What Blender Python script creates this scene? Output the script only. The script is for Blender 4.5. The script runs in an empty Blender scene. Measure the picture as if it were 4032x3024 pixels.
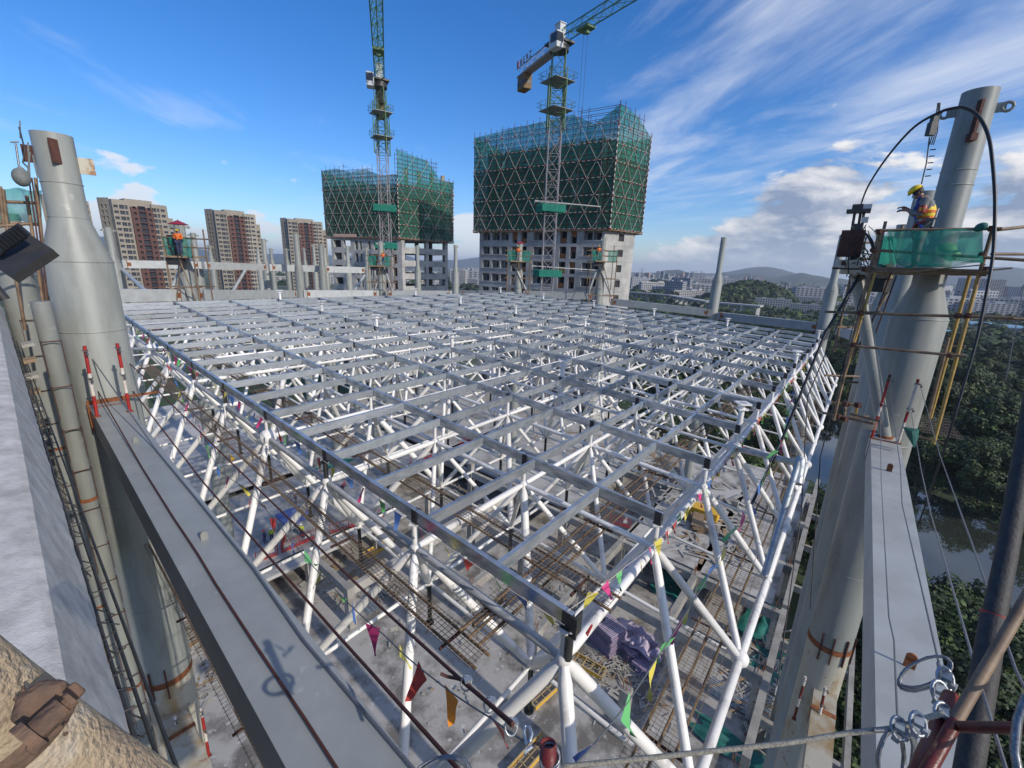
import bpy, math, random
from mathutils import Vector, Matrix, Quaternion
random.seed(7)
PI=math.pi
# ---------------------------------------------------------------- camera, calibrated: the eye is the origin
FPX=1721.0; PITCH=math.radians(15.1); ROLL=math.radians(2.027)
GZ=-45.0                       # level of the plain below the site
sc=bpy.context.scene
col=sc.collection
cp,sp,cr,sr=math.cos(PITCH),math.sin(PITCH),math.cos(ROLL),math.sin(ROLL)
cam=bpy.data.cameras.new('camera'); cam.sensor_width=36.0; cam.lens=36.0*FPX/4032; cam.clip_end=30000; cam.clip_start=0.05
co=bpy.data.objects.new('camera',cam); col.objects.link(co)
Xa=Vector((1,0,0)); Ua=Vector((0,sp,cp)); Fa=Vector((0,cp,-sp))
ri=Xa*cr+Ua*sr; up=-Xa*sr+Ua*cr
M=Matrix((ri,up,-Fa)).transposed().to_4x4(); co.matrix_world=M
sc.camera=co
# ---------------------------------------------------------------- sun and sky
SUN_AZ=math.radians(-41); SUN_EL=math.radians(29)
sd=Vector((math.cos(SUN_AZ)*math.cos(SUN_EL),math.sin(SUN_AZ)*math.cos(SUN_EL),math.sin(SUN_EL)))
sl=bpy.data.lights.new('sun','SUN'); sl.energy=3.7; sl.angle=math.radians(0.53); sl.color=(1,.93,.82)
so=bpy.data.objects.new('sun',sl); col.objects.link(so); so.rotation_euler=(-sd).to_track_quat('-Z','Y').to_euler()
so.location=(60,-60,60)
w=bpy.data.worlds.new('World'); sc.world=w; w.use_nodes=True
def world():
    nt=w.node_tree; N=nt.nodes; L=nt.links; N.clear()
    out=N.new('ShaderNodeOutputWorld'); bg=N.new('ShaderNodeBackground'); L.new(bg.outputs[0],out.inputs[0])
    sky=N.new('ShaderNodeTexSky'); sky.sky_type='NISHITA'; sky.sun_disc=False; sky.sun_elevation=SUN_EL
    sky.sun_rotation=PI/2-SUN_AZ; sky.air_density=1.0; sky.dust_density=.6; sky.ozone_density=2.5; sky.altitude=50
    def mth(op,a,b=None,c=None,cl=False):
        n=N.new('ShaderNodeMath'); n.operation=op; n.use_clamp=cl
        for i,v in enumerate((a,b,c)):
            if v is None: continue
            if isinstance(v,(int,float)): n.inputs[i].default_value=v
            else: L.new(v,n.inputs[i])
        return n.outputs[0]
    def mp(v,a,b,c=0,d=1,sm=True):
        n=N.new('ShaderNodeMapRange'); n.interpolation_type='SMOOTHSTEP' if sm else 'LINEAR'
        L.new(v,n.inputs[0]); n.inputs[1].default_value=a; n.inputs[2].default_value=b; n.inputs[3].default_value=c; n.inputs[4].default_value=d
        return n.outputs[0]
    def noise(vec,s,det=6,rough=.55,dist=0):
        n=N.new('ShaderNodeTexNoise'); L.new(vec,n.inputs['Vector']); n.inputs['Scale'].default_value=s; n.inputs['Detail'].default_value=det
        n.inputs['Roughness'].default_value=rough; n.inputs['Distortion'].default_value=dist; return n.outputs[0]
    def vec(x,y,z):
        n=N.new('ShaderNodeCombineXYZ')
        for i,v in enumerate((x,y,z)):
            if isinstance(v,(int,float)): n.inputs[i].default_value=v
            else: L.new(v,n.inputs[i])
        return n.outputs[0]
    def mix(f,a,b):
        n=N.new('ShaderNodeMix'); n.data_type='RGBA'
        if isinstance(f,(int,float)): n.inputs[0].default_value=f
        else: L.new(f,n.inputs[0])
        for i,v in ((6,a),(7,b)):
            if isinstance(v,tuple): n.inputs[i].default_value=v+(1,)
            else: L.new(v,n.inputs[i])
        return n.outputs[2]
    tc=N.new('ShaderNodeTexCoord'); sx=N.new('ShaderNodeSeparateXYZ'); L.new(tc.outputs['Generated'],sx.inputs[0])
    x,y,z=sx.outputs
    hs=N.new('ShaderNodeHueSaturation'); L.new(sky.outputs[0],hs.inputs['Color']); hs.inputs['Saturation'].default_value=1.36; hs.inputs['Value'].default_value=.133
    base=mix(1.0,hs.outputs[0],(.86,.96,1.22)); N[base.node.name].blend_type='MULTIPLY'
    az=mth('ARCTAN2',x,y)                          # 0 = ahead, + = right
    zc=mth('MAXIMUM',z,0.03)
    px=mth('DIVIDE',x,zc); py=mth('DIVIDE',y,zc)
    # high thin cloud: planar map, combed along one direction
    a=math.radians(103)
    u=mth('ADD',mth('MULTIPLY',px,math.cos(a)),mth('MULTIPLY',py,math.sin(a)))
    v=mth('SUBTRACT',mth('MULTIPLY',py,math.cos(a)),mth('MULTIPLY',px,math.sin(a)))
    cv=vec(mth('MULTIPLY',u,.44),mth('MULTIPLY',v,1.05),3.3)
    big=noise(vec(mth('MULTIPLY',px,.55),mth('MULTIPLY',py,.42),8.7),1.0,3,.5)
    fine=noise(cv,1.35,10,.62,.5)
    right=mp(az,-.1,.62)
    thr=mth('SUBTRACT',.625,mth('MULTIPLY',right,.15))
    cir=mth('MULTIPLY',mp(mth('ADD',mth('MULTIPLY',fine,.62),mth('MULTIPLY',big,.38)),0.0,1.0,0,1,False),1.0)
    cir=mth('DIVIDE',mth('SUBTRACT',cir,mth('SUBTRACT',thr,.09)),.24,cl=True)
    cir=mth('MULTIPLY',cir,mp(z,.06,.16))
    cir=mth('POWER',cir,1.35)
    base=mix(mth('MULTIPLY',cir,.80),base,(.80,.86,.97))
    # heaped cloud low on the right
    sv=vec(mth('MULTIPLY',az,6.0),mth('MULTIPLY',z,13),1.4)
    n1=noise(sv,1.0,9,.56,.25); n2=noise(vec(mth('ADD',mth('MULTIPLY',az,6.0),.18),mth('ADD',mth('MULTIPLY',z,13),.30),1.4),1.0,9,.56,.25)
    prof=mth('ADD',mp(az,.12,.55,.04,.215),0)       # how high the bank reaches
    hgt=mth('SUBTRACT',prof,z)
    lit=mth('ADD',n1,mth('MULTIPLY',hgt,2.6))
    den=mp(lit,.60,.68)
    den=mth('MULTIPLY',den,mp(z,.004,.03,.35,1))
    shade=mth('MULTIPLY',mth('SUBTRACT',n1,n2),5.0)
    shade=mth('ADD',shade,mp(lit,.60,.95,.62,.0,False),cl=True)
    cc=mix(shade,(.26,.33,.48),(.98,.96,.95))
    base=mix(mth('MULTIPLY',den,.93),base,cc)
    # small heaps far off on the left
    n3=noise(vec(mth('MULTIPLY',az,8.0),mth('MULTIPLY',z,17),5.2),1.0,8,.5)
    lf=mth('MULTIPLY',mp(mth('ADD',n3,mth('MULTIPLY',mth('SUBTRACT',.10,z),2.6)),.56,.62),mp(az,.25,.05))
    base=mix(mth('MULTIPLY',lf,.85),base,(.86,.90,.96))
    # pale air just over the horizon
    base=mix(mp(z,.10,-.02,0,.55),base,(.60,.72,.86))
    L.new(base,bg.inputs[0]); bg.inputs[1].default_value=1.0
world()
sc.view_settings.view_transform='Standard'; sc.view_settings.look='None'; sc.view_settings.gamma=1
sc.view_settings.exposure=0.0; sc.view_settings.use_curve_mapping=False
sc.render.engine='CYCLES'
# ---------------------------------------------------------------- calibration helpers: a pixel of the survey photograph -> a point
def ray(X,Y):
    x=X-2016; y=-(Y-1512); xr=x*cr-y*sr; yr=x*sr+y*cr
    return Vector((xr,FPX*cp+yr*sp,-FPX*sp+yr*cp))
def U(X,Y,z):
    r=ray(X,Y); return r*(z/r.z)
def H(X,Y,d):                  # at horizontal distance d
    r=ray(X,Y); return r*(d/math.hypot(r.x,r.y))
def S(X,Y,d):                  # at slant distance d
    return ray(X,Y).normalized()*d
def zat(xy,Y):                 # height over the point xy that is seen on row Y
    lo,hi=-80,90
    for _ in range(40):
        m=(lo+hi)/2; dd=xy[1]*cp-m*sp; uu=xy[1]*sp+m*cp
        yy=1512-(-FPX*xy[0]/dd*sr+FPX*uu/dd*cr)
        if yy>Y: lo=m
        else: hi=m
    return (lo+hi)/2
KS=.6686
MOD=4.487*KS
ga,gb=math.radians(51.9),math.radians(139.6)
DA=Vector((math.cos(ga),math.sin(ga),0)); DB=Vector((math.cos(gb),math.sin(gb),0))
def ztop(i,j): return (-7.05-.0134*i+.1649*j-.0011*i*i+.0021*j*j)*KS
def G(i,j,z): return Vector((1.14*KS,6.558*KS,0))+DA*i*MOD+DB*j*MOD+Vector((0,0,z))
def W(i,j,dz=0): return G(i,j,ztop(i,j)+dz)
# ---------------------------------------------------------------- materials
def mat(name,c,rough=.6,metal=0,c2=None,scale=3,bump=0,bscale=None,c3=None,stretch=(1,1,1),det=6,lo=.35,hi=.65,alpha=None,spec=None,scuff=None):
    m=bpy.data.materials.new(name); m.use_nodes=True; nt=m.node_tree; N=nt.nodes; L=nt.links
    b=N['Principled BSDF']; b.inputs['Roughness'].default_value=rough; b.inputs['Metallic'].default_value=metal
    b.inputs['Base Color'].default_value=c+(1,)
    if spec is not None: b.inputs['Specular IOR Level'].default_value=spec
    if c2 or bump:
        g=N.new('ShaderNodeNewGeometry'); mpn=N.new('ShaderNodeMapping'); mpn.inputs['Scale'].default_value=stretch
        L.new(g.outputs['Position'],mpn.inputs[0])
    if c2:
        n=N.new('ShaderNodeTexNoise'); n.inputs['Scale'].default_value=scale; n.inputs['Detail'].default_value=det; n.inputs['Roughness'].default_value=.62
        L.new(mpn.outputs[0],n.inputs[0])
        r=N.new('ShaderNodeValToRGB'); L.new(n.outputs[0],r.inputs[0]); e=r.color_ramp.elements
        e[0].position=lo; e[1].position=hi; e[0].color=c2+(1,); e[1].color=c+(1,)
        if c3: k=e.new((lo+hi)/2+.04); k.color=c3+(1,)
        oi=N.new('ShaderNodeObjectInfo'); q0=N.new('ShaderNodeMapRange'); L.new(oi.outputs['Random'],q0.inputs[0]); q0.inputs[3].default_value=.80; q0.inputs[4].default_value=1.08
        vm=N.new('ShaderNodeVectorMath'); vm.operation='SCALE'; L.new(r.outputs[0],vm.inputs[0]); L.new(q0.outputs[0],vm.inputs['Scale']); L.new(vm.outputs[0],b.inputs['Base Color'])
        if scuff:
            n3=N.new('ShaderNodeTexNoise'); n3.inputs['Scale'].default_value=scuff[1]; n3.inputs['Detail'].default_value=9; n3.inputs['Roughness'].default_value=.68; L.new(g.outputs['Position'],n3.inputs[0])
            q3=N.new('ShaderNodeMapRange'); L.new(n3.outputs[0],q3.inputs[0]); q3.inputs[1].default_value=scuff[2]; q3.inputs[2].default_value=scuff[2]+.05; q3.inputs[4].default_value=scuff[3]
            m3=N.new('ShaderNodeMix'); m3.data_type='RGBA'; L.new(q3.outputs[0],m3.inputs[0]); L.new(vm.outputs[0],m3.inputs[6]); m3.inputs[7].default_value=scuff[0]+(1,); L.new(m3.outputs[2],b.inputs['Base Color'])
        if metal>.2:
            q=N.new('ShaderNodeMapRange'); L.new(n.outputs[0],q.inputs[0]); q.inputs[1].default_value=.3; q.inputs[2].default_value=.7; q.inputs[3].default_value=min(.95,rough+.2); q.inputs[4].default_value=max(.1,rough-.12)
            L.new(q.outputs[0],b.inputs['Roughness'])
    if bump:
        n=N.new('ShaderNodeTexNoise'); n.inputs['Scale'].default_value=bscale or scale*4; n.inputs['Detail'].default_value=8
        L.new(mpn.outputs[0],n.inputs[0]); bu=N.new('ShaderNodeBump'); bu.inputs['Strength'].default_value=bump; bu.inputs['Distance'].default_value=.02
        L.new(n.outputs[0],bu.inputs['Height']); L.new(bu.outputs[0],b.inputs['Normal'])
    if alpha is not None:
        t=N.new('ShaderNodeBsdfTransparent'); mx=N.new('ShaderNodeMixShader'); L.new(t.outputs[0],mx.inputs[1]); L.new(b.outputs[0],mx.inputs[2])
        # a woven net: threads with gaps
        g=N.new('ShaderNodeNewGeometry'); n=N.new('ShaderNodeTexNoise'); n.inputs['Scale'].default_value=alpha[2]; n.inputs['Detail'].default_value=4
        L.new(g.outputs['Position'],n.inputs[0]); q=N.new('ShaderNodeMapRange'); L.new(n.outputs[0],q.inputs[0]); q.inputs[1].default_value=.35; q.inputs[2].default_value=.65
        q.inputs[3].default_value=alpha[0]; q.inputs[4].default_value=alpha[1]; L.new(q.outputs[0],mx.inputs[0])
        tr=N.new('ShaderNodeBsdfTranslucent'); tr.inputs[0].default_value=c+(1,); m2=N.new('ShaderNodeMixShader'); m2.inputs[0].default_value=.45
        L.new(b.outputs[0],m2.inputs[1]); L.new(tr.outputs[0],m2.inputs[2]); L.new(m2.outputs[0],mx.inputs[2])
        L.new(mx.outputs[0],N['Material Output'].inputs[0])
    return m
Mt={}
Mt['mast']=mat('mast paint',(.275,.285,.262),.42,0,(.19,.195,.172),2.4,.05,30,stretch=(1,1,.22),lo=.28,hi=.55,scuff=((.42,.42,.38),3.5,.63,.55))
Mt['mastlow']=mat('weathered primer paint',(.47,.44,.36),.55,0,(.34,.23,.11),1.3,.05,30,stretch=(1,1,.35),lo=.33,hi=.5,scuff=((.24,.10,.03),2.5,.60,.8))
Mt['beam']=mat('grey box beam paint',(.29,.305,.305),.45,0,(.23,.245,.245),1.4,.04,40,scuff=((.42,.43,.42),5,.63,.5))
Mt['beam2']=mat('pale box beam paint',(.44,.455,.445),.45,0,(.35,.36,.35),1.7,.04,40,scuff=((.30,.22,.14),4,.68,.6))
Mt['rust']=mat('rust',(.30,.10,.03),.85,0,(.13,.045,.02),9,.3,60)
Mt['drust']=mat('dark rust',(.12,.045,.03),.85,0,(.06,.025,.02),14,.3,80)
Mt['white']=mat('white tube paint',(.80,.78,.75),.4,0,(.55,.53,.50),2.2,.05,25,lo=.32,hi=.46,scuff=((.34,.27,.21),5,.66,.55))
Mt['grimy']=mat('grimy white paint',(.50,.50,.48),.5,0,(.30,.30,.30),3,.05,25)
Mt['galv']=mat('galvanised steel',(.66,.68,.70),.40,.72,(.36,.39,.41),2.2,.06,9,stretch=(1,1,3),lo=.38,hi=.6)
Mt['galv2']=mat('dull galvanised steel',(.50,.53,.55),.46,.6,(.30,.33,.35),4,.05,12)
Mt['dark']=mat('dark steel',(.035,.037,.04),.5,.2,(.06,.055,.05),8)
Mt['weight']=mat('dull ochre weight',(.24,.145,.05),.7,0,(.16,.10,.05),2)
Mt['poled']=mat('shadow dark pole',(.055,.05,.047),.65,0,(.03,.028,.027),30,.2,90)  # the shadow on the pole is put into its near-black base colour
Mt['black']=mat('black rubber',(.012,.012,.014),.45)
Mt['conc']=mat('concrete',(.44,.425,.40),.85,0,(.27,.255,.235),.35,.3,12,c3=(.40,.385,.36),lo=.38,hi=.58,scuff=((.15,.14,.12),.6,.62,.6))
Mt['concl']=mat('pale concrete',(.38,.355,.31),.85,0,(.21,.195,.17),.7,.25,12,lo=.3,hi=.6)
Mt['concd']=mat('stained concrete',(.44,.415,.38),.85,0,(.17,.155,.135),.33,.3,10,c3=(.38,.355,.32),lo=.38,hi=.54,scuff=((.55,.54,.51),1.6,.60,.7))
Mt['concb']=mat('raw concrete frame',(.42,.41,.385),.85,0,(.28,.275,.265),.35,.2,3,scuff=((.5,.49,.46),.3,.57,.5))
Mt['cement']=mat('rough mortar',(.52,.52,.52),.9,0,(.38,.38,.39),7,1.0,60,lo=.35,hi=.6)
Mt['red']=mat('red paint',(.42,.025,.02),.45,0,(.25,.02,.02),12)
Mt['whp']=mat('white band paint',(.70,.66,.60),.5,0,(.5,.42,.36),12)
Mt['maroon']=mat('maroon painted pipe',(.17,.02,.016),.38,0,(.10,.02,.015),16,.1,60)
Mt['yel']=mat('yellow scaffold tube',(.50,.31,.055),.55,0,(.30,.19,.07),6,.1,40)
Mt['bam']=mat('rusty scaffold tube',(.25,.17,.10),.6,0,(.13,.08,.05),7,.1,40)
Mt['tan']=mat('ochre rusty tube',(.235,.15,.075),.65,0,(.10,.065,.045),6,.1,40,lo=.3,hi=.55)
Mt['mesh']=mat('rebar mesh',(.22,.17,.13),.7,.2,(.14,.10,.08),6)
Mt['rope']=mat('brown coated rope',(.10,.03,.022),.7,0,(.06,.02,.015),90)
Mt['wire']=mat('steel wire rope',(.34,.35,.36),.4,.7,(.15,.15,.16),160)
Mt['tanrope']=mat('tan rope',(.44,.41,.33),.7,0,(.2,.18,.14),120)
Mt['net']=mat('green safety net',(.035,.33,.24),.8,alpha=(.55,.82,2.5))
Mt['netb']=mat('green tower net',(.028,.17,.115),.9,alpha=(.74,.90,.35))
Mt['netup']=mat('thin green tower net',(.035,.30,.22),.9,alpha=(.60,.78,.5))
Mt['brace']=mat('pale brace tube',(.36,.37,.34),.5)
Mt['glass']=mat('dark glass',(.03,.035,.045),.15)
Mt['room_shade']=mat('painted room shade',(.03,.03,.03),.9)  # near-black colour stands in for the shade of unlit rooms
Mt['orange']=mat('orange formwork board',(.26,.10,.035),.7)
Mt['ocre']=mat('yellow sign board',(.42,.24,.04),.6)
Mt['cream']=mat('cream facade',(.31,.275,.225),.8,0,(.25,.22,.18),.2)
Mt['brick']=mat('brick red facade',(.135,.06,.047),.8,0,(.10,.05,.042),.2)
Mt['cityw']=mat('pale city wall',(.50,.49,.47),.8,0,(.34,.33,.32),.03)
Mt['cityg']=mat('grey city wall',(.34,.35,.38),.8,0,(.28,.29,.32),.02)
Mt['cityr']=mat('pink city wall',(.48,.32,.26),.8)
Mt['roofb']=mat('blue shed roof',(.16,.30,.42),.5)
Mt['bark']=mat('bark',(.09,.07,.05),.9)
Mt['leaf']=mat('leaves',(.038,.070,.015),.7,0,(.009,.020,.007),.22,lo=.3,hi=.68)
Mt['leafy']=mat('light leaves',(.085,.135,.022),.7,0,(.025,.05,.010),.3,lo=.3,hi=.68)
Mt['yelbin']=mat('yellow bin paint',(.62,.36,.02),.5)
Mt['wood']=mat('timber',(.34,.24,.14),.8,0,(.2,.13,.08),3)
Mt['woody']=mat('fresh timber',(.52,.38,.18),.8,0,(.4,.28,.12),5)
Mt['purple']=mat('lilac wrapped sheets',(.40,.33,.42),.5,0,(.22,.16,.27),5,stretch=(1,1,6))
Mt['tarp']=mat('green tarpaulin',(.015,.17,.14),.7,0,(.01,.10,.085),1.5,.4,4)
Mt['blue']=mat('blue canvas',(.10,.13,.30),.7)
for k,c in (('fy',(.68,.58,.10)),('fr',(.50,.06,.05)),('fb',(.08,.18,.48)),('fg',(.14,.48,.16)),('fp',(.60,.05,.20)),('fo',(.85,.30,.03))):
    Mt[k]=mat('flag '+k,c,.6)
Mt['skin']=mat('skin',(.28,.14,.085),.5); Mt['hair']=mat('hair',(.02,.015,.012),.6)
Mt['shirt']=mat('grey shirt',(.22,.23,.23),.8,0,(.16,.17,.17),9); Mt['trous']=mat('grey trousers',(.20,.21,.20),.8,0,(.12,.13,.12),6)
Mt['vest']=mat('yellow vest',(.72,.50,.02),.6); Mt['vesto']=mat('orange vest band',(.65,.14,.02),.6); Mt['helm']=mat('yellow helmet',(.80,.55,.02),.3)
Mt['helmr']=mat('red helmet',(.6,.04,.03),.3); Mt['helmw']=mat('white helmet',(.8,.8,.8),.3); Mt['navy']=mat('navy clothes',(.03,.04,.09),.8)
Mt['hiv']=mat('lime vest',(.45,.55,.05),.6); Mt['strap']=mat('blue strap',(.02,.05,.42),.6); Mt['umb']=mat('maroon umbrella',(.30,.02,.04),.6)
Mt['crg']=mat('crane green paint',(.12,.20,.07),.5,0,(.07,.15,.09),2); Mt['crgr']=mat('crane grey paint',(.26,.24,.25),.5)
Mt['crt']=mat('crane jib paint',(.07,.20,.13),.5); Mt['cab']=mat('crane cab panels',(.50,.52,.52),.4); Mt['ltr']=mat('dark lettering',(.04,.04,.06),.6)
# ---------------------------------------------------------------- mesh builder
class MB:
    def __init__(s): s.v=[]; s.f=[]; s.m=[]; s.cm=0; s.sm=[]
    def add(s,v,f,smooth=False):
        o=len(s.v); s.v+= [tuple(p) for p in v]; s.f+=[tuple(i+o for i in q) for q in f]; s.m+=[s.cm]*len(f); s.sm+=[smooth]*len(f); return s
    def quad(s,a,b,c,d): return s.add([a,b,c,d],[(0,1,2,3)])
    def boxm(s,c,ax,ay,az):    # centre and three half vectors
        c=Vector(c); P=[c+ax*i+ay*j+az*k for k in(-1,1) for j in(-1,1) for i in(-1,1)]
        F=[(0,2,3,1),(4,5,7,6),(0,1,5,4),(2,6,7,3),(0,4,6,2),(1,3,7,5)]
        if ax.cross(ay).dot(az)<0: F=[q[::-1] for q in F]
        return s.add(P,F)
    def box(s,c,sx,sy,sz,rz=0):
        a=Vector((math.cos(rz),math.sin(rz),0)); b=Vector((-math.sin(rz),math.cos(rz),0))
        return s.boxm(c,a*sx/2,b*sy/2,Vector((0,0,sz/2)))
    def bar(s,p,q,wd,ht,upv=(0,0,1)):   # a box from p to q
        p=Vector(p);q=Vector(q); d=(q-p); l=d.length; d=d/l; u=Vector(upv); sd_=d.cross(u)
        if sd_.length<1e-4: sd_=d.cross(Vector((1,0,0)))
        sd_.normalize(); u=sd_.cross(d).normalized(); return s.boxm((p+q)/2,sd_*wd/2,d*l/2,u*ht/2)
    def tube(s,pts,r,n=8,cap=True,smooth=True):
        pts=[Vector(p) for p in pts]; R=r if isinstance(r,(list,tuple)) else [r]*len(pts)
        V=[];F=[];prev=None
        for i,p in enumerate(pts):
            d=(pts[min(i+1,len(pts)-1)]-pts[max(i-1,0)])
            if d.length<1e-9: d=Vector((0,0,1))
            d.normalize()
            if prev is None:
                a=d.cross(Vector((0,0,1)));
                if a.length<.05: a=d.cross(Vector((1,0,0)))
            else: a=prev-d*prev.dot(d)
            a.normalize(); prev=a; b=d.cross(a)
            for k in range(n):
                t=2*PI*k/n; V.append(p+(a*math.cos(t)+b*math.sin(t))*R[i])
        for i in range(len(pts)-1):
            for k in range(n):
                F.append((i*n+k,i*n+(k+1)%n,(i+1)*n+(k+1)%n,(i+1)*n+k))
        s.add(V,F,smooth)
        if cap:
            m=len(V); s.add([V[k] for k in range(n)],[tuple(range(n))[::-1]]); s.add([V[m-n+k] for k in range(n)],[tuple(range(n))])
        return s
    def lathe(s,c,prof,n=24,cap=True):   # prof: (r,z)
        return s.tube([Vector(c)+Vector((0,0,z)) for r,z in prof],[max(r,1e-4) for r,z in prof],n,cap)
    def ball(s,c,r,n=10,m=6,sc3=(1,1,1)):
        c=Vector(c);V=[];F=[]
        for i in range(m+1):
            t=PI*i/m
            for k in range(n):
                a=2*PI*k/n; V.append(c+Vector((math.sin(t)*math.cos(a)*sc3[0],math.sin(t)*math.sin(a)*sc3[1],math.cos(t)*sc3[2]))*r)
        for i in range(m):
            for k in range(n): F.append((i*n+k,(i+1)*n+k,(i+1)*n+(k+1)%n,i*n+(k+1)%n))
        return s.add(V,F,True)
    def mesh(s,name,mats,shift=None):
        me=bpy.data.meshes.new(name); v=s.v
        if shift is not None: v=[(a-shift[0],b-shift[1],c-shift[2]) for a,b,c in v]
        me.from_pydata(v,[],s.f)
        for m in (mats if isinstance(mats,(list,tuple)) else [mats]): me.materials.append(Mt[m] if isinstance(m,str) else m)
        me.polygons.foreach_set('material_index',s.m); me.polygons.foreach_set('use_smooth',s.sm); me.update(); return me
def tag(o,label=None,cat=None,group=None,kind=None):
    for k,v in (('label',label),('category',cat),('group',group),('kind',kind)):
        if v: o[k]=v
    return o
def thing(name,label,cat,loc=(0,0,0),group=None):
    o=bpy.data.objects.new(name,None); col.objects.link(o); o.location=loc; o.empty_display_size=.2
    return tag(o,label,cat,group)
def wl(o):                     # world location of an unrotated thing or part
    v=Vector(o.location)
    while o.parent: o=o.parent; v=v+Vector(o.location)
    return v
def part(name,mb,m,parent=None,kind=None,label=None):
    xs=[p[0] for p in mb.v]; ys=[p[1] for p in mb.v]; zs=[p[2] for p in mb.v]
    c=Vector(((min(xs)+max(xs))/2,(min(ys)+max(ys))/2,min(zs) if parent is None else (min(zs)+max(zs))/2))
    me=mb.mesh(name,m,c); o=bpy.data.objects.new(name,me); col.objects.link(o)
    if parent is not None: o.parent=parent; o.location=c-wl(parent)
    else: o.location=c
    return tag(o,label=label,kind=kind)
def solo(name,mb,m,label,cat,group=None): return tag(part(name,mb,m),label,cat,group)
def inst(name,me,p,q,r,parent,r2=None):      # a unit mesh laid from p to q
    p=Vector(p);q=Vector(q); d=q-p; o=bpy.data.objects.new(name,me); col.objects.link(o); o.parent=parent
    o.location=p-wl(parent); o.rotation_mode='QUATERNION'; o.rotation_quaternion=d.to_track_quat('Z','Y'); o.scale=(r,r2 or r,d.length); return o
def place(name,me,loc,parent,sc_=(1,1,1),rz=0):
    o=bpy.data.objects.new(name,me); col.objects.link(o); o.parent=parent; o.location=Vector(loc)-(wl(parent) if parent else Vector()); o.scale=sc_; o.rotation_euler=(0,0,rz); return o
def copy_tree(o,parent=None):
    c=o.copy(); col.objects.link(c); c.parent=parent
    for ch in list(o.children): copy_tree(ch,c)
    return c
def unit_tube(name,m,n=8,taper=False,ends=.6):
    b=MB()
    if taper: b.tube([(0,0,0),(0,0,.015),(0,0,.075),(0,0,.925),(0,0,.985),(0,0,1)],[ends*.8,ends,1,1,ends,ends*.8],n,False)
    else: b.tube([(0,0,0),(0,0,1)],1,n,True)
    return b.mesh(name,m)
UT={k:unit_tube('tube_'+k,k,8) for k in ('white','galv','galv2','grimy','dark','yel','bam','tan','red','mesh','brace','crg','crgr','crt','beam','drust','concb')}
UTT=unit_tube('tapered_tube','white',10,True); UTG=unit_tube('tapered_grimy_tube','grimy',10,True)
def lerp(a,b,t): return Vector(a)*(1-t)+Vector(b)*t
def sagline(P,sag,n=10):       # polyline through P with a little slack between
    out=[]
    for a,b in zip(P[:-1],P[1:]):
        for k in range(n):
            t=k/n; p=lerp(a,b,t); p.z-=sag*4*t*(1-t)*(Vector(b)-Vector(a)).length; out.append(p)
    out.append(Vector(P[-1])); return out
HD=1.1e-4
# ================================================================ THE SETTING
def terrain():
    # plain with a river channel: a fan of cells, near ones fine
    m=bpy.data.materials.new('ground'); m.use_nodes=True; N=m.node_tree.nodes; L=m.node_tree.links; b=N['Principled BSDF']; b.inputs['Roughness'].default_value=.95
    g=N.new('ShaderNodeNewGeometry'); n=N.new('ShaderNodeTexNoise'); n.inputs['Scale'].default_value=.011; n.inputs['Detail'].default_value=9; L.new(g.outputs['Position'],n.inputs[0])
    r=N.new('ShaderNodeValToRGB'); L.new(n.outputs[0],r.inputs[0]); e=r.color_ramp.elements; e[0].position=.38; e[0].color=(.03,.05,.018,1); e[1].position=.62; e[1].color=(.17,.16,.14,1)
    k=e.new(.5); k.color=(.05,.075,.03,1); L.new(r.outputs[0],b.inputs['Base Color']); Mt['ground']=m
    mb=MB(); R=[0,60,120,200,320,500,800,1300,2200,4000,7000,12000]; n_=48
    for i,rr in enumerate(R):
        for k in range(n_):
            a=2*PI*k/n_; mb.v.append((rr*math.cos(a),rr*math.sin(a),GZ))
    for i in range(len(R)-1):
        for k in range(n_): mb.f.append((i*n_+k,i*n_+(k+1)%n_,(i+1)*n_+(k+1)%n_,(i+1)*n_+k)) if i else mb.f.append((0,n_+(k)%n_,n_+(k+1)%n_))
    mb.m=[0]*len(mb.f); mb.sm=[False]*len(mb.f)
    part('ground',mb,'ground',kind='structure')
terrain()
RIV_N=[(3060,1880),(3190,1890),(3330,1990),(3480,2150),(3640,2295),(3860,2330),(4040,2440),(4400,2700)]   # near bank, as seen
RIV_F=[(3060,1630),(3190,1625),(3330,1665),(3480,1800),(3640,1930),(3860,2030),(4040,2130),(4400,2160)]
def river():
    m=bpy.data.materials.new('river water'); m.use_nodes=True; N=m.node_tree.nodes; L=m.node_tree.links; b=N['Principled BSDF']
    b.inputs['Base Color'].default_value=(.03,.035,.025,1); b.inputs['Roughness'].default_value=.04; b.inputs['IOR'].default_value=1.6; b.inputs['Specular IOR Level'].default_value=.9
    n=N.new('ShaderNodeTexNoise'); n.inputs['Scale'].default_value=.8; g=N.new('ShaderNodeNewGeometry'); L.new(g.outputs['Position'],n.inputs[0]); bu=N.new('ShaderNodeBump'); bu.inputs['Strength'].default_value=.08; L.new(n.outputs[0],bu.inputs['Height']); L.new(bu.outputs[0],b.inputs['Normal'])
    Mt['water']=m; mb=MB(); a=[U(x,y,GZ+.05) for x,y in RIV_N]; c=[U(x,y,GZ+.05) for x,y in RIV_F]
    for i in range(len(a)-1): mb.quad(a[i],a[i+1],c[i+1],c[i])
    part('river',mb,'water',kind='structure')
river()
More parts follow.
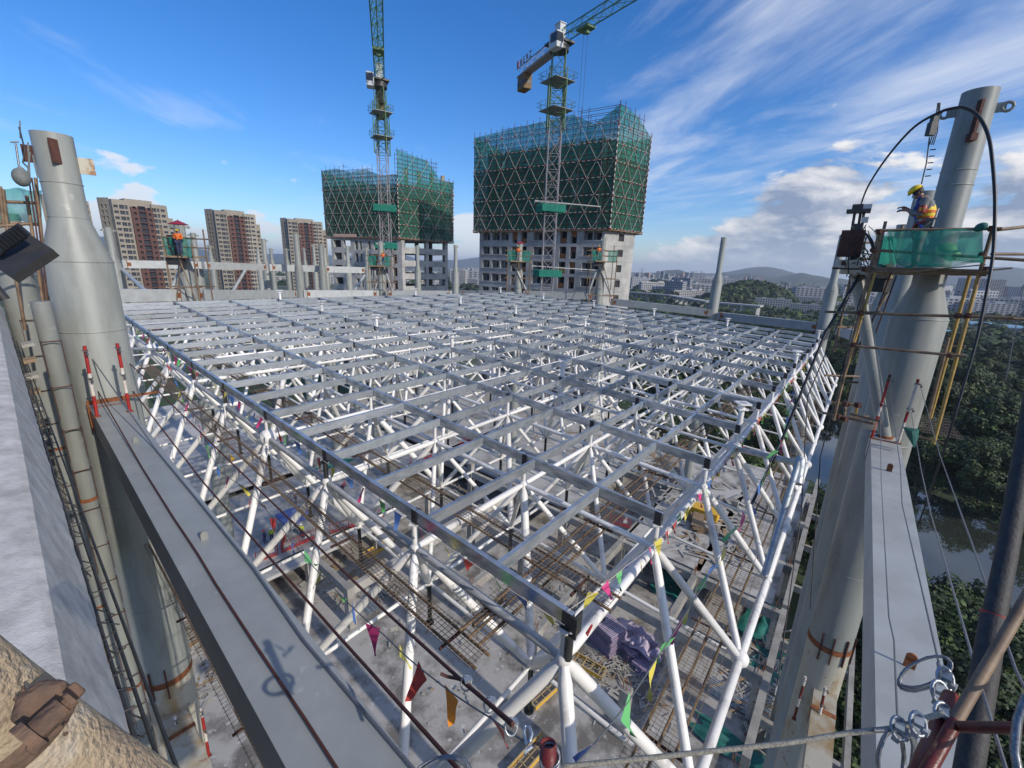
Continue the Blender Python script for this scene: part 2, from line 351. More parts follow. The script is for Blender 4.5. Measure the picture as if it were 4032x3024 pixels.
def hills():
    Mt['hill']=mat('far wooded hills',(.040,.062,.050),.95,0,(.03,.045,.035),.004)
    def ridge(az0,az1,d,h,seed,name,peaks=()):
        rnd=random.Random(seed); ph=[rnd.uniform(0,6) for _ in range(6)]; mb=MB(); n=90; rows=6
        for i in range(n+1):
            t=i/n; az=az0+(az1-az0)*t; e=.5+.22*math.sin(7*t*PI+ph[0])+.14*math.sin(17*t+ph[1])+.07*math.sin(41*t+ph[2])+.04*math.sin(93*t+ph[3])
            for (c,wd,a) in peaks: e+=a*math.exp(-((az-c)/wd)**2)
            e*=min(1,8*t,8*(1-t))
            for j in range(rows):
                s=j/(rows-1); dd=d*(1+.22*(s-.5)); z=GZ+h*e*math.sin(PI*s)**1.3*(1+.05*math.sin(30*s+9*t)); a=math.radians(az)
                mb.v.append((dd*math.sin(a),dd*math.cos(a),z))
        for i in range(n):
            for j in range(rows-1): mb.f.append((i*rows+j,(i+1)*rows+j,(i+1)*rows+j+1,i*rows+j+1))
        mb.m=[0]*len(mb.f); mb.sm=[True]*len(mb.f); part(name,mb,'hill',kind='structure')
    ridge(10,75,6500,105,3,'hills',((46.5,3.2,1.35),(28.5,2.2,.5)))
    ridge(14,40,4200,72,5,'hills',((32,2.0,.5),))
    ridge(-60,12,8200,230,9,'hills',((-16,3,.6),(-40,4,.5)))
    ridge(36,52,3600,50,13,'hills')
hills()
# ---------------------------------------------------------------- podium: floors, beams, square columns
ZS=-30.0; ZL=-34.5
def slab(name,poly,z,th,m):
    mb=MB(); n=len(poly); T=[(p[0],p[1],z) for p in poly]; Bt=[(p[0],p[1],z-th) for p in poly]
    mb.add(T,[tuple(range(n))]); mb.add(Bt,[tuple(range(n))[::-1]])
    for i in range(n): mb.quad(Bt[i],Bt[(i+1)%n],T[(i+1)%n],T[i])
    return mb
def gpoly(pts,z): return [G(i,j,z) for i,j in pts]
part('lower_floor',slab('f',gpoly([(-14,-.6),(26,-.6),(26,34),(-14,34)],0),ZL,.3,'concd'),'concd',kind='structure')
part('upper_floor',slab('f',gpoly([(-12,13.4),(8.6,12.4),(8.6,19.0),(-12,19.0)],0),ZS,.35,'conc'),'conc',kind='structure')
part('upper_floor',slab('f',gpoly([(-12,19.02),(9.4,19.02),(9.4,34),(-12,34)],0),ZS+1.0,.4,'conc'),'conc',kind='structure')
part('upper_floor',slab('f',gpoly([(13.0,-.2),(24,-.2),(24,4.9),(13.0,4.9)],0),ZS,.35,'concd'),'concd',kind='structure')
part('upper_floor',slab('f',gpoly([(13.2,7.7),(24,7.7),(24,26),(13.2,26)],0),ZS,.35,'conc'),'conc',kind='structure')
part('upper_floor',slab('f',gpoly([(8.62,15.8),(13.0,15.8),(13.0,26),(8.62,26)],0),ZS-.6,.35,'conc'),'conc',kind='structure')
# control joints and the strip of yard beyond the parapet
bt=thing('podium_frame','bare concrete frame of beams and square columns standing under the white roof truss','concrete frame',G(10,5,ZL))
gi=[1.6,4.4,7.2,10.0,12.8,15.6,18.4,21.2]; gj=[-.4,2.1,4.9,7.6,10.4,13.2,16.0]
cm=MB().box((0,0,.5),.75,.75,1).mesh('column','concl')
def colm(i,j,top):
    p=G(i,j,ZL); o=place('column',cm,p,bt,(1,1,top-ZL),ga)
for i in gi:
    for j in gj:
        if (i<7 and j<10) or (i<3 and j<13): continue
        if j<1 and i<8: continue
        colm(i,j,ZS+ (1.2 if (int(i*10+j*10)%5==0) else .05))
def fbeam(a,b,z=ZS,wd=.55,ht=.95,m='concl'):
    mb=MB().bar(G(a[0],a[1],z-ht/2+.02),G(b[0],b[1],z-ht/2+.02),wd,ht); part('floor_beam',mb,m,bt)
for i,j0,j1 in ((10.0,-.4,10.4),(12.8,-.4,16),(15.6,-.4,16),(7.2,4.9,13.2),(18.4,-.4,10),(4.4,10.4,13.2)):
    fbeam((i,j0),(i,j1),ZS-.04*(i%3))
for j,i0,i1 in ((2.1,10,21),(4.9,7.2,21),(7.6,7.2,21),(10.4,4.4,21),(13.2,-6,8.2),(16.0,8.7,20)):
    fbeam((i0,j),(i1,j),ZS-.02)
b=MB()
for i0,i1 in ((7.3,9.9),(10.1,12.7),(12.9,15.5),(15.7,18.3),(18.5,24)): b.bar(G(i0,-.55,ZS+.1),G(i1,-.55,ZS+.1),.5,1.3)
part('parapet_beam',b,'concl',bt)
b=MB().bar(G(7.3,-2.3,ZS-1.2),G(24,-2.3,ZS-1.2),.35,.9); 
for i in (9,12,15,18,21): b.bar(G(i,-2.3,ZS-1.2),G(i,-.6,ZS-1.2),.35,.7)
part('outrigger_beam',b,'concl',bt)
# starter bars standing up out of columns and beams
b=MB(); rnd=random.Random(4)
for i in gi[2:]:
    for j in gj:
        for k in range(6):
            p=G(i+rnd.uniform(-.1,.1),j+rnd.uniform(-.1,.1),ZS); b.tube([p,p+Vector((rnd.uniform(-.1,.1),rnd.uniform(-.1,.1),rnd.uniform(.5,1.3)))],.02,3,False)
for k in range(260):
    i=rnd.uniform(7.5,24); p=G(i,-.4,ZS-.5); b.tube([p,p+DB*-rnd.uniform(.3,.9)+Vector((0,0,rnd.uniform(-.1,.5)))],.018,3,False)
part('rebar_stub',b,'rust',bt,kind='stuff')
# ---------------------------------------------------------------- the space truss
root=thing('space_frame_roof','huge white space frame roof of ball nodes and round tubes spanning the site','roof truss',W(6,5,-2.6))
NI,NJ=12,10; ZB=(-10.83+7.05)*KS
tops={(i,j):W(i,j) for i in range(NI+1) for j in range(NJ+1)}
bots={(i,j):W(i-.5,j-.5,ZB) for i in range(NI+2) for j in range(NJ+2)}
bm_=MB().ball((0,0,0),1,12,8); BALL=bm_.mesh('node_ball','white'); BALLG=MB().ball((0,0,0),1,12,8).mesh('node_ball_grey','grimy')
dist=lambda p:Vector(p).length
balls=[];chords=[];webs=[]
for (i,j),p in tops.items():
    r=.10
    if (i,j) in ((0,3),(3,0),(0,7),(7,0),(11,0)): r=.21
    balls.append((p,r,'t' if i>0 and j>0 else 'e'))
    for d in ((1,0),(0,1)):
        q=(i+d[0],j+d[1])
        if q in tops: chords.append((p,tops[q],.072 if (j==0 and d[0]) else (.066 if i==0 else .055),'g' if (i==0 and d[1]) else 'w'))
    for a in (0,1):
        for b_ in (0,1):
            rr=.075 if (i==0 or j==0) else .058
            if (i,j)==(0,0): rr=.092
            if (i+j*3+a*2+b_)%4==0 and i and j: rr=.085
            webs.append((p,bots[(i+a,j+b_)],rr,'w'))
for (i,j),p in bots.items():
    e=(j==0 or i==0); balls.append((p,(.17 if (j==0 and i%2==0 and i>1) else .11) if e else .085,'b'))
    for d in ((1,0),(0,1)):
        q=(i+d[0],j+d[1])
        if q in bots: chords.append((p,bots[q],.085 if (j==0 and d[0]) else .042,'w'))
# doubled chord along the right edge, as built
for i in range(NI): chords.append((tops[(i,0)]+DB*.16+Vector((0,0,-.16)),tops[(i+1,0)]+DB*.16+Vector((0,0,-.16)),.05,'w'))
def mids(t): return (Vector(t[0])+Vector(t[1])).length/2
balls.sort(key=lambda t:dist(t[0])); chords.sort(key=mids); webs.sort(key=mids)
for p,r,k in balls[:300]: place('node_ball',BALL,p,root,(r,r,r))
mb=MB()
for p,r,k in balls[300:]: mb.ball(p,r,6,4)
part('far_node_balls',mb,'white',root,kind='stuff')
for nm,lst in (('chord_tube',chords),('web_tube',webs)):
    for p,q,r,k in lst[:300]: inst(nm,UTG if k=='g' else UTT,p,q,r,root)
    mb=MB()
    for p,q,r,k in lst[300:]: mb.tube([p,q],r,5,False)
    part('far_'+nm+'s',mb,'white',root,kind='stuff')
# dark hanger pipes under the lower nodes
hang=MB().tube([(0,0,0),(0,0,-1.02)],.05,8).tube([(0,0,-1.0),(0,0,-1.04)],.10,12).mesh('hanger_pipe','dark')
for (i,j),p in bots.items():
    if i>=1 and j>=1 and p.length<26: place('hanger_pipe',hang,p+Vector((0,0,-.08)),root)
# ---------------------------------------------------------------- purlins on posts
PZ=1.05*KS; pr=thing('purlin_grid','galvanised purlin grid laid in rectangles over the white roof truss','purlin grid',W(6,5,.2))
def cprof(h,wd,lip=.02,t=.006):   # a C section of unit length along z, with depth in -y
    mb=MB(); P=[(0,-h),(0,0),(wd,0),(wd,-lip),(wd-t,-lip),(wd-t,-t),(t,-t),(t,-h+t),(wd-t,-h+t),(wd-t,-h+lip),(wd,-h+lip),(wd,-h)]
    n=len(P); V=[(x,y,0) for x,y in P]+[(x,y,1) for x,y in P]; F=[(k,(k+1)%n,(k+1)%n+n,k+n) for k in range(n)]+[tuple(range(n))[::-1],tuple(range(n,2*n))]
    return mb.add(V,F)
MP=cprof(.20,.075).mesh('main_purlin','galv'); CP=[cprof(.19,.07).mesh('cross_purlin',m) for m in ('galv','galv2','galv')]
def along(nm,me,p,q,par):
    p=Vector(p);q=Vector(q); z=(q-p); L=z.length; z=z/L; y=Vector((0,0,1)); x=y.cross(z).normalized(); y=z.cross(x)
    o=bpy.data.objects.new(nm,me); col.objects.link(o); o.parent=par
    o.rotation_mode='QUATERNION'; o.rotation_quaternion=Matrix((x,y,z)).transposed().to_quaternion(); o.location=p-wl(par); o.scale=(1,1,L); return o
for i in range(NI+1):
    js=[-.03]+[k for k in range(1,NJ)]+[10.12]
    for a,b_ in zip(js[:-1],js[1:]): along('main_purlin',MP,W(i,b_-.004,PZ),W(i,a+.004,PZ),pr)
rnd=random.Random(11); AJ=[.385+.513*k for k in range(19)]+[10.1]
for k,j in enumerate(AJ):
    for i in range(NI):
        dz=rnd.uniform(-.004,.004); s=.012*(i%2)
        along('cross_purlin',CP[rnd.randrange(3)],W(i+.028,j+s,PZ-.006+dz),W(i+.995,j+s,PZ-.006-dz),pr)
# posts and cleats between the truss nodes and the purlins
post=MB(); post.tube([(0,0,0),(0,0,.86)],.052,8).box((0,0,.88),.16,.16,.02)
POST=post.mesh('support_post','white'); POSTD=MB().tube([(0,0,0),(0,0,.86)],.05,8).box((0,0,.88),.16,.16,.02).mesh('support_post_dark','dark')
cl=MB().box((-.012,0,.5),.010,.12,.9).box((.082,0,.5),.010,.12,.9).box((.03,.0,.0),.13,.14,.03); CLEAT=cl.mesh('cleat','dark')
for (i,j),p in tops.items():
    h=PZ-.28; o=place('support_post',POSTD if (i==0 and j in(2,4,5)) else POST,p+Vector((0,0,.05)),pr,(1,1,h/.9)); place('cleat',CLEAT,p+Vector((0,0,.05+h)),pr,(1,1,.25),gb-PI/2)
TP=MB().tube([(0,0,0),(0,0,.97)],.075,12).box((0,0,.985),.34,.34,.03).box((0,0,.86),.26,.26,.02).tube([(0,0,.98),(0,0,1.0)],.11,10).mesh('tall_post','white')
for i in (3,7,11):
    for j in (0,2,4,6,8,10):
        if (i,j) in tops: place('tall_post',TP,tops[(i,j)]+DA*.12,pr,(1,1,1.33))
# ---------------------------------------------------------------- steel masts
def mast(px,py,d,pyt,cone,label,R=.535,r=.30,zb=ZL,lugs=True,rings=(),nm=None,zt=None):
    p=H(px,py,d); xy=(p.x,p.y); zt=zat(xy,pyt) if zt is None else zt
    b0=Vector((p.x,p.y,zb)); t=thing('steel_mast',label,'steel mast',b0,'grey steel masts round the roof')
    mb=MB(); V=lambda z:(0,0,z)
    if cone: z0,z1=cone; prof=[(R,zb),(R,z0),(r,z1),(r,zt)]
    else: prof=[(R,zb),(R,zt)]
    mb.tube([(p.x,p.y,z) for _,z in prof],[q for q,_ in prof],48 if d<20 else 20)
    # open top: a rim set slightly into the end
    sh_=part('shaft',mb,'mast',t)
    wb=MB()
    for z in ([cone[0],cone[1]] if cone else [])+list(rings):
        rr=R if (not cone or z<=cone[0]) else r; wb.tube([(p.x,p.y,z-.016),(p.x,p.y,z),(p.x,p.y,z+.016)],[rr+.002,rr+.014,rr+.002],48 if d<20 else 20,False)
    if wb.v: part('weld_seam',wb,'mast',sh_)
    if lugs:
        rt=prof[-1][0]
        for k in range(3 if d<20 else 2):
            a=ga+PI*k+ (0 if k<2 else .9*PI-PI*2); u=Vector((math.cos(a),math.sin(a),0)); v=Vector((-u.y,u.x,0)); c=Vector((p.x,p.y,zt-.28))+u*(rt+.10)
            lb=MB().boxm(c,u*.12,v*.02,Vector((0,0,.10))); lb.tube([c+u*.12-v*.02,c+u*.12+v*.02],.10,12); part('lifting_lug',lb,'mast',t)
    return t,Vector((p.x,p.y,0)),zt
mL,pL,zLt=mast(202,529,12.8,529,(-.21,.62),'big grey steel mast at the left edge of the photo, necked near its top',rings=(1.25,-1.6,-5.5,-8.4),R=.54,r=.30,zb=-10.67,lugs=False)
mR,pR,zRt=mast(3650,1130,14.4,360,(-.87,-.14),'tall grey mast behind the worker in the yellow helmet',rings=(2.05,2.35,-4.0,-7.9),R=.535,r=.30,zb=-10.35,lugs=False)
# rust bands, weathered lower length
for p,z,t in ((pL,-10.67,mL),(pR,-10.35,mR)):
    mb=MB().tube([(p.x,p.y,-34.5),(p.x,p.y,z)],[.53,.53],40,False); part('weathered_base',mb,'mastlow',t)
    mb=MB().tube([(p.x,p.y,z-.12),(p.x,p.y,z+.06)],[.547,.547],40,False); part('rust_band',mb,'rust',t)
    mb=MB()
    for a in (-2.6,-2.1,-1.5,-.9): mb.box((p.x+.56*math.cos(a),p.y+.56*math.sin(a),z),.05,.03,.9,a)
    part('splice_plate',mb,'drust',t)
# plates at the left mast's head
mb=MB()
u=Vector((.75,.66,0)); v=Vector((-.66,.75,0))
part('head_plate',MB().boxm(pL+u*.40+Vector((0,0,1.62)),u*.13,v*.012,Vector((0,0,.15))),'mastlow',mL,label='pale rusty plate sticking out of the right side of the mast head')
part('head_plate',MB().boxm(pL-u*.36+Vector((0,0,1.72)),u*.09,v*.012,Vector((0,0,.15))),'drust',mL)
part('head_plate',MB().boxm(pL+Vector((0,0,1.78))+Vector((.26,-.26,0)).normalized()*.33,Vector((.018,.0,0)),Vector((0,.09,0)),Vector((0,0,.21))),'drust',mL)
# lugs of the right mast, one on each side
for s,a in ((1,-.62),(-1,-.62+PI)):
    u=Vector((math.cos(a),math.sin(a),0)); v=Vector((-u.y,u.x,0)); c=pR+Vector((0,0,3.55))+u*.36; lb=MB().boxm(c,u*.1,v*.02,Vector((0,0,.09)))
    R_=[c+u*.12+u*math.cos(t*PI/6)*.085+Vector((0,0,math.sin(t*PI/6)*.085)) for t in range(13)]; lb.tube(R_,.032,6,False); part('lifting_lug',lb,'mast',mR)
ud=Vector((-.55,-.83,0)).normalized(); part('rope_bracket',MB().boxm(pR+ud*.33+Vector((0,0,3.28)),Vector((.03,0,0)),Vector((0,.05,0)),Vector((0,0,.38))).box(pR+ud*.36+Vector((0,0,2.95)),.14,.12,.14),'drust',mR)
MA=[(3519,1250,21,755,(-1.4,-.55),'grey mast just left of and behind the worker, its shoulder hidden by the green net'),
 (3480,1200,32,885,(-1.4,-.4),'narrow grey mast third in the row behind the worker'),
 (2818,1153,55.4,935,(-.89,-.06),'slim pale mast standing alone in front of the wooded hill'),
 (3268,1171,50.7,925,(-1.23,-.45),'grey mast left of the hydraulic jack, at the far right corner of the roof'),
 (2043,1072,57,958,(-.9,-.2),'mast with a maroon umbrella and green nets in front of the right tower'),
 (2366,1072,57,935,(-.9,.2),'mast with scaffold platform at the lower right corner of the right tower'),
 (1794,1085,75,965,(-1.5,-.3),'lone slim mast in the gap between the two towers'),
 (1645,1070,78,966,(-1.4,-.4),'mast in front of the right wing of the left tower'),
 (1503,1090,61,951,(-1.9,-1.0),'thick mast with green nets in front of the left tower and its crane'),
 (1447,1075,74,975,(-1.5,-.6),'slim mast between the thick scaffolded mast and the short masts, left tower'),
 (1372,1060,82,968,(-1.2,-.4),'short slim mast above the upper beam left of the left tower crane'),
 (1282,1050,84,975,(-1.2,-.5),'short mast at the left foot of the left tower'),
 (733,1073,40,876,(-1.4,-.4),'thick mast with scaffold and red umbrella between two apartment towers'),
 (1178,1075,66,920,(-1.5,-.2),'thick mast in front of the third apartment tower'),
 (1048,1050,75,940,(-1.3,-.3),'slim mast just right of the second apartment tower'),
 (448,1020,60,895,(-1.3,-.3),'leaning-looking slim mast at the left of the first apartment tower'),
 (775,1030,66,917,(-1.3,-.3),'slim mast right of the man under the red umbrella'),
 (1268,1040,70,960,(-1.4,-.4),'slim mast right of the third apartment tower'),
 (1070,1020,110,978,(-1,-.2),'small distant mast between second and third apartment towers'),
 (1130,1020,112,978,(-1,-.2),'small distant mast on the left edge of the third apartment tower'),
 (1200,1020,114,976,(-1,-.2),'small distant mast before the brick strip of the third apartment tower'),
 (1018,1015,100,980,(-1,-.2),'small distant mast on the right edge of the second apartment tower'),
 (835,1040,95,965,(-1,-.2),'small distant mast under the second apartment tower'),
 (1238,1020,104,962,(-1,-.2),'small distant mast at the right corner of the third apartment tower')]
MP_={}
for k,a in enumerate(MA): MP_[k]=mast(a[0],a[1],a[2],a[3],a[4],a[5],R=.535 if a[2]<90 else .5,r=.30 if k not in (4,5,8,12,13) else .34)
# masts behind the big left one, cage ladders and rusty hoops on them
lm=[]
for px,py,d,lab in ((318,1843,11.6,'pale weathered pipe mast with wire hoops just left of the big left mast'),(205,1650,15.5,'weathered pipe mast second behind the big left mast')):
    p=H(px,py,d); t=thing('service_pipe',lab,'steel pipe',(p.x,p.y,-30)); lm.append((p,t))
    part('shaft',MB().tube([(p.x,p.y,-34.4),(p.x,p.y,-.9 if d<12 else .75)],.135 if d<12 else .3,24),'mast',t)
    for z in (-4.8,-9.6,-14): part('rust_ring',MB().tube([(p.x,p.y,z-.08),(p.x,p.y,z)],[.141 if d<12 else .306]*2,24,False),'rust',t)
    for k in range(16):
        z=-1.6-k*.85; q=Vector((p.x,p.y,z)); a=Vector((.62,-.5,0)); c=Vector((.5,.62,0)); e=.135 if d<12 else .3
        part('wire_hoop',MB().tube([q+a*e-c*.16,q+a*(e+.14)-c*.16,q+a*(e+.14)+c*.16,q+a*e+c*.16],.011,5,False).tube([q+a*(e+.14)-c*.16,q+a*(e+.14)-c*.16+Vector((0,0,-.6))],.008,4,False).tube([q+a*(e+.14)+c*.16,q+a*(e+.14)+c*.16+Vector((0,0,-.6))],.008,4,False),'drust',t)
# ---------------------------------------------------------------- box beams
def boxbeam(a,b,wd,ht,label,m='beam',ends=True):
    t=thing('box_beam',label,'steel beam',lerp(a,b,.5)-Vector((0,0,ht/2)),'grey box beams between the masts')
    a=Vector(a);b=Vector(b); d=(b-a).normalized(); part('girder',MB().bar(a+d*.36,b-d*.36,wd,ht),m,t)
    if ends:
        for p,s in ((a,1),(b,-1)):
            es=part('end_stub',MB().bar(p,p+d*s*.36,wd*1.0,ht*1.0),m,t)
            part('rust_plate',MB().bar(p+d*s*.34,p+d*s*.40,wd+.03,ht*1.12),'rust',es); part('rust_plate',MB().bar(p+d*s*.40,p+d*s*.70,wd+.02,ht*.45),'rust',es)
    return t
def L3(px,py,z): return U(px,py,z)
# left near beam: corners measured on its top face
zl=-3.05; a0=(L3(328,1574,zl)+L3(512,1595,zl))/2; a1=(L3(732,2300,zl)+L3(1000,2222,zl))/2; dl=(a1-a0).normalized(); dl.z=0
nl=Vector((dl.y,-dl.x,0)).normalized(); wl_=abs((L3(1000,2222,zl)-L3(732,2300,zl)).dot(nl))
t=thing('box_beam','wide grey box beam with rope lifelines running down the left of the photo','steel beam',lerp(a0,a1,.5)-Vector((0,0,.5)),'grey box beams between the masts')
LB0=a0; LB1=a0+dl*16.0
part('girder',MB().bar(a0+Vector((0,0,-.26)),LB1+Vector((0,0,-.26)),wl_,.52),'beam',t)
part('end_frame',MB().bar(a0-dl*.02+Vector((0,0,-.25)),a0+dl*.03+Vector((0,0,-.25)),wl_+.06,.58).bar(a0+dl*.28+Vector((0,0,-.255)),a0+dl*.31+Vector((0,0,-.255)),wl_+.012,.53).bar(a0+nl*.3+Vector((0,0,.06)),a0-nl*.9+Vector((0,0,.06)),.03,.05),'rust',t)
for s,off in ((3.0,.03),(6.8,.05)):
    c=a0+dl*s+nl*-off; b=MB().boxm(c+Vector((0,0,.035)),dl*.008*1.6,nl*.035,Vector((0,0,.035))); b.tube([c+dl*.013+Vector((0,0,.07)),c-dl*.013+Vector((0,0,.07))],.035,10); part('lifting_eye',b,'mast',t)
# right near beam
zr=-3.75; b0=(L3(3424,1716,zr)+L3(3553,1764,zr))/2; b1=(L3(3433,2300,zr)+L3(3659,2300,zr))/2; dr=(b1-b0).normalized(); dr.z=0; nr=Vector((-dr.y,dr.x,0)).normalized()
wr=abs((L3(3427,3024,zr)-L3(3770,3024,zr)).dot(nr)); t=thing('box_beam','broad pale grey box beam running towards the camera at the right','steel beam',lerp(b0,b1,.5)-Vector((0,0,.5)),'grey box beams between the masts')
RB0=b0; part('girder',MB().bar(b0+Vector((0,0,-.28)),b0+dr*17+Vector((0,0,-.28)),wr,.56),'beam2',t)
part('end_frame',MB().bar(b0-dr*.05+Vector((0,0,-.28)),b0-dr*.005+Vector((0,0,-.28)),wr+.02,.6),'rust',t)
part('end_stub',MB().bar(b0-dr*1.0+Vector((0,0,-.28)),b0-dr*.06+Vector((0,0,-.28)),wr,.56),'beam2',t)
for px,py in ((3500,1855),(3578,2627)):
    c=U(px,py,zr); b=MB().boxm(c+Vector((0,0,.06)),dr*.012,nr*.045,Vector((0,0,.06))); b.tube([c+dr*.012+Vector((0,0,.12)),c-dr*.012+Vector((0,0,.12))],.045,12); part('lifting_eye',b,'rust',t)
# lower beams on both big masts
t=thing('box_beam','weathered lower box beam at the foot of the big left mast','steel beam',pL+Vector((0,0,-13)),'grey box beams between the masts')
q=pL+Vector((.1,-.2,-11.9)); part('girder',MB().bar(q,q+dl*9,.58,.56),'mastlow',t); part('rust_plate',MB().bar(q+dl*1.0,q+dl*1.12,.60,.58),'rust',t)
t=thing('box_beam','weathered lower box beam at the foot of the big right mast','steel beam',pR+Vector((0,0,-13)),'grey box beams between the masts')
q=pR+Vector((0,-.3,-12.1)); part('girder',MB().bar(q,q+dr*9,.56,.56),'mastlow',t); part('rust_plate',MB().bar(q+dr*.9,q+dr*1.05,.58,.58),'rust',t)
# far ring beams
def far(px1,py1,d1,px2,py2,d2,label,wd=.6,ht=.85,ends=True,m='beam'):
    return boxbeam(H(px1,py1,d1),H(px2,py2,d2),wd,ht,label,m,ends)
far(2830,1243,55.0,3235,1289,50.7,'far box beam between the lone slim mast and the far corner mast',.6,.8)
far(2405,1188,56.4,2800,1232,55,'far box beam right of the scaffolded mast, in front of the green wood',.6,.8)
far(2060,1158,57,2340,1166,57,'far box beam before the concrete floors of the right tower',.6,.9)
far(1815,1158,60,2025,1158,57,'far box beam across the gap between the towers',.6,.9)
far(1520,1158,60,1780,1158,60,'far box beam before the right wing of the left tower',.6,.9,m='beam2')
far(1195,1157,58,1490,1157,60,'long pale far beam left of the thick scaffolded mast',.6,.9,m='beam2')
far(760,1162,40.5,1160,1157,58,'pale far beam between the umbrella mast and the third apartment tower mast',.6,.8,m='beam2')
far(400,1164,36,715,1162,39.6,'pale far beam from the big left mast to the umbrella mast',.6,.8,m='beam2')
far(480,1040,62,790,1044,64,'upper far beam in front of the first apartment tower',.5,.8,m='beam2')
far(800,1045,64,1050,1052,70,'upper far beam under the second apartment tower',.5,.85,m='beam2')
far(1060,1053,70,1270,1059,72,'upper far beam under the third apartment tower',.5,.9,m='beam2')
far(1275,1060,72,1440,1064,74,'upper far beam before the foot of the left tower',.5,.9,m='beam2')
far(3300,1300,50.5,3420,1335,40,'short far beam between the far corner mast and the masts behind the worker',.6,.8,m='beam2')
# diagonal props on the far frames
for k,(x1,y1,d1,x2,y2,d2) in enumerate(((480,1060,60,620,1190,45),(965,1065,66,915,1150,62),(1435,1085,70,1385,1160,60),(715,1055,40,675,1140,40),(738,1050,40,790,1140,41),(1510,1060,61,1472,1145,61),(1515,1060,61,1545,1145,61),(2024,1042,56.5,2070,1140,56.5),(2358,1042,56.5,2405,1160,56.5),(2350,1060,56.5,2318,1150,56.5))):
    solo('diagonal_prop',MB().tube([H(x1,y1,d1),H(x2,y2,d2)],.17 if k<3 else .13,10),'beam2',
     ['long diagonal prop beside the first apartment tower','diagonal prop under the second apartment tower','diagonal prop at the foot of the left tower','left strut under the man with the red umbrella','right strut under the man with the red umbrella','left strut of the mast before the left tower','right strut of the mast before the left tower','strut of the mast with the maroon umbrella','right strut of the mast at the right tower corner','left strut of the mast at the right tower corner'][k],'strut','diagonal struts of the far masts')
# ================================================================ BUILDINGS
def facade(P0,P1,z0,z1,ops,dep):
    """front wall with real openings and their reveals; outward is to the right of P0->P1 seen from above"""
    P0=Vector((P0[0],P0[1],0));P1=Vector((P1[0],P1[1],0)); Lw=(P1-P0).length; d=(P1-P0)/Lw; inn=Vector((-d.y,d.x,0)); mb=MB()
    us=sorted({0,Lw}|{round(o[0],3) for o in ops}|{round(o[1],3) for o in ops}); vs=sorted({0,z1-z0}|{round(o[2],3) for o in ops}|{round(o[3],3) for o in ops})
    us=[u for u in us if 0<=u<=Lw]; vs=[v for v in vs if 0<=v<=z1-z0]
    pt=lambda u,v,e=0:P0+d*u+inn*e+Vector((0,0,z0+v))
    opn=set()
    for o in ops:
        for i in range(len(us)-1):
            if us[i]>=o[0]-.002 and us[i+1]<=o[1]+.002:
                for j in range(len(vs)-1):
                    if vs[j]>=o[2]-.002 and vs[j+1]<=o[3]+.002: opn.add((i,j))
    for i in range(len(us)-1):
        j=0
        while j<len(vs)-1:
            if (i,j) in opn: j+=1; continue
            k=j
            while k<len(vs)-1 and (i,k) not in opn: k+=1
            mb.quad(pt(us[i],vs[j]),pt(us[i+1],vs[j]),pt(us[i+1],vs[k]),pt(us[i],vs[k])); j=k
    for o in ops:
        u0,u1,v0,v1=o; e=dep
        mb.quad(pt(u0,v0),pt(u0,v0,e),pt(u1,v0,e),pt(u1,v0)); mb.quad(pt(u0,v1),pt(u1,v1),pt(u1,v1,e),pt(u0,v1,e))
        mb.quad(pt(u0,v0),pt(u0,v1),pt(u0,v1,e),pt(u0,v0,e)); mb.quad(pt(u1,v0),pt(u1,v0,e),pt(u1,v1,e),pt(u1,v1))
    return mb,pt
def windows(pt,ops,dep,par,m,name='window',limit=300,frame=None):
    me={}
    n=0; rest=MB()
    for u0,u1,v0,v1 in ops:
        key=(round(u1-u0,2),round(v1-v0,2)); a=pt(u0,v0,dep); b=pt(u1,v0,dep); c=pt(u0,v1,dep)
        ctr=(a+b)/2+Vector((0,0,(v1-v0)/2))
        if n<limit:
            if key not in me:
                d=(b-a).normalized(); inn=Vector((-d.y,d.x,0)); mb=MB(); mb.boxm((0,0,0),d*key[0]/2,inn*.03,Vector((0,0,key[1]/2)))
                if frame:
                    mb.cm=1
                    for s in (-1,0,1): mb.boxm(d*s*(key[0]/2-.04)-inn*.05,d*.035,inn*.03,Vector((0,0,key[1]/2)))
                    for s in (-1,1): mb.boxm(Vector((0,0,s*(key[1]/2-.04)))-inn*.052,d*key[0]/2,inn*.028,Vector((0,0,.035)))
                me[key]=mb.mesh(name,[m,frame] if frame else m)
            o=bpy.data.objects.new(name,me[key]); col.objects.link(o); o.parent=par; o.location=ctr-wl(par); n+=1
        else: rest.quad(a,b,b+Vector((0,0,v1-v0)),c)
    if rest.v: part('far_windows',rest,m,par,kind='stuff')
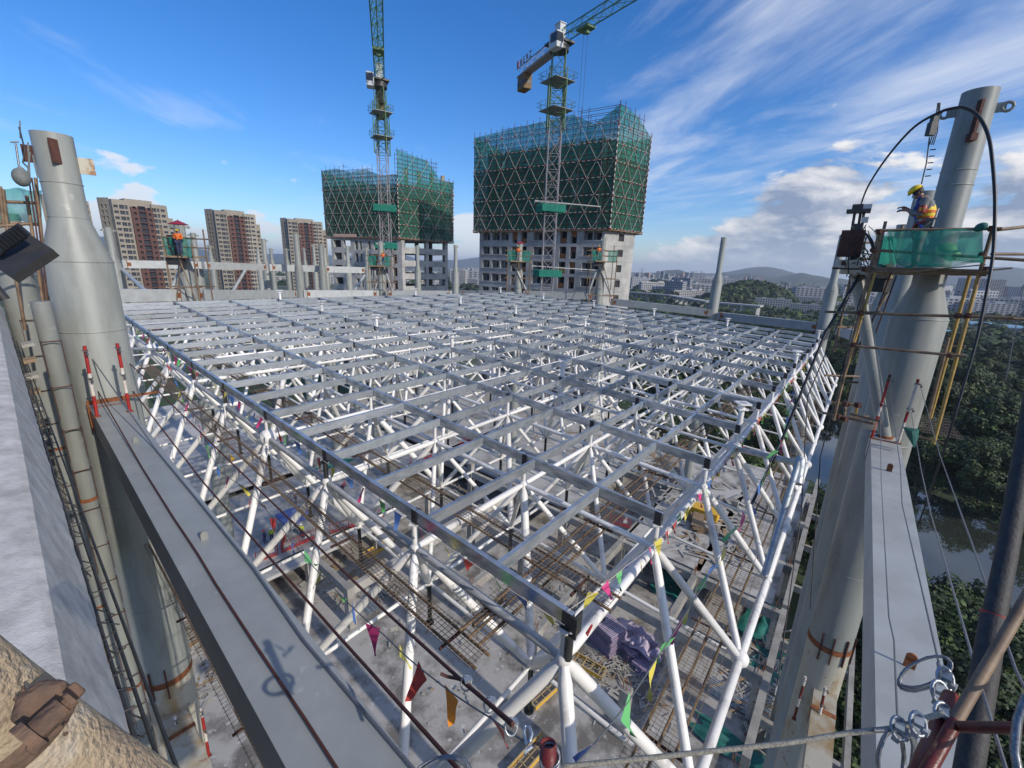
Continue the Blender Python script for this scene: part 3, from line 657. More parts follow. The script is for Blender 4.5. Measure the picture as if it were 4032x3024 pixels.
# ---- right tower (concrete frame below, green scaffold net above)
TC=Vector((16.9,89.4,0)); TL=Vector((-8.7,106.6,0)); TR=Vector((24.2,95.0,0))
def tower_b():
    t=thing('tower_under_construction','tall grey concrete tower on the right, green net cage round its upper floors','building',(TC+TL)/2+Vector((0,0,ZL)))
    fh=3.0; zt=7.6; z0=zt-fh*14; dL=(TC-TL).normalized(); LL=(TC-TL).length; back=Vector((-dL.y,dL.x,0))
    ops=[];holes=[];orange=[];ocre=[];red=[]
    for k in range(14):
        v=k*fh; f=LL/31.0
        for a in (1.0,3.7,6.2): ops.append((a*f,(a+2.0)*f,v+.9,v+2.55)); holes.append((( a+.5)*f,(a+1.6)*f,v+1.05,v+2.25))
        for a,b in ((9.2,10.6),(11.5,13.1)): ops.append((a*f,b*f,v+.25,v+2.6)); (orange if k%5 else holes).append((a*f,b*f,v+.9 if a<10 else v+.3,v+2.5 if a<10 else v+1.3)); holes.append((a*f,b*f,v+.25,v+.88) if a<10 else (a*f,b*f,v+1.32,v+2.6))
        for a in (14.8,17.4): ops.append((a*f,(a+2.2)*f,v+.9,v+2.55)); holes.append(((a+.6)*f,(a+1.8)*f,v+1.05,v+2.25))
        for a,b in ((21.2,22.8),(23.7,25.1)):
            ops.append((a*f,b*f,v+.25,v+2.6)); holes.append((a*f,b*f,v+(1.3 if a<22 else .25),v+(2.6 if a<22 else 1.5))); (ocre if (k==11 and a<22) else orange if k%2 or a<22 else red).append((a*f,b*f,v+(.28 if a<22 else 1.52),v+(1.28 if a<22 else 2.55)))
        for a in (26.6,28.6): ops.append((a*f,(a+1.9)*f,v+.9,v+2.55)); holes.append(((a+.3)*f,(a+1.4)*f,v+1.0,v+2.3))
    mb,pt=facade(TL,TC,z0,zt,ops,1.3); part('concrete_wall',mb,'concb',t)
    bk=MB(); e=1.32; bk.quad(pt(0,0,e),pt(LL,0,e),pt(LL,zt-z0,e),pt(0,zt-z0,e)); part('inner_wall',bk,'concb',t)
    lim=fh*7.5
    def vis(l): return [o for o in l if o[2]>lim]
    windows(pt,vis(holes),1.27,t,'room_shade','dark_opening_panel'); windows(pt,vis(orange),.5,t,'orange','formwork_board'); windows(pt,vis(ocre),.5,t,'ocre','yellow_board'); windows(pt,vis(red),.5,t,'brick','red_board')  # solid dark panels paint room shade into the openings
    led=MB()
    for k in range(8,15):
        for a,b in ((0,8.6),(14.4,20),(26.2,30.8)):
            p=pt(a*LL/31,k*fh+.0,-.06); q=pt(b*LL/31,k*fh,-.06); led.bar(p+Vector((0,0,.72)),q+Vector((0,0,.72)),.14,.10)
    part('sill_band',led,'concb',t)
    # right gable with small windows
    LR=(TR-TC).length; o2=[(LR*.46,LR*.64,k*fh+.9,k*fh+2.3) for k in range(14)]; mb,pt2=facade(TC,TR,z0,zt,o2,.35); part('gable_wall',mb,'concb',t); windows(pt2,[o for o in o2 if o[2]>lim],.36,t,'room_shade','dark_opening_panel')
    rb=MB()
    for k in range(7,14): rb.bar(pt2(0,k*fh,-.02),pt2(LR,k*fh,-.02),.05,.08)
    part('floor_joint',rb,'concb',t)
    BR=TR+ (TL-TC); mb=MB(); 
    for z in (z0,zt): mb.add([(p.x,p.y,z) for p in (TL,TC,TR,BR)],[(0,1,2,3)])
    mb.quad((TR.x,TR.y,z0),(BR.x,BR.y,z0),(BR.x,BR.y,zt),(TR.x,TR.y,zt)); mb.quad((BR.x,BR.y,z0),(TL.x,TL.y,z0),(TL.x,TL.y,zt),(BR.x,BR.y,zt)); part('rear_wall',mb,'concb',t)
    # upper concrete core behind the net
    def inset(s): c=(TL+TC+TR+BR)/4; return [lerp(c,p,s) for p in (TL,TC,TR,BR)]
    mb=MB(); q=inset(.88)
    for k in range(6):
        z=zt+.05+k*fh; mb.add([(p.x,p.y,z+e) for e in (0,.25) for p in q],[(0,3,2,1),(4,5,6,7),(0,1,5,4),(1,2,6,5),(2,3,7,6),(3,0,4,7)])
    for k in range(14):
        for a,b in ((q[0],q[1]),(q[1],q[2])):
            p=lerp(a,b,(k+.5)/14); mb.box((p.x,p.y,zt+8.0),.9 if k%3 else 2.2,.5,16,math.atan2(b.y-a.y,b.x-a.x))
    part('upper_concrete',mb,'concb',t)
def cage(name,label,corners,z0,ztops,rows,cols_,label2=None,step=None,topless=True):
    """net cage on tubes. corners: outer polyline; ztops: per side list of (fraction, top z)"""
    C_=[Vector((c.x,c.y,0)) for c in corners]; ctr=sum(C_,Vector())/len(C_)
    t=thing(name,label,'scaffold',Vector((ctr.x,ctr.y,z0)))
    hz=MB(); vt=MB(); red=MB()
    for si,(a,b) in enumerate(zip(C_[:-1],C_[1:])):
        L_=(b-a).length; d=(b-a)/L_; out=Vector((d.y,-d.x,0)); prof=ztops[si]
        def top(f):
            for (f0,z_a),(f1,z_b) in zip(prof[:-1],prof[1:]):
                if f0<=f<=f1+1e-6: return z_a+(z_b-z_a)*(f-f0)/max(f1-f0,1e-6)
            return prof[-1][1]
        P=lambda f,z,e=0:a+d*(f*L_)+out*e+Vector((0,0,z))
        # net panels, one per bay and lift
        nb=max(2,round(L_/4.5)); lifts=[z0,z0+4.2,z0+8.4,z0+12.6,60]
        for k in range(nb):
            f0=k/nb;f1=(k+1)/nb; fm=(f0+f1)/2
            for li in range(4):
                za=lifts[li]; zt0=min(top(f0+.001),lifts[li+1]); zt1=min(top(f1-.001),lifts[li+1])
                if min(zt0,zt1)<=za+.1: continue
                mb=MB(); n=4; rr=random.Random(k*7+li+si*31)
                V=[]
                for u_ in range(n+1):
                    for v_ in range(n+1):
                        zz=za+(lerp((0,0,zt0),(0,0,zt1),u_/n).z-za)*v_/n; edge=(u_ in(0,n) or v_ in (0,n)); V.append(P(f0+(f1-f0)*u_/n,zz,.0 if edge else rr.uniform(-.10,.06)))
                mb.add(V,[(i*(n+1)+j,(i+1)*(n+1)+j,(i+1)*(n+1)+j+1,i*(n+1)+j+1) for i in range(n) for j in range(n)],True)
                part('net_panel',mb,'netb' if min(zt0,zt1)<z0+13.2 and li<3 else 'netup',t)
        z=z0
        while z<max(p[1] for p in prof)+.2:
            f=0
            fs=[i/24 for i in range(25) if top(i/24)>=z-.3]
            if len(fs)>1: hz.tube([P(fs[0],z,.07),P(fs[-1],z,.07)],.045,4,False); hz.tube([P(fs[0],z,-.9),P(fs[-1],z,-.9)],.04,4,False)
            z+=.95
        nv=round(L_/1.5)
        for k in range(nv+1):
            f=k/nv; vt.tube([P(f,z0-.2,.05),P(f,top(f)+(.9 if k%2 else .5),.05)],.05,4,False)
            if k%2==0: vt.tube([P(f,z0-.2,-.95),P(f,top(f)-.4,-.95)],.05,4,False)
        # light diagonal braces in a lattice and banded rails, red clamps on the crossings
        R=rows; dzr=(min(p[1] for p in prof)-z0)/R; ncd=cols_[si]
        for r_ in range(R+2):
            for k in range(ncd):
                for s in (0,1):
                    f0=(k+(0 if s==0 else 1))/ncd; f1=(k+.5)/ncd
                    if r_%2: f0,f1=(k+.5)/ncd,(k+(0 if s==0 else 1))/ncd
                    za=z0+r_*dzr; zb_=za+dzr
                    if za>=top(f0) : continue
                    if zb_>top(f1): q=(top(f1)-za)/dzr; f1=f0+(f1-f0)*q; zb_=za+dzr*q
                    if zb_-za>.3: inst('brace_tube',UT['brace'],P(f0,za,.16),P(f1,zb_,.16),.042,t)
        for r_ in range(R+1):
            za=z0+r_*dzr
            if za>max(p[1] for p in prof): continue
            nd=int(L_/.55)
            for k in range(nd):
                f0=k/nd
                if top(f0)<za: continue
                red.cm=k%2; red.tube([P(f0,za,.20),P((k+1)/nd,za,.20)],.055,4,False)
            for k in range(ncd*2+1):
                f0=k/ncd/2
                if (k+r_)%2==0 and f0<=1 and top(f0)>=za: red.cm=2; red.box(P(f0,za,.24),.22,.10,.22,math.atan2(d.y,d.x))
    # corner rail banded red and white
    for c in C_[1:-1]:
        for k in range(int((min(p[1] for p in ztops[0])-z0)/.5)): red.cm=k%2; red.tube([c+Vector((0,-.25,z0+k*.5)),c+Vector((0,-.25,z0+k*.5+.5))],.10,5,False)
    part('ledger_tubes',hz,'drust',t,kind='stuff'); part('upright_tubes',vt,'drust',t,kind='stuff'); part('banded_rails',red,['whp','drust','red'],t,kind='stuff')
    base=MB()
    for a,b in zip(C_[:-1],C_[1:]):
        d=(b-a).normalized(); out=Vector((d.y,-d.x,0)); base.bar(a-out*.5+Vector((0,0,z0-.25)),b-out*.5+Vector((0,0,z0-.25)),1.5,.12)
        n=int((b-a).length/1.6)
        for k in range(n+1): p=lerp(a,b,k/n); base.bar(p-out*1.6+Vector((0,0,z0-.42)),p+out*.25+Vector((0,0,z0-.42)),.1,.16)
    part('base_deck',base,'wood',t)
    return t
tower_b()
oB=Vector((.53,-.85,0)); 
def grow(p,c,s): return c+(p-c)*s
cB=(TL+TC+TR)/3+Vector((0,3,0)); BRb=TR+(TL-TC)
NBL=Vector((-10.1,106.7,0)); NBC=Vector((17.6,88.6,0)); NBR=Vector((25.6,95.6,0)); NBB=NBR+(NBL-NBC)
cage('scaffold_net_cage','big green net cage with white lattice braces round the top of the right tower',[NBL,NBC,NBR,NBB,NBL],7.6,
     [[(0,26.9),(.82,28.4),(.822,25.9),(.93,26.2),(.96,26.4),(1,28.6)],[(0,28.7),(.2,28.3),(.75,27.6),(.76,25.5),(1,25.2)],[(0,25),(1,25)],[(0,25),(1,27)]],6,[9,3,8,3])
# ---- left tower
AL=Vector((-50.4,124.0,0)); AC=Vector((-29.3,116.3,0)); AR=Vector((-19.3,127.8,0)); AB=AR+(AL-AC)
def tower_a():
    t=thing('tower_under_construction','lower grey concrete tower on the left with open floors and a green net cage','building',(AC+AL)/2+Vector((0,0,ZL)))
    fh=3.25; zt=5.6; z0=zt-fh*12; LL=(AC-AL).length; ops=[];holes=[]; lim=fh*7
    for k in range(12):
        v=k*fh; f=LL/23
        for a,b in ((.8,3.4),(4.2,6.6)): ops.append((a*f,b*f,v+1.0,v+2.8)); 
        for a,b in ((8.0,9.0),(9.6,10.3),(12.4,13.2),(14.2,15.4),(17.4,18.4),(20.0,21.4)): ops.append((a*f,b*f,v+.5,v+2.7)); holes.append((a*f,b*f,v+.5,v+2.7))
        if k%3!=1: holes.append((.8*f,3.4*f,v+1.0,v+2.8)) if k!=10 else None; holes.append((4.2*f,6.6*f,v+1,v+2.8)) if k<9 else None
    mb,pt=facade(AL,AC,z0,zt,ops,.9); part('concrete_wall',mb,'concb',t); windows(pt,[o for o in holes if o[2]>lim],.92,t,'room_shade','dark_opening_panel')  # dark panels behind the wall stand for unlit rooms
    LR=(AR-AC).length; o2=[]
    for k in range(12):
        v=k*fh
        for a,b in ((.06,.50),(.55,.94)): o2.append((LR*a,LR*b,v+1.35,v+3.1))
    mb,pt2=facade(AC,AR,z0,zt,o2,.8); part('open_storey_wall',mb,'concb',t)
    mb3,pt3=facade(AR,AB,z0,zt,[(a,a+3.4,k*fh+1.35,k*fh+3.1) for k in range(12) for a in (1.5,6,10.5,15,19)],.4); part('rear_wall',mb3,'concb',t)
    mb4,pt4=facade(AB,AL,z0,zt,[(a,a+4.5,k*fh+1.35,k*fh+3.1) for k in range(12) for a in (1.5,8)],.4); part('rear_wall',mb4,'concb',t)
    mb=MB()
    for k in range(13):
        z=z0+k*fh; mb.add([(p.x,p.y,z+e) for e in (-.3,0) for p in (AL,AC,AR,AB)],[(0,3,2,1),(4,5,6,7)])
    part('floor_plates',mb,'concb',t)
    mb=MB()
    for k in range(4): p=lerp(AC,AR,.1+.26*k)-Vector((0,0,0)); mb.box((p.x,p.y+1.2,zt+8.6),.9,.9,17,.4)
    for k in range(3): p=lerp(AL,AC,.45+.27*k); mb.box((p.x,p.y+1.5,zt+7),.5,.5,14)
    for k in range(6):
        z=zt+k*fh*.8; c=(AL+AC+AR+AB)/4; q=[lerp(c,p,.92) for p in (AL,AC,AR,AB)]; 
        if k<5: mb.add([(p.x,p.y,z+e) for e in (0,.25) for p in q],[(0,3,2,1),(4,5,6,7),(0,1,5,4),(1,2,6,5)])
    for k in range(12):
        p=lerp(AL,AC,(k+.5)/12); mb.box((p.x,p.y+1.3,zt+5.5),1.3 if k%2 else .5,.4,11,-.35)
    part('upper_concrete',mb,'concl',t)
tower_a()
NAL=Vector((-51.9,124.7,0)); NAC=Vector((-29.6,115.4,0)); NAR=Vector((-17.9,128.9,0)); NAB=NAR+(NAL-NAC)
cage('scaffold_net_cage','lower green net cage with a raised right part round the top of the left tower',[NAL,NAC,NAR,NAB,NAL],6.0,
     [[(0,22.4),(.36,22.9),(.362,21.6),(.70,22.3),(.702,20.4),(1,20.6)],[(0,25.9),(.72,24.9),(.722,21.4),(1,21.2)],[(0,21.4),(1,21)],[(0,21),(1,22)]],5,[8,4,7,4])
solo('banner',MB().boxm(H(1358,927,121)+Vector((0,0,0)),Vector((3.2,-1.2,0)),Vector((.02,.05,0)),Vector((0,0,.35))),'cityr','pale pink banner tied low on the left net cage','banner')
# ---- finished apartment towers
def apartment(p0,p1,depth,ztop,label,floors=26,brown=True,side=True):
    P0=Vector((p0[0],p0[1],0));P1=Vector((p1[0],p1[1],0)); Lw=(P1-P0).length; d=(P1-P0)/Lw; inn=Vector((-d.y,d.x,0)); fh=2.95; z0=ztop-2.2-floors*fh
    t=thing('apartment_tower',label,'apartment building',(P0+P1)/2+Vector((0,0,GZ)),'apartment towers on the left'); f=Lw/30
    def blk(nm,m,u0,u1,proj,z1,ops,wm,fr,dpt=.7,lim=True):
        a=P0+d*u0*f-inn*proj; b=P0+d*u1*f-inn*proj
        oo=[((o[0]-u0)*f,(o[1]-u0)*f,o[2],o[3]) for o in ops]; mb,pt=facade(a,b,z0,z1,oo,dpt)
        s=proj+.0
        H_=z1-z0; L_=(u1-u0)*f
        mb.quad(pt(L_,0),pt(L_,0,s+6),pt(L_,H_,s+6),pt(L_,H_)); mb.quad(pt(0,0,s+6),pt(0,0),pt(0,H_),pt(0,H_,s+6)); mb.quad(pt(0,H_),pt(L_,H_),pt(L_,H_,s+6),pt(0,H_,s+6))
        part(nm,mb,m,t); windows(pt,oo,dpt*.9,t,wm,'window',limit=75,frame=fr)
    W1=[];W2=[];W3=[]; sl=MB()
    for k in range(floors):
        v=k*fh
        W1+= [(.6,2.9,v+.9,v+2.3),(3.6,6.2,v+.5,v+2.5),(6.5,8.0,v+.5,v+2.5)]
        W2+= [(10.2,11.8,v+.9,v+2.3),(13.2,17.0,v+.15,v+2.75),(18.2,19.8,v+.9,v+2.3)]
        W3+= [(21.2,23.6,v+.5,v+2.5),(24,25.4,v+.5,v+2.5),(26.2,28.6,v+.9,v+2.3)]
    blk('left_bay','cream',0,9,0,ztop,W1,'glass','cityg'); blk('brick_bay','brick',9,21,1.3,ztop-3.2,W2,'glass','brick',1.2); blk('right_bay','cream',21,30,0,ztop-.6,W3,'glass','cityg')
    # balcony bars between floors on the brick strip, parapet and roof boxes
    mb=MB()
    for k in range(0,floors,2): mb.bar(P0+d*13.2*f-inn*1.5+Vector((0,0,z0+k*fh)),P0+d*17*f-inn*1.5+Vector((0,0,z0+k*fh)),.5,.45)
    part('balcony_bands',mb,'brick',t,kind=None)
    mb=MB(); mb.boxm(P0+d*15*f+inn*6+Vector((0,0,ztop-.9)),d*7.5*f,inn*4,Vector((0,0,2.0))); mb.boxm((P0+P1)/2+inn*(depth/2+1)+Vector((0,0,(z0+ztop-3)/2)),d*Lw*.49,inn*depth/2,Vector((0,0,(ztop-3-z0)/2)))
    part('core_block',mb,'cream',t)
    if side:
        # recessed left flank, with dark window strips, and a lower wing at the right
        a=P0-d*3.2+inn*11; mb,pt=facade(a,P0-d*.05+inn*4,z0,ztop+.8,[(1.5,3.0,k*fh+.7,k*fh+2.4) for k in range(floors)]+[(4.2,5.6,k*fh+.7,k*fh+2.4) for k in range(floors)],.8)
        mb.quad(pt(0,0),pt(0,ztop+.8-z0),pt(0,ztop+.8-z0,3),pt(0,0,3)); part('flank_wall',mb,'cream',t); windows(pt,[(1.5,3.0,k*fh+.7,k*fh+2.4) for k in range(floors)]+[(4.2,5.6,k*fh+.7,k*fh+2.4) for k in range(floors)],.7,t,'glass','flank_window',limit=20)
        zz=ztop-7; mb,pt=facade(P1+d*.02+inn*5,P1+d*4.6*f+inn*5,z0,zz,[(.8,3.3,k*fh+.8,k*fh+2.3) for k in range(floors-3)],.5)
        mb.quad(pt(4.6*f,0),pt(4.6*f,0,9),pt(4.6*f,zz-z0,9),pt(4.6*f,zz-z0)); mb.quad(pt(0,zz-z0),pt(4.6*f,zz-z0),pt(4.6*f,zz-z0,9),pt(0,zz-z0,9)); part('right_wing',mb,'cream',t); windows(pt,[(.8,3.3,k*fh+.8,k*fh+2.3) for k in range(floors-3)],.4,t,'glass','wing_window',limit=25)
def apt(xl,yl,dl_,xr,yr,lab,ztop=None):
    a=H(xl,yl,dl_); b0=H(xr,yr,dl_); e=0; b=H(xr,yr,dl_+7)
    apartment((a.x,a.y),(b.x,b.y),11,a.z,lab,floors=25)
apt(436,782,330,651,784,'apartment tower with a brick red centre strip, nearest and leftmost of the three')
apt(842,826,385,1002,826,'middle apartment tower of the three, brick red centre strip')
apt(1130,860,440,1268,858,'farthest apartment tower of the three, beside the left green net cage')
apt(250,775,345,345,779,'sliver of an apartment tower peeping out behind the big left mast')
# ================================================================ CRANES
def lattice(par,p,q,wd,bay,m,leg,br,nm='brace',tri=False,upv=None,mb_stuff=None):
    p=Vector(p);q=Vector(q);d=(q-p);L_=d.length;d/=L_; u=Vector(upv) if upv else (Vector((1,0,0)) if abs(d.z)>.7 else Vector((0,0,1)))
    s=d.cross(u).normalized(); u=s.cross(d).normalized()
    if tri: cs=[-s*wd/2,s*wd/2,u*wd*.95]
    else: cs=[s*wd/2+u*wd/2,-s*wd/2+u*wd/2,-s*wd/2-u*wd/2,s*wd/2-u*wd/2]
    for c in cs: inst('chord',UT[m],p+c,q+c,leg,par)
    n=int(L_/bay); 
    for k in range(n):
        a=p+d*(L_*k/n); b=p+d*(L_*(k+1)/n)
        for i in range(len(cs)):
            c0,c1=cs[i],cs[(i+1)%len(cs)]
            if (k+i)%2: c0,c1=c1,c0
            mb_stuff.tube([a+c0,b+c1],br,4,False); mb_stuff.tube([a+cs[i],a+cs[(i+1)%len(cs)]],br*.9,4,False)
def crane(base,zt,mw,jibto,counter,label,grn,yellow=True,cabs=True):
    b=Vector((base[0],base[1],ZL)); t=thing('tower_crane',label,'tower crane',b,'tower cranes'); br=MB(); top=Vector((base[0],base[1],zt))
    lattice(t,b,Vector((base[0],base[1],grn)),mw,mw*1.15,'crgr',.075,.04,mb_stuff=br); part('mast_bracing',br,'crgr',t,kind='stuff')
    br=MB(); lattice(t,Vector((base[0],base[1],grn)),top,mw,mw*1.1,'crg',.08,.04,mb_stuff=br); 
    # climbing cage with two railed platforms
    for z in (grn+1.6,grn+5.4):
        pd=MB().box((base[0],base[1],z),mw*2.0,mw*2.0,.07,.6); part('railed_deck',pd,'beam',t)
        for k in range(12):
            a=PI*2*k/12; e=mw*1.1/max(abs(math.cos(a)),abs(math.sin(a))); c=Vector((math.cos(.6+a)*e,math.sin(.6+a)*e,z))+Vector((base[0],base[1],0)); br.tube([c,c+Vector((0,0,1.1))],.03,4,False)
        for h_ in (.55,1.1):
            P=[Vector((base[0]+math.cos(.6+PI/4+k*PI/2)*mw*1.55,base[1]+math.sin(.6+PI/4+k*PI/2)*mw*1.55,z+h_)) for k in range(5)]; br.tube(P,.03,4,False)
    lattice(t,Vector((base[0],base[1],grn-1)),Vector((base[0],base[1],grn+7)),mw*1.35,1.8,'crg',.09,.05,mb_stuff=br); part('climbing_cage',br,'crg',t,kind='stuff')
    part('slewing_ring',MB().tube([top,top+Vector((0,0,.9))],mw*.75,16).box(top+Vector((0,0,1.0)),mw*1.7,mw*1.7,.25,.5),'dark',t)
    j=Vector(jibto); dj=(j-top); dj.z=0; dj.normalize(); sj=Vector((dj.y,-dj.x,0)); jb=MB(); j0=top+Vector((0,0,1.3))+dj*.8; j.z=j0.z
    lattice(t,j0,j,1.5,1.9,'crt',.085,.045,tri=True,mb_stuff=jb); part('jib_lacing',jb,'crt',t,kind='stuff')
    c=Vector(counter); c.z=top.z+1.1; c0=top+Vector((0,0,1.1)); cbm=MB(); lattice(t,c0,c,1.3,1.7,'crgr',.08,.04,upv=(0,0,1),mb_stuff=cbm)
    dc=(c-c0).normalized(); sc_=Vector((dc.y,-dc.x,0)); LLc=(c-c0).length
    part('walkway',MB().bar(c0-Vector((0,0,.6)),c-Vector((0,0,.6)),1.5,.1),'crgr',t)
    for s in (-1,1):
        cbm.tube([c0+sc_*s*.85+Vector((0,0,.5)),c+sc_*s*.85+Vector((0,0,.5))],.035,4,False)
    part('counter_jib_lacing',cbm,'crgr',t,kind='stuff')
    part('peak_block',MB().boxm(top+Vector((0,0,2.3)),dj*.6,sj*.5,Vector((0,0,1.1))).boxm(top+Vector((0,0,3.45)),dj*.7,sj*.6,Vector((0,0,.05))),'cab',t)
    cb=part('cab',MB().boxm(top+dj*1.1+sj*1.5+Vector((0,0,.6)),dj*.9,sj*.6,Vector((0,0,1.0))),'cab',t); part('cab_window',MB().boxm(top+dj*1.32+sj*1.6+Vector((0,0,.85)),dj*.72,sj*.56,Vector((0,0,.55))),'glass',cb)
    w_=MB()
    for k in range(4): w_.boxm(c-dc*(.7+k*.62)+Vector((0,0,-1.75)),dc*.26,sc_*.75,Vector((0,0,1.15)))
    cw_=part('counterweight',w_,'weight',t)
    part('weight_band',MB().boxm(c-dc*1.63+Vector((0,0,-1.9)),dc*1.22,sc_*.77,Vector((0,0,.22))),'dark',cw_)
    for f_ in (.28,):
        tr=lerp(j0,j,f_); part('trolley',MB().boxm(tr-Vector((0,0,.35)),dj*1.1,sj*.8,Vector((0,0,.16))).boxm(tr+dj*.3-Vector((0,0,.75)),dj*.3,sj*.3,Vector((0,0,.3))),'crg',t)
        if cabs:
            for s in (-.4,.4): part('hoist_rope',MB().tube([tr+dj*s-Vector((0,0,.8)),tr+dj*s-Vector((0,0,24))],.02,4,False),'dark',t)
    return t,top,c,dc,sc_
tB,topB,cwB,dcB,scB=crane((5.2,74.8),30.6,1.9,H(2600,-60,62),H(2050,290,86),'tower crane with counter jib and lettered board, in front of the right tower',21.3)
def cw_text():
    # dark characters standing along the counter jib's rail: a red disc and four block characters
    t=tB; p=cwB-dcB*.4+Vector((0,0,1.0)); n=scB if scB.dot(Vector((0,-1,0)))>0 else -scB; d=-dcB
    b=MB(); q=p-dcB*.4+n*.95; b.boxm(q,dcB*.35,n*.03,Vector((0,0,.45))); part('logo_board',b,'red',t)
    strokes=[[(-.3,0,.06,.45),(.3,0,.06,.45),(0,.2,.3,.06),(0,-.05,.3,.06),(0,-.3,.3,.06)],[(-.3,0,.06,.45),(0,.4,.3,.05),(0,0,.3,.05),(.2,-.2,.06,.2),(0,-.4,.3,.05)],[(-.25,0,.06,.45),(0,.3,.3,.06),(.1,0,.06,.3),(.28,-.1,.05,.3),(0,-.05,.3,.05)],[(0,.38,.36,.07),(0,0,.07,.4),(0,-.38,.36,.07)]]
    for k,ch in enumerate(strokes):
        b=MB(); q=p-dcB*(1.5+k*1.1)+n*.95
        for (x,z,a,c_) in ch: b.boxm(q-dcB*x+Vector((0,0,z)),dcB*a,n*.03,Vector((0,0,c_)))
        part('sign_character',b,'ltr',t)
cw_text()
# jib of the left crane comes overhead towards the camera
pj=ray(1462,-400); dj_=30.2/pj.z; 
tA,topA,_,_,_=crane((-24.2,84.6),28.4,1.6,(pj.x*dj_,pj.y*dj_,30),(-27.5,96,30),'tower crane before the left tower, its green jib rising out of the photo',19.2,cabs=False)
for k,(bx,z,lab) in enumerate((((-24.2,84.6),9.6,'green netted tie platform high on the left crane mast'),((-24.2,84.6),3.2,'green netted tie platform low on the left crane mast'),((5.2,74.8),9.4,'green netted tie platform high on the right crane mast'),((5.2,74.8),-.6,'green netted tie platform low on the right crane mast'))):
    t=thing('tie_platform',lab,'platform',(bx[0],bx[1],z),'netted tie platforms on the crane masts'); part('deck',MB().box((bx[0],bx[1],z),3.9,2.9,.12,.3),'wood',t)
    mb=MB(); 
    for a in range(4):
        c=Vector((bx[0],bx[1],z)); u=Vector((math.cos(.3+a*PI/2),math.sin(.3+a*PI/2),0)); v=Vector((-u.y,u.x,0)); e,fw=(1.97,1.47) if a%2==0 else (1.47,1.97); mb.boxm(c+u*e+Vector((0,0,-.35)),u*.01,v*fw,Vector((0,0,.55)))
    part('net_skirt',mb,'net',t)
    if k>=2: q=Vector((bx[0],bx[1],z+.75)); part('tie_frame',MB().bar(q+Vector((-2.6,-.3,0)),q+Vector((8.2,1.5,-.35)),.18,.14).bar(q+Vector((-2.6,.6,0)),q+Vector((8.2,1.5,-.35)),.14,.14).bar(q+Vector((-2.6,.1,-.2)),q+Vector((-2.6,1.4,-.2)),.1,.3),'beam2',t)
# ================================================================ CITY
def city_proto(kind,sx,sy,h,m,floors,bays):
    """a box body with recessed window rows on all sides, roof parapet and stair head"""
    mb=MB(); win=MB()
    for (a,b) in (((-sx/2,-sy/2),(sx/2,-sy/2)),((sx/2,-sy/2),(sx/2,sy/2)),((sx/2,sy/2),(-sx/2,sy/2)),((-sx/2,sy/2),(-sx/2,-sy/2))):
        L_=math.hypot(b[0]-a[0],b[1]-a[1]); nb=max(2,round(bays*L_/sx)); fh=h/floors; w_=L_/nb
        ops=[((k+.2)*w_,(k+.8)*w_,f*fh+fh*.32,f*fh+fh*.84) for k in range(nb) for f in range(floors)]
        f_,pt=facade(a,b,0,h,ops,.35); mb.add(f_.v,f_.f)
        for o in ops: win.quad(pt(o[0],o[2],.34),pt(o[1],o[2],.34),pt(o[1],o[3],.34),pt(o[0],o[3],.34))
    mb.add([(-sx/2,-sy/2,h),(sx/2,-sy/2,h),(sx/2,sy/2,h),(-sx/2,sy/2,h)],[(0,1,2,3)])
    for s in (-1,1): mb.box((s*(sx/2-.15),0,h+.5),.3,sy,1); mb.box((0,s*(sy/2-.15),h+.5),sx,.3,1)
    mb.box((sx*.2,0,h+1.6),sx*.2,sy*.5,3.2); mb.box((-sx*.25,sy*.1,h+1.2),sx*.1,sy*.3,2.4)
    return mb.mesh(kind+'_body',m),win.mesh(kind+'_windows','glass')
PR={'slab':city_proto('slab',60,14,18,'cityw',5,14),'slabg':city_proto('slabg',44,16,24,'cityg',7,9),'tower':city_proto('tower',24,16,90,'cityg',26,6),
    'towerw':city_proto('towerw',26,15,78,'cityw',22,7),'towerr':city_proto('towerr',26,15,72,'cityr',20,6),'low':city_proto('low',32,20,10,'cityw',3,6)}
DIM={'slab':(60,14,18),'slabg':(44,16,24),'tower':(24,16,90),'towerw':(26,15,78),'towerr':(26,15,72),'low':(32,20,10)}
LBL={'slab':'long pale factory block with rows of windows in the plain','slabg':'grey mid rise block with rows of windows in the plain','tower':'tall grey residential tower on the far skyline','towerw':'tall pale residential tower on the far skyline','towerr':'pinkish residential tower on the far skyline','low':'low white workshop block among trees in the plain'}
def bld(kind,x,y,rz,s=(1,1,1),label=None,z=GZ):
    t=thing('city_building',label or LBL[kind],'building',(x,y,z),None if label else 'city blocks: '+LBL[kind]); t.rotation_euler=(0,0,rz); t.scale=s
    for nm,me in (('wall',PR[kind][0]),('windows',PR[kind][1])):
        o=bpy.data.objects.new(nm,me); col.objects.link(o); o.parent=t
        if nm=='windows': o['kind']='stuff'
    return t
def byview(xl,xr,yb,yt,kind,rz,label=None):
    c=U((xl+xr)/2,yb,GZ); a=H(xl,yb,math.hypot(c.x,c.y)); b=H(xr,yb,math.hypot(c.x,c.y)); wd=(a-b).length; hgt=zat((c.x,c.y),yt)-GZ; d=DIM[kind]
    bld(kind,c.x,c.y,rz,(wd/d[0],max(.6,min(1.5,wd/d[0])),hgt/d[2]),label)
byview(2965,3110,1218,1178,'slab',-.55,'white stepped factory block in front of the wooded hill, nearest in the plain')
byview(3105,3240,1235,1200,'slab',-.6,'long white block right of the stepped factory, windows in two rows')
byview(2960,3085,1192,1155,'slabg',-.5,'pale flat roofed block behind the stepped factory')
byview(3110,3225,1200,1170,'slab',-.6,'long pale block behind the white block near the far corner mast')
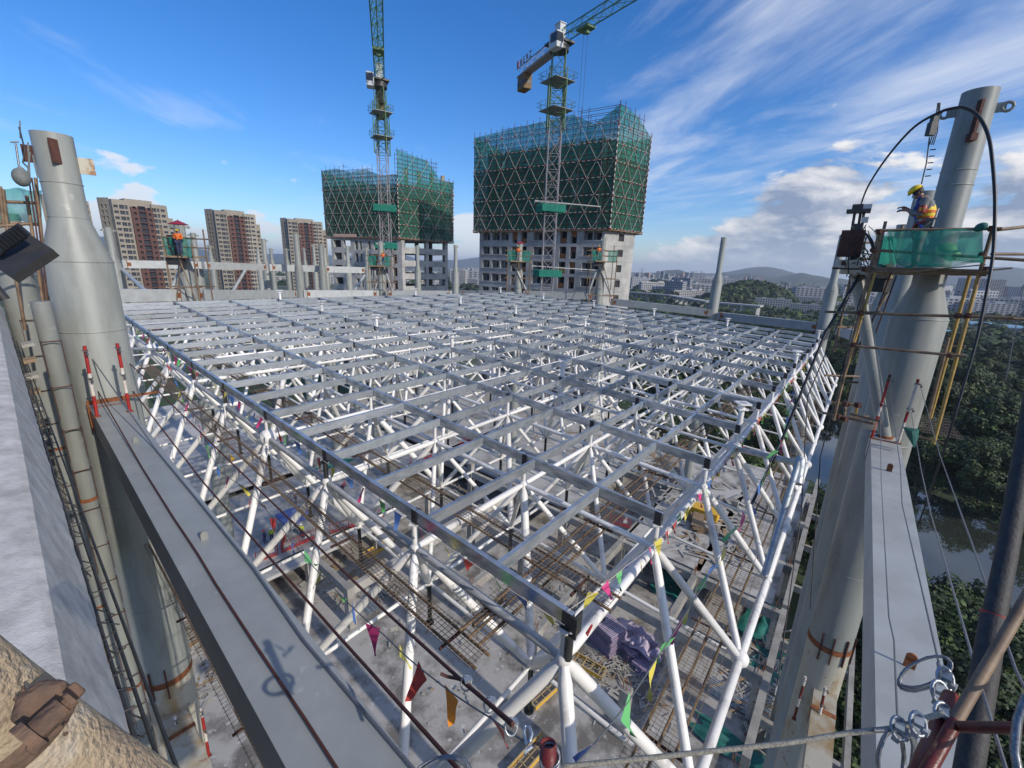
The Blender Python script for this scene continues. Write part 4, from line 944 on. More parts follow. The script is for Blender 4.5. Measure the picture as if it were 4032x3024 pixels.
byview(2855,2895,1185,1158,'low',-.5,'small white house at the left foot of the wooded hill')
byview(3160,3215,1168,1124,'towerw',-.5,'slim white tower just right of the wooded hill')
byview(3110,3130,1148,1112,'towerw',-.5,'lone thin white tower above the wooded hill')
byview(2560,2600,1142,1105,'towerr',-.4,'small brown block between the wooded knolls right of the right tower')
for k,(a,b,yb,yt,kd) in enumerate(((3740,3800,1212,1097,'tower'),(3795,3860,1215,1100,'tower'),(3860,3925,1216,1102,'towerw'),(3905,3950,1200,1128,'towerr'),(3950,4000,1195,1130,'tower'),(3995,4040,1218,1128,'tower'),(4020,4090,1220,1140,'towerr'))):
    byview(a,b,yb,yt,kd,-.75+.1*(k%3),['leftmost grey high rise right of the right mast','second grey high rise right of the right mast','bright sided high rise crossed by the black hose','pinkish tower right of the bright sided high rise','grey tower behind the cream block at the right','dark slim tower at the right edge','pink tower cut by the right edge of the photo'][k])
byview(3905,3985,1222,1180,'slab',-.7,'cream coloured block with balconies at the foot of the right high rises')
byview(3710,3728,1182,1145,'towerr',-.7,'small orange tower just right of the right mast')
rnd=random.Random(21)
def skyline(x0,x1,yb,y0,y1,n,kinds):
    for k in range(n):
        x=x0+(x1-x0)*(k+.5)/n+rnd.uniform(-3,3); wd=(x1-x0)/n*rnd.uniform(.7,.95); byview(x-wd/2,x+wd/2,yb+rnd.uniform(-3,3),rnd.uniform(y0,y1),rnd.choice(kinds),rnd.uniform(-.9,-.2))
skyline(2480,2770,1110,1068,1084,15,['tower','tower','towerw','towerr'])
skyline(2905,3010,1112,1086,1094,6,['tower','towerr'])
skyline(3045,3180,1140,1118,1128,8,['towerw','towerr','slabg'])
skyline(3340,3420,1160,1120,1140,6,['towerw','tower','towerr'])
skyline(1780,1890,1090,1058,1072,9,['towerw','tower'])
skyline(1100,1300,1085,1050,1065,7,['tower','towerw'])
byview(1795,1838,1130,1062,'towerw',-.3,'pale mid rise block in the gap between the two towers')
byview(1842,1885,1142,1100,'slabg',-.3,'grey block lower right in the gap between the two towers')
for k in range(210):
    X=rnd.choice([rnd.uniform(2480,4100)]*5+[rnd.uniform(1100,1900)]); hy=1048+.0354*(X-2016); yb=hy+14+rnd.random()**1.3*120*(1 if X>3300 else .75)
    p=U(X,yb,GZ); d=math.hypot(p.x,p.y)
    if 2860<X<3300 and 1110<yb<1185: continue
    kd=rnd.choice(['slab','low','low','slabg','slab']); s=rnd.uniform(.6,1.3)*(1 if d<900 else 1.4); bld(kd,p.x,p.y,rnd.uniform(-.9,.3),(s*rnd.uniform(.7,1.3),s,rnd.uniform(.6,1.4)))
# blue roofed sheds on the right
for k,(a,b,yb) in enumerate(((3705,3830,1228),(3800,3895,1300),(3900,4010,1312),(3960,4032,1280),(3260,3330,1255),(3700,3760,1340),(2885,2960,1176))):
    c=U((a+b)/2,yb,GZ); dd=math.hypot(c.x,c.y); wd=(H(a,yb,dd)-H(b,yb,dd)).length; t=thing('industrial_shed',['long blue roofed shed under the right high rises','blue arched shed roof right of the right mast','pale blue shed roof at the right edge, lower','pale blue shed roof at the right edge, upper','blue roofed shed behind the far corner mast','small shed roof near the river wood','white flat shed roof left of the factory'][k],'shed',c)
    mb=MB().box((c.x,c.y,GZ+3),wd,18,6,-.6); part('wall',mb,'cityw',t); mb=MB(); ax=Vector((math.cos(-.6),math.sin(-.6),0)); ay=Vector((-ax.y,ax.x,0))
    for i in range(6):
        a0_=PI*i/6;a1_=PI*(i+1)/6; P_=[c+ax*s*wd*.51+ay*9.4*math.cos(q)+Vector((0,0,6+2.2*math.sin(q))) for q in (a0_,a1_) for s in (-1,1)]; mb.add(P_,[(0,1,3,2)])
    part('roof',mb,'roofb',t)
# viaduct and pylons
t=thing('viaduct','pale road viaduct on piers crossing the plain right of the right tower','viaduct',U(2700,1180,GZ)); P=[U(2480,1150,GZ+12),U(2640,1163,GZ+12),U(2800,1190,GZ+12),U(3000,1206,GZ+12)]
for k in range(3): part('deck',MB().bar(P[k],P[k+1],12,1.6),'cityw',t)
pm=MB().box((0,0,-5.8),4,2,11.6).mesh('pier','cityw')
for k in range(3):
    for j in range(8): place('pier',pm,lerp(P[k],P[k+1],(j+.5)/8),t)
for k,(x,yb,yt) in enumerate(((2520,1135,1056),(2655,1150,1067),(2718,1165,1068),(2750,1148,1066),(2838,1180,1072))):
    c=U(x,yb,GZ); h_=zat((c.x,c.y),yt)-GZ; t=thing('power_pylon','steel lattice power pylon '+['nearest the right tower','second from the right tower','third from the right tower, tall and thin','fourth from the right tower','just right of the lone slim mast'][k],'pylon',c); mb=MB(); w0=h_*.09
    for s in range(4):
        a=PI/4+s*PI/2; mb.tube([c+Vector((math.cos(a)*w0,math.sin(a)*w0,0)),c+Vector((math.cos(a)*w0*.15,math.sin(a)*w0*.15,h_))],.22,3,False)
    part('legs',mb,'cityg',t); mb=MB()
    for k2 in range(9):
        z=h_*k2/9; r0=w0*(1-.85*k2/9); r1=w0*(1-.85*(k2+1)/9)
        for s in range(4): a=PI/4+s*PI/2; b_=a+PI/2; mb.tube([c+Vector((math.cos(a)*r0,math.sin(a)*r0,z)),c+Vector((math.cos(b_)*r1,math.sin(b_)*r1,z+h_/9))],.12,3,False)
    part('lattice',mb,'cityg',t,kind='stuff'); mb=MB()
    for z,l in ((.99,.16),(.88,.20),(.77,.24)): mb.bar(c+Vector((-h_*l,h_*l*.3,h_*z)),c+Vector((h_*l,-h_*l*.3,h_*z)),.5,.5)
    part('cross_arm',mb,'cityg',t)
# ================================================================ VEGETATION
def tree_proto(seed,h,rad,n,light):
    rnd=random.Random(seed); tk=MB(); tk.tube([(0,0,0),(.1,.05,h*.35),(0,.1,h*.62)],[.28,.2,.1],6)
    cl=[]
    for k in range(n):
        a=rnd.uniform(0,2*PI); r=rad*rnd.random()**.6*.85; z=h*(.42+.5*rnd.random()*(1-.45*(r/rad)**2)); c=Vector((math.cos(a)*r,math.sin(a)*r,z)); cl.append((c,rnd.uniform(.26,.42)*rad))
        if k<5: tk.tube([(0,.05,h*rnd.uniform(.3,.5)),c],[.1,.03],4,False)
    cl.append((Vector((0,0,h*.88)),rad*.38)); lf=MB()
    for ci,(c,r) in enumerate(cl):
        lf.cm=1 if (light and ci%3==0) or ci%5==0 else 0
        for k in range(120):
            u=Vector((rnd.gauss(0,1),rnd.gauss(0,1),rnd.gauss(.35,1))).normalized(); p=c+Vector((u.x,u.y,u.z*.75))*r*rnd.uniform(.72,1.08); s=rnd.uniform(.10,.24)*(.5+rad*.14)
            nn=(u+Vector((rnd.uniform(-.6,.6),rnd.uniform(-.6,.6),rnd.uniform(-.2,.8)))).normalized(); a=nn.cross(Vector((rnd.uniform(-1,1),rnd.uniform(-1,1),.3))).normalized(); b=nn.cross(a)
            lf.add([p-a*s-b*s*.5,p+a*s*.2-b*s,p+a*s+b*s*.4,p-a*s*.3+b*s],[(0,1,2,3)])
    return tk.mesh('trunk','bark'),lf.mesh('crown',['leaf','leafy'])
TP_=[tree_proto(1,10,4.2,20,0),tree_proto(2,9,3.6,18,1),tree_proto(3,12,4.6,24,0),tree_proto(4,7,3.4,14,1)]
TL_=['round dark green broadleaf tree in the wood right of the masts','light green bushy tree in the wood right of the masts','tall dark tree in the wood right of the masts','low spreading light tree in the wood right of the masts']
ntree=[0]
def zone(p):
    X=math.atan2(p[0],p[1]); d=math.hypot(p[0],p[1])
    if X<.60: return 'beyond the far ring beam'
    if d<88: return 'on the near river bank'
    if d<175: return 'on the far river bank'
    return 'at the back of the river wood'
def tree(k,p,s,lab=None,grp=None):
    b0=TL_[k].replace('in the wood right of the masts',zone(p)); lab=lab or b0; grp=grp or 'trees: '+b0
    t=thing('tree',lab or TL_[k],'tree',p,grp or 'trees: '+TL_[k]); t.scale=(s,s,s*random.uniform(.85,1.15)); t.rotation_euler=(0,0,random.uniform(0,6.28)); ntree[0]+=1
    for nm,me in (('trunk',TP_[k][0]),('crown',TP_[k][1])):
        o=bpy.data.objects.new(nm,me); col.objects.link(o); o.parent=t
def inpoly(p,P):
    c=False; n=len(P)
    for i in range(n):
        a,b=P[i],P[(i+1)%n]
        if (a[1]>p[1])!=(b[1]>p[1]) and p[0]<(b[0]-a[0])*(p[1]-a[1])/(b[1]-a[1])+a[0]: c=not c
    return c
rp=[U(x,y,GZ).xy for x,y in RIV_N]+[U(x,y,GZ).xy for x,y in RIV_F][::-1]; rp=[(v.x,v.y) for v in rp]
rc=(sum(v[0] for v in rp)/len(rp),sum(v[1] for v in rp)/len(rp))
rnd=random.Random(5); pts=[]; tries=0
def gij(x,y):
    v=Vector((x-1.14*KS,y-6.558*KS,0))/MOD; dd=DA.x*DB.y-DA.y*DB.x; return (v.x*DB.y-v.y*DB.x)/dd,(DA.x*v.y-DA.y*v.x)/dd
far_t=[]
while len(pts)<300 and tries<40000:
    tries+=1; X=rnd.uniform(2500,4250); Y=1240+ (rnd.random()**1.35)*1750; 
    if X<3000 and Y<1700 and Y>1420: pass
    p=U(X,Y,GZ); i,j=gij(p.x,p.y)
    if j>-3.2 and i<26: continue
    if inpoly((p.x,p.y),rp): continue
    yb_=[a[1]+(b[1]-a[1])*(X-a[0])/(b[0]-a[0]) for a,b in zip(RIV_N[:-1],RIV_N[1:]) if a[0]<=X<b[0]]
    if yb_ and yb_[0]-40<Y<yb_[0]+ (370 if X>3500 else 200): continue
    if inpoly((p.x+(rc[0]-p.x)*.05,p.y+(rc[1]-p.y)*.05),rp): continue
    d=math.hypot(p.x,p.y)
    if d>420 or d<24: continue
    if any((p.x-q[0])**2+(p.y-q[1])**2<(3.6+d*.012)**2 for q in pts): continue
    pts.append((p.x,p.y,d))
for x,y,d in pts: tree(rnd.choice([0,0,1,2,3]),(x,y,GZ),rnd.uniform(.85,1.3)*(1 if d<150 else 1.25))
# wood beyond the nearest trees: leaf clumps in one mass
def wood(name,pts_,r0,hf,m=('leaf','leafy'),seed=3,per=34,ls=.3):
    rnd=random.Random(seed); mb=MB()
    for x,y,z in pts_:
        r=r0*rnd.uniform(.7,1.25); c=Vector((x,y,z+r*hf)); mb.cm=1 if rnd.random()<.2 else 0
        for k in range(per):
            u=Vector((rnd.gauss(0,1),rnd.gauss(0,1),abs(rnd.gauss(.2,1)))).normalized(); p=c+u*r*rnd.uniform(.75,1.05); s=r*ls*rnd.uniform(.7,1.3); nn=(u+Vector((rnd.uniform(-.5,.5),rnd.uniform(-.5,.5),rnd.uniform(0,.6)))).normalized(); a=nn.cross(Vector((rnd.uniform(-1,1),rnd.uniform(-1,1),.2))).normalized(); b=nn.cross(a); mb.add([p-a*s-b*s*.5,p+a*s*.2-b*s,p+a*s+b*s*.4,p-a*s*.3+b*s],[(0,1,2,3)])
    part(name,mb,list(m),kind='stuff')
P_=[]
for k in range(2600):
    X=rnd.uniform(2440,4200); hy=1048+.0354*(X-2016); Y=hy+rnd.uniform(75,330) if X<3330 else hy+rnd.uniform(110,420); p=U(X,Y,GZ); i,j=gij(p.x,p.y)
    if (j>-3.2 and i<26) or inpoly((p.x,p.y),rp) or math.hypot(p.x,p.y)<75: continue
    P_.append((p.x,p.y,GZ))
wood('distant_wood',P_[:1500],5.2,.45)
P_=[]
for k in range(900):
    X=rnd.choice([rnd.uniform(2480,4100)]*4+[rnd.uniform(1100,1900)]); hy=1048+.0354*(X-2016); Y=hy+rnd.uniform(22,110); p=U(X,Y,GZ); P_.append((p.x,p.y,GZ))
wood('tree_belts_in_the_plain',P_,9,.2,seed=8,per=22,ls=.4)
# undergrowth on the banks
P_=[]
for k in range(1500):
    X=rnd.uniform(2900,4300); Y=rnd.uniform(1500,3100); p=U(X,Y,GZ); i,j=gij(p.x,p.y)
    if (j>-1.6 and i<26) or inpoly((p.x,p.y),rp): continue
    P_.append((p.x,p.y,GZ))
wood('undergrowth',P_,1.7,.15,seed=12,per=75,ls=.13)
# wooded knolls
def knoll(x0,x1,yb,yt,label):
    c=U((x0+x1)/2,yb,GZ); d=math.hypot(c.x,c.y); wd=(H(x0,yb,d)-H(x1,yb,d)).length/2; h=zat((c.x,c.y),yt)-GZ; rnd=random.Random(int(x0)); mb=MB(); n,m_=28,7
    for i in range(m_+1):
        for k in range(n):
            a=2*PI*k/n; r=wd*i/m_*(1+.08*math.sin(3*a+x0)); mb.v.append((c.x+r*math.cos(a),c.y+r*.5*math.sin(a),GZ+(h-5)*math.cos(PI/2*i/m_)**.8))
    for i in range(m_):
        for k in range(n): mb.f.append((i*n+k,(i+1)*n+k,(i+1)*n+(k+1)%n,i*n+(k+1)%n))
    mb.m=[0]*len(mb.f); mb.sm=[True]*len(mb.f); part('hill',mb,'hill',kind='structure'); P=[]
    for k in range(520):
        a=rnd.uniform(0,2*PI); t=rnd.random()**.5; P.append((c.x+wd*t*math.cos(a),c.y+wd*.5*t*math.sin(a),GZ+(h-5)*max(0,math.cos(PI/2*t))**.8))
    wood('hill_wood',P,7.5,.3,seed=int(x1),per=30,ls=.33)
knoll(2770,3140,1190,1116,'')
knoll(2500,2680,1150,1112,'')
knoll(3290,3420,1165,1125,'')
# ================================================================ ON THE FLOORS
def fl(px,py,z=ZL): return U(px,py,z)
rnd=random.Random(33)
# broken boards, planks and rubble (nobody could count these)
mb=MB()
def scatter(cx,cy,rx,ry,n,z,l0,l1,th=.04,wd=.12):
    for k in range(n):
        p=U(cx+rnd.gauss(0,rx),cy+rnd.gauss(0,ry),z); a=rnd.uniform(0,PI); l=rnd.uniform(l0,l1); mb.cm=rnd.choice([0,1,1,1,2,2]); dz=rnd.uniform(.03,.25)
        mb.bar(p+Vector((-math.cos(a)*l/2,-math.sin(a)*l/2,dz)),p+Vector((math.cos(a)*l/2,math.sin(a)*l/2,dz+rnd.uniform(-.05,.1))),wd*rnd.uniform(.5,1.8),th)
scatter(2400,2640,60,40,110,ZL,.3,1.6,wd=.07); scatter(2520,2740,80,60,80,ZL,.2,1.0,wd=.08); scatter(1360,2270,60,40,160,ZL,1,4,wd=.35); scatter(760,2640,50,60,120,ZL,1,4,wd=.3); scatter(1420,2330,60,30,120,ZL,.3,2)
scatter(2840,2080,90,70,120,ZS,.5,3,wd=.25); scatter(2700,1950,110,50,90,ZS,.5,3,wd=.25); scatter(2560,1760,120,40,160,ZS,.5,3,wd=.3); scatter(1900,1900,120,60,90,ZL,.5,3); scatter(3000,2660,60,120,180,ZL,.6,4,wd=.15); scatter(2200,2350,120,90,80,ZL,.2,.9); scatter(1800,2600,160,140,60,ZL,.1,.5)
scatter(1650,1650,200,60,50,ZS,.5,3); scatter(2350,1650,200,60,70,ZS,.5,3)
part('board_and_rubble_litter',mb,['wood','concl','conc'],kind='stuff')
def pile(name,px,py,z,m,n,sx,sy,th,rz,label,cat,jit=.1,grp=None):
    p=U(px,py,z); t=thing(name,label,cat,p,grp); r2=random.Random(int(px))
    for k in range(n):
        a=rz+r2.uniform(-jit,jit); part({'timber_stack':'timber','sheet_stack':'sheet'}.get(name,'layer'),MB().box(p+Vector((r2.uniform(-.06,.06),r2.uniform(-.06,.06),th*(k+.5)*1.02)),sx,sy,th*.80,a),('purpled' if (m=='purple' and k%2) else m),t)
    return t,p
Mt['purpled']=mat('dark lilac sheets',(.20,.16,.22),.6)
t1_,p1_=pile('sheet_stack',2375,2530,ZL,'purple',24,3.4,2.0,.10,gb-.25,'lilac film-wrapped stack of corrugated sheets on the lower floor near the roof corner','sheet stack',.02)
t0_,p0_=pile('sheet_stack',2470,2560,ZL,'purple',14,2.6,1.8,.08,gb-.3,'crumpled lilac stack of sheets leaning beside the larger striped stack','sheet stack',.25)
pile('sheet_stack',2540,2620,ZL,'purple',9,2.4,1.5,.08,ga+.3,'lowest lilac heap of torn wrapped sheets nearest the square column','sheet stack',.5)
pile('timber_stack',2680,1790,ZS,'wood',10,3.0,1.6,.09,ga,'stack of planks beside grey block pallets on the far floor','timber stack')
pile('timber_stack',2745,2070,ZS,'wood',9,3.4,1.3,.10,ga+.5,'heap of splayed boards beside the yellow bin','timber stack',.4)
pile('timber_stack',2130,1640,ZS,'woody',8,3,1.2,.1,ga,'orange-brown timber stack under the middle of the roof','timber stack')
for k,(x,y) in enumerate(((2560,1740),(2600,1760),(2525,1752),(2640,1742),(2580,1722),(2500,1730),(2470,1815))):
    pile('block_pallet',x,y,ZS,'concl',5,1.2,1.0,.22,ga,'pallet of grey blocks '+['in the middle of the block yard','right in the block yard','left in the block yard','rightmost at the back of the block yard','centre back of the block yard','leftmost at the back of the block yard','alone left of the block yard'][k],'block pallet',.03)
aa=Vector((math.cos(gb-.25),math.sin(gb-.25),0)); ab=Vector((-aa.y,aa.x,0)); Mt['purplel']=mat('pale lilac film',(.56,.48,.58),.45,0,(.36,.29,.38),3,.5,6)
for k in range(21): part('rib',MB().bar(p1_+aa*(-1.65+k*.165)-ab*1.0+Vector((0,0,2.48)),p1_+aa*(-1.65+k*.165)+ab*1.0+Vector((0,0,2.48)),.07,.08),'purplel',t1_)
def cratef(px,py,z,rz,label):
    p=U(px,py,z); t=thing('open_frame_crate',label,'crate',p); a=Vector((math.cos(rz),math.sin(rz),0)); b=Vector((-a.y,a.x,0)); l,w_,h=1.9,.5,.42; up_=Vector((0,0,1))
    for s in (-1,1):
        part('side_rail',MB().bar(p+b*s*w_-a*l+up_*h,p+b*s*w_+a*l+up_*h,.09,.09).bar(p+b*s*w_-a*l+up_*.06,p+b*s*w_+a*l+up_*.06,.09,.09),'woody',t); part('side_panel',MB().boxm(p+b*s*w_*1.04+up_*h*.5,a*l,b*.01,up_*h*.42),'yelbin',t)
        part('end_frame',MB().bar(p+a*s*l-b*w_+up_*h,p+a*s*l+b*w_+up_*h,.09,.08).bar(p+a*s*l-b*w_+up_*.05,p+a*s*l+b*w_+up_*.05,.09,.08),'woody',t)
    for k in range(-2,3): part('cross_slat',MB().bar(p+a*k*l*.4-b*w_+up_*h,p+a*k*l*.4+b*w_+up_*h,.06,.05),'woody',t)
    part('centre_rail',MB().bar(p-a*l+up_*(h-.06),p+a*l+up_*(h-.06),.05,.05),'woody',t)
cratef(2153,2725,ZL,ga-.15,'yellow open slatted crate on the concrete right of the corner node')
cratef(2085,2990,ZL,ga-.1,'second yellow open crate cut by the bottom edge beside the maroon pipe')
cratef(2300,2620,ZL,gb+.1,'ochre open crate lying against the lilac sheet stacks')
cratef(1490,2165,ZL,ga,'brown timber crate in the dark bay under the slab edge')
# yellow bin with ribs
p=U(2770,2035,ZS); t=thing('skip_bin','yellow ribbed skip bin on the cluttered right floor','skip bin',p); part('tub',MB().boxm(p+Vector((0,0,.6)),DB*1.7,DA*.8,Vector((0,0,.6))).boxm(p+Vector((0,0,1.22)),DB*1.75,DA*.86,Vector((0,0,.05))),'yelbin',t)
for k in range(7): part('rib',MB().boxm(p+DB*(-1.5+k*.5)-DA*.83+Vector((0,0,.6)),DB*.05,DA*.04,Vector((0,0,.58))),'yelbin',t)
p=U(880,1840,ZS); t=thing('yellow_machine','yellow site machine with black tracks seen between struts at the left','machine',p); part('tub',MB().boxm(p+Vector((0,0,.9)),DA*1.3,DB*.9,Vector((0,0,.5))).boxm(p+Vector((0,0,1.6))+DA*.5,DA*.5,DB*.6,Vector((0,0,.5))),'yelbin',t)
for s in (-1,1): part('track',MB().tube([p+DB*(s*.9-.18)+Vector((0,0,.35)),p+DB*(s*.9+.18)+Vector((0,0,.35))],.34,10).boxm(p+DB*s*.9+Vector((0,0,.3)),DA*1.2,DB*.2,Vector((0,0,.28))),'black',t)
# green tarpaulins, rumpled
def tarp(px,py,z,w_,l,rz,label,amp=.35):
    p=U(px,py,z); n=14; mb=MB(); r2=random.Random(int(px)); ph=[r2.uniform(0,6) for _ in range(5)]; a=Vector((math.cos(rz),math.sin(rz),0)); b=Vector((-a.y,a.x,0)); V=[]
    for i in range(n+1):
        for j in range(n+1):
            u=i/n-.5; v=j/n-.5; V.append(p+a*(u*w_*(1+.15*math.sin(9*v+ph[0])))+b*(v*l*(1+.15*math.sin(8*u+ph[1])))+Vector((0,0,.25+amp*(.5*math.sin(9*u+ph[2]+3*v)+.4*math.sin(13*v+ph[3])+.25*math.sin(23*u-17*v))*(1-abs(2*u)**4)*(1-abs(2*v)**4))))
    mb.add(V,[(i*(n+1)+j,(i+1)*(n+1)+j,(i+1)*(n+1)+j+1,i*(n+1)+j+1) for i in range(n) for j in range(n)],True); solo('tarpaulin',mb,'tarp',label,'tarpaulin')
def film(px,py,w_,l,label):
    n0=len(bpy.data.objects); tarp(px,py,ZL,w_,l,gb,label,.9); o=[q for q in bpy.data.objects if q.get('label')==label][0]; o.data.materials[0]=Mt['purplel']; o.location.z+=1.2; o.name='plastic_film'; o['category']='plastic film'
film(2480,2545,3.4,2.6,'rumpled pale lilac film thrown over the sheet stacks'); film(2545,2600,2.6,2.0,'torn lilac film hanging off the lowest sheet heap')
tarp(2640,2300,ZL,5,3,ga,'green tarpaulin heap behind the corner web tubes on the lower floor'); tarp(2690,2260,ZL,6,2.5,gb,'long green tarpaulin by the floor beam at the right'); tarp(2990,2440,ZL,7,3,ga,'green tarpaulin under the outer walkway at the right'); tarp(3060,2640,ZL,4,4,ga,'green tarpaulin by the rusty column bases at the lower right'); tarp(2900,2960,ZL,6,2,gb,'green tarpaulin beside steel bars at the bottom right'); tarp(1290,1830,ZS,6,4,ga,'green tarpaulin far inside under the roof'); tarp(1700,1480,ZS-.5,8,6,ga,'dark green sheet hanging under the middle roof bays',.8)
# red guard fences with posts and framed mesh
FP=MB().box((0,0,.6),.07,.07,1.2).mesh('post','red')
def fence(a,b,label,n=None):
    a=Vector(a);b=Vector(b); n=n or max(2,round((b-a).length/2)); t=thing('guard_fence',label,'fence',lerp(a,b,.5)); d=(b-a).normalized()
    for k in range(n+1): place('post',FP,lerp(a,b,k/n),t)
    for k in range(n):
        p=lerp(a,b,k/n)+d*.1;q=lerp(a,b,(k+1)/n)-d*.1; mb=MB()
        for z in (.12,.35,1.12): mb.bar(p+Vector((0,0,z)),q+Vector((0,0,z)),.05,.05 if z!=.12 else .2)
        for s in range(6): r=lerp(p,q,(s+.5)/6); mb.bar(r+Vector((0,0,.35)),r+Vector((0,0,1.12)),.02,.02,(1,0,0))
        part('panel',mb,'red',t)
        if k%4==1: r=lerp(p,q,.5); part('notice',MB().box(r+Vector((0,0,.75)),.45,.03,.4,math.atan2(d.y,d.x)),'whp',t)
E1=[(1110,2178),(1245,2118),(1300,2102),(1510,2035)]
pe=[U(x,y,ZS+.01) for x,y in E1]; sh=Vector((0,0,0))
fence(pe[0],pe[1],'red guard fence along the slab edge in front of the blue tent'); fence(pe[2],pe[3],'red guard fence along the slab edge right of the square column'); fence(U(1010,2215,ZS),U(1095,2185,ZS),'red guard fence along the slab edge left of the blue tent')
fence(U(1110,2178,ZS),U(1125,2110,ZS),'short red fence closing the left side of the tent bay'); fence(U(1615,1830,ZS),U(1710,1795,ZS),'red guard fence around a far opening in the floor'); fence(U(1810,1760,ZS),U(1880,1725,ZS),'red guard fence seen between purlins in the middle'); fence(U(2400,2060,ZS),U(2480,2080,ZS),'red guard fence on the far right floor edge')
# blue canopy tent
p=U(1165,2090,ZS); t=thing('canopy_tent','blue peaked canopy tent standing at the slab edge','tent',p); apex=p+Vector((0,0,2.9)); q=[p+DA*a*1.5+DB*b*1.5+Vector((0,0,2.1)) for a,b in ((-1,-1),(1,-1),(1,1),(-1,1))]; mb=MB()
for k in range(4): mb.add([q[k],q[(k+1)%4],apex],[(0,1,2)]); mb.quad(q[k]-Vector((0,0,.25)),q[(k+1)%4]-Vector((0,0,.25)),q[(k+1)%4],q[k])
part('canopy',mb,'blue',t)
for c in q: part('leg',MB().tube([Vector((c.x,c.y,ZS)),c],.03,6),'cityw',t)
solo('folding_table',MB().boxm(p-DB*.2+Vector((0,0,.74)),DA*.6,DB*.3,Vector((0,0,.02))).box(p-DA*.5+Vector((0,0,.36)),.04,.5,.72,ga).box(p+DA*.4+Vector((0,0,.36)),.04,.5,.72,ga),'cityw','small table in the shade of the blue tent','table')
solo('boards',MB().box(U(2345,2680,ZL)+Vector((0,0,.05)),1.1,1.0,.05,.5),'concl','pale square board lying on the lower floor near blue scraps','board'); solo('boards',MB().box(U(2425,2755,ZL)+Vector((0,0,.45)),1.3,.7,.08,gb).box(U(2425,2755,ZL)+Vector((0,0,.2)),.2,.2,.4),'concl','pale board table with a dark tool on it on the lower floor','work table'); solo('plate',MB().box(U(1552,2478,ZL)+Vector((0,0,.03)),.75,.42,.04,.2),'mastlow','brown plate lying alone on the stained concrete','plate')
solo('hand_tool',MB().box(U(2425,2755,ZL)+Vector((0,0,.53)),.5,.09,.07,gb),'dark','dark tool lying on the board table','tool')
# rolled steel lying at the bottom right and the left
for k,(x,y,n,l,lab) in enumerate(((2960,2830,12,7,'bundle of long steel bars on the floor under the outer walkway'),(3030,2700,8,6,'bundle of grey channel bars beside the rusty column bases'),(1400,2375,9,5,'bundle of grey bars lying at the foot of the square column'),(820,2600,10,5,'stack of long boards below the left box beam'))):
    p=U(x,y,ZL); t=thing('bar_bundle',lab,'bar bundle',p)
    for i in range(n): part('bar',MB().bar(p+DB*(-l/2)+DA*(i*.14)+Vector((0,0,.08+.05*(i%3))),p+DB*(l/2)+DA*(i*.14+.05)+Vector((0,0,.08+.05*(i%3))),.1,.06),'galv2' if k!=3 else 'wood',t)
# ================================================================ WALKWAYS OF REBAR MESH ON PIPES
def walkway(fa,fb,w_,n_long,label,pipes=2,step=.13,m='bam',extra=0,seed=1):
    """fa, fb: end points of the centre line; w_: half width vector"""
    rnd=random.Random(seed); fa=Vector(fa);fb=Vector(fb); d=(fb-fa); L_=d.length; d/=L_; t=thing('mesh_walkway',label,'walkway',lerp(fa,fb,.5)); mb=MB(); seg=2.4; k=0; up_=Vector((0,0,1))
    while k*seg<L_:
        a=k*seg-.05; b=min(L_,a+seg+.2); tilt=rnd.uniform(-.02,.02); off=w_*rnd.uniform(-.12,.12); mb=MB()
        for i in range(n_long): s=-1+2*i/(n_long-1); mb.tube([fa+d*a+w_*s+off+up_*(tilt*s+.01*(k%2)),fa+d*b+w_*s+off+up_*(tilt*s+.01*(k%2)-.01)],.0048,3,False)
        x=a
        while x<b: mb.tube([fa+d*x-w_*1.05+off+up_*(.008-tilt),fa+d*x+w_*1.05+off+up_*(.008+tilt)],.0048,3,False); x+=step
        part('mesh_sheet',mb,'mesh',t,kind='stuff'); k+=1
    for i in range(pipes):
        s=(-.7+1.4*i/(pipes-1)) if pipes>1 else 0; x=-.1
        while x<L_:
            e=min(L_+.2,x+rnd.uniform(2.8,4)); o=w_*rnd.uniform(-.06,.06); inst('support_pipe',UT[m],fa+d*x+w_*s+o-up_*.045,fa+d*e+w_*s+o-up_*.05,.0215,t); x=e-.15
    x=.5
    while x<L_: inst('cross_pipe',UT['drust'],fa+d*x-w_*1.2-up_*.09,fa+d*x+w_*1.2-up_*.09,.024,t); x+=3.0
    return t
wA=DA*.22
walkway(W(.38,-.02,.18),W(.38,6.6,.18),wA,7,'rusty mesh walkway just inside the left edge purlin of the roof',2,.075,'tan',seed=3)
walkway(W(-.16,.35,-.35),W(-.16,6.6,-.35),wA*.9,7,'rusty mesh walkway hung just outside the left edge purlin',2,.075,'tan',seed=4)
wB=DB*.26
walkway(W(-.15,.38,-.05),W(6.5,.38,-.05),wB,8,'mesh walkway with ochre pipes along the near right edge of the roof',3,.075,'tan',seed=5)
walkway(W(-.6,-.30,ZB+.25),W(9,-.30,ZB+.25),DB*-.36,8,'lower mesh walkway on yellow pipes beside the outer ball nodes at the right',3,.085,'tan',seed=6)
walkway(W(-.75,0.2,ZB+.2),W(-.75,8,ZB+.2),DA*.36,9,'lower mesh walkway on brown pipes between the truss and the left box beam',3,.085,'bam',seed=7)
# bottom right: loose ladder of mesh nearer the camera
a=S(2620,2640,11.5); 
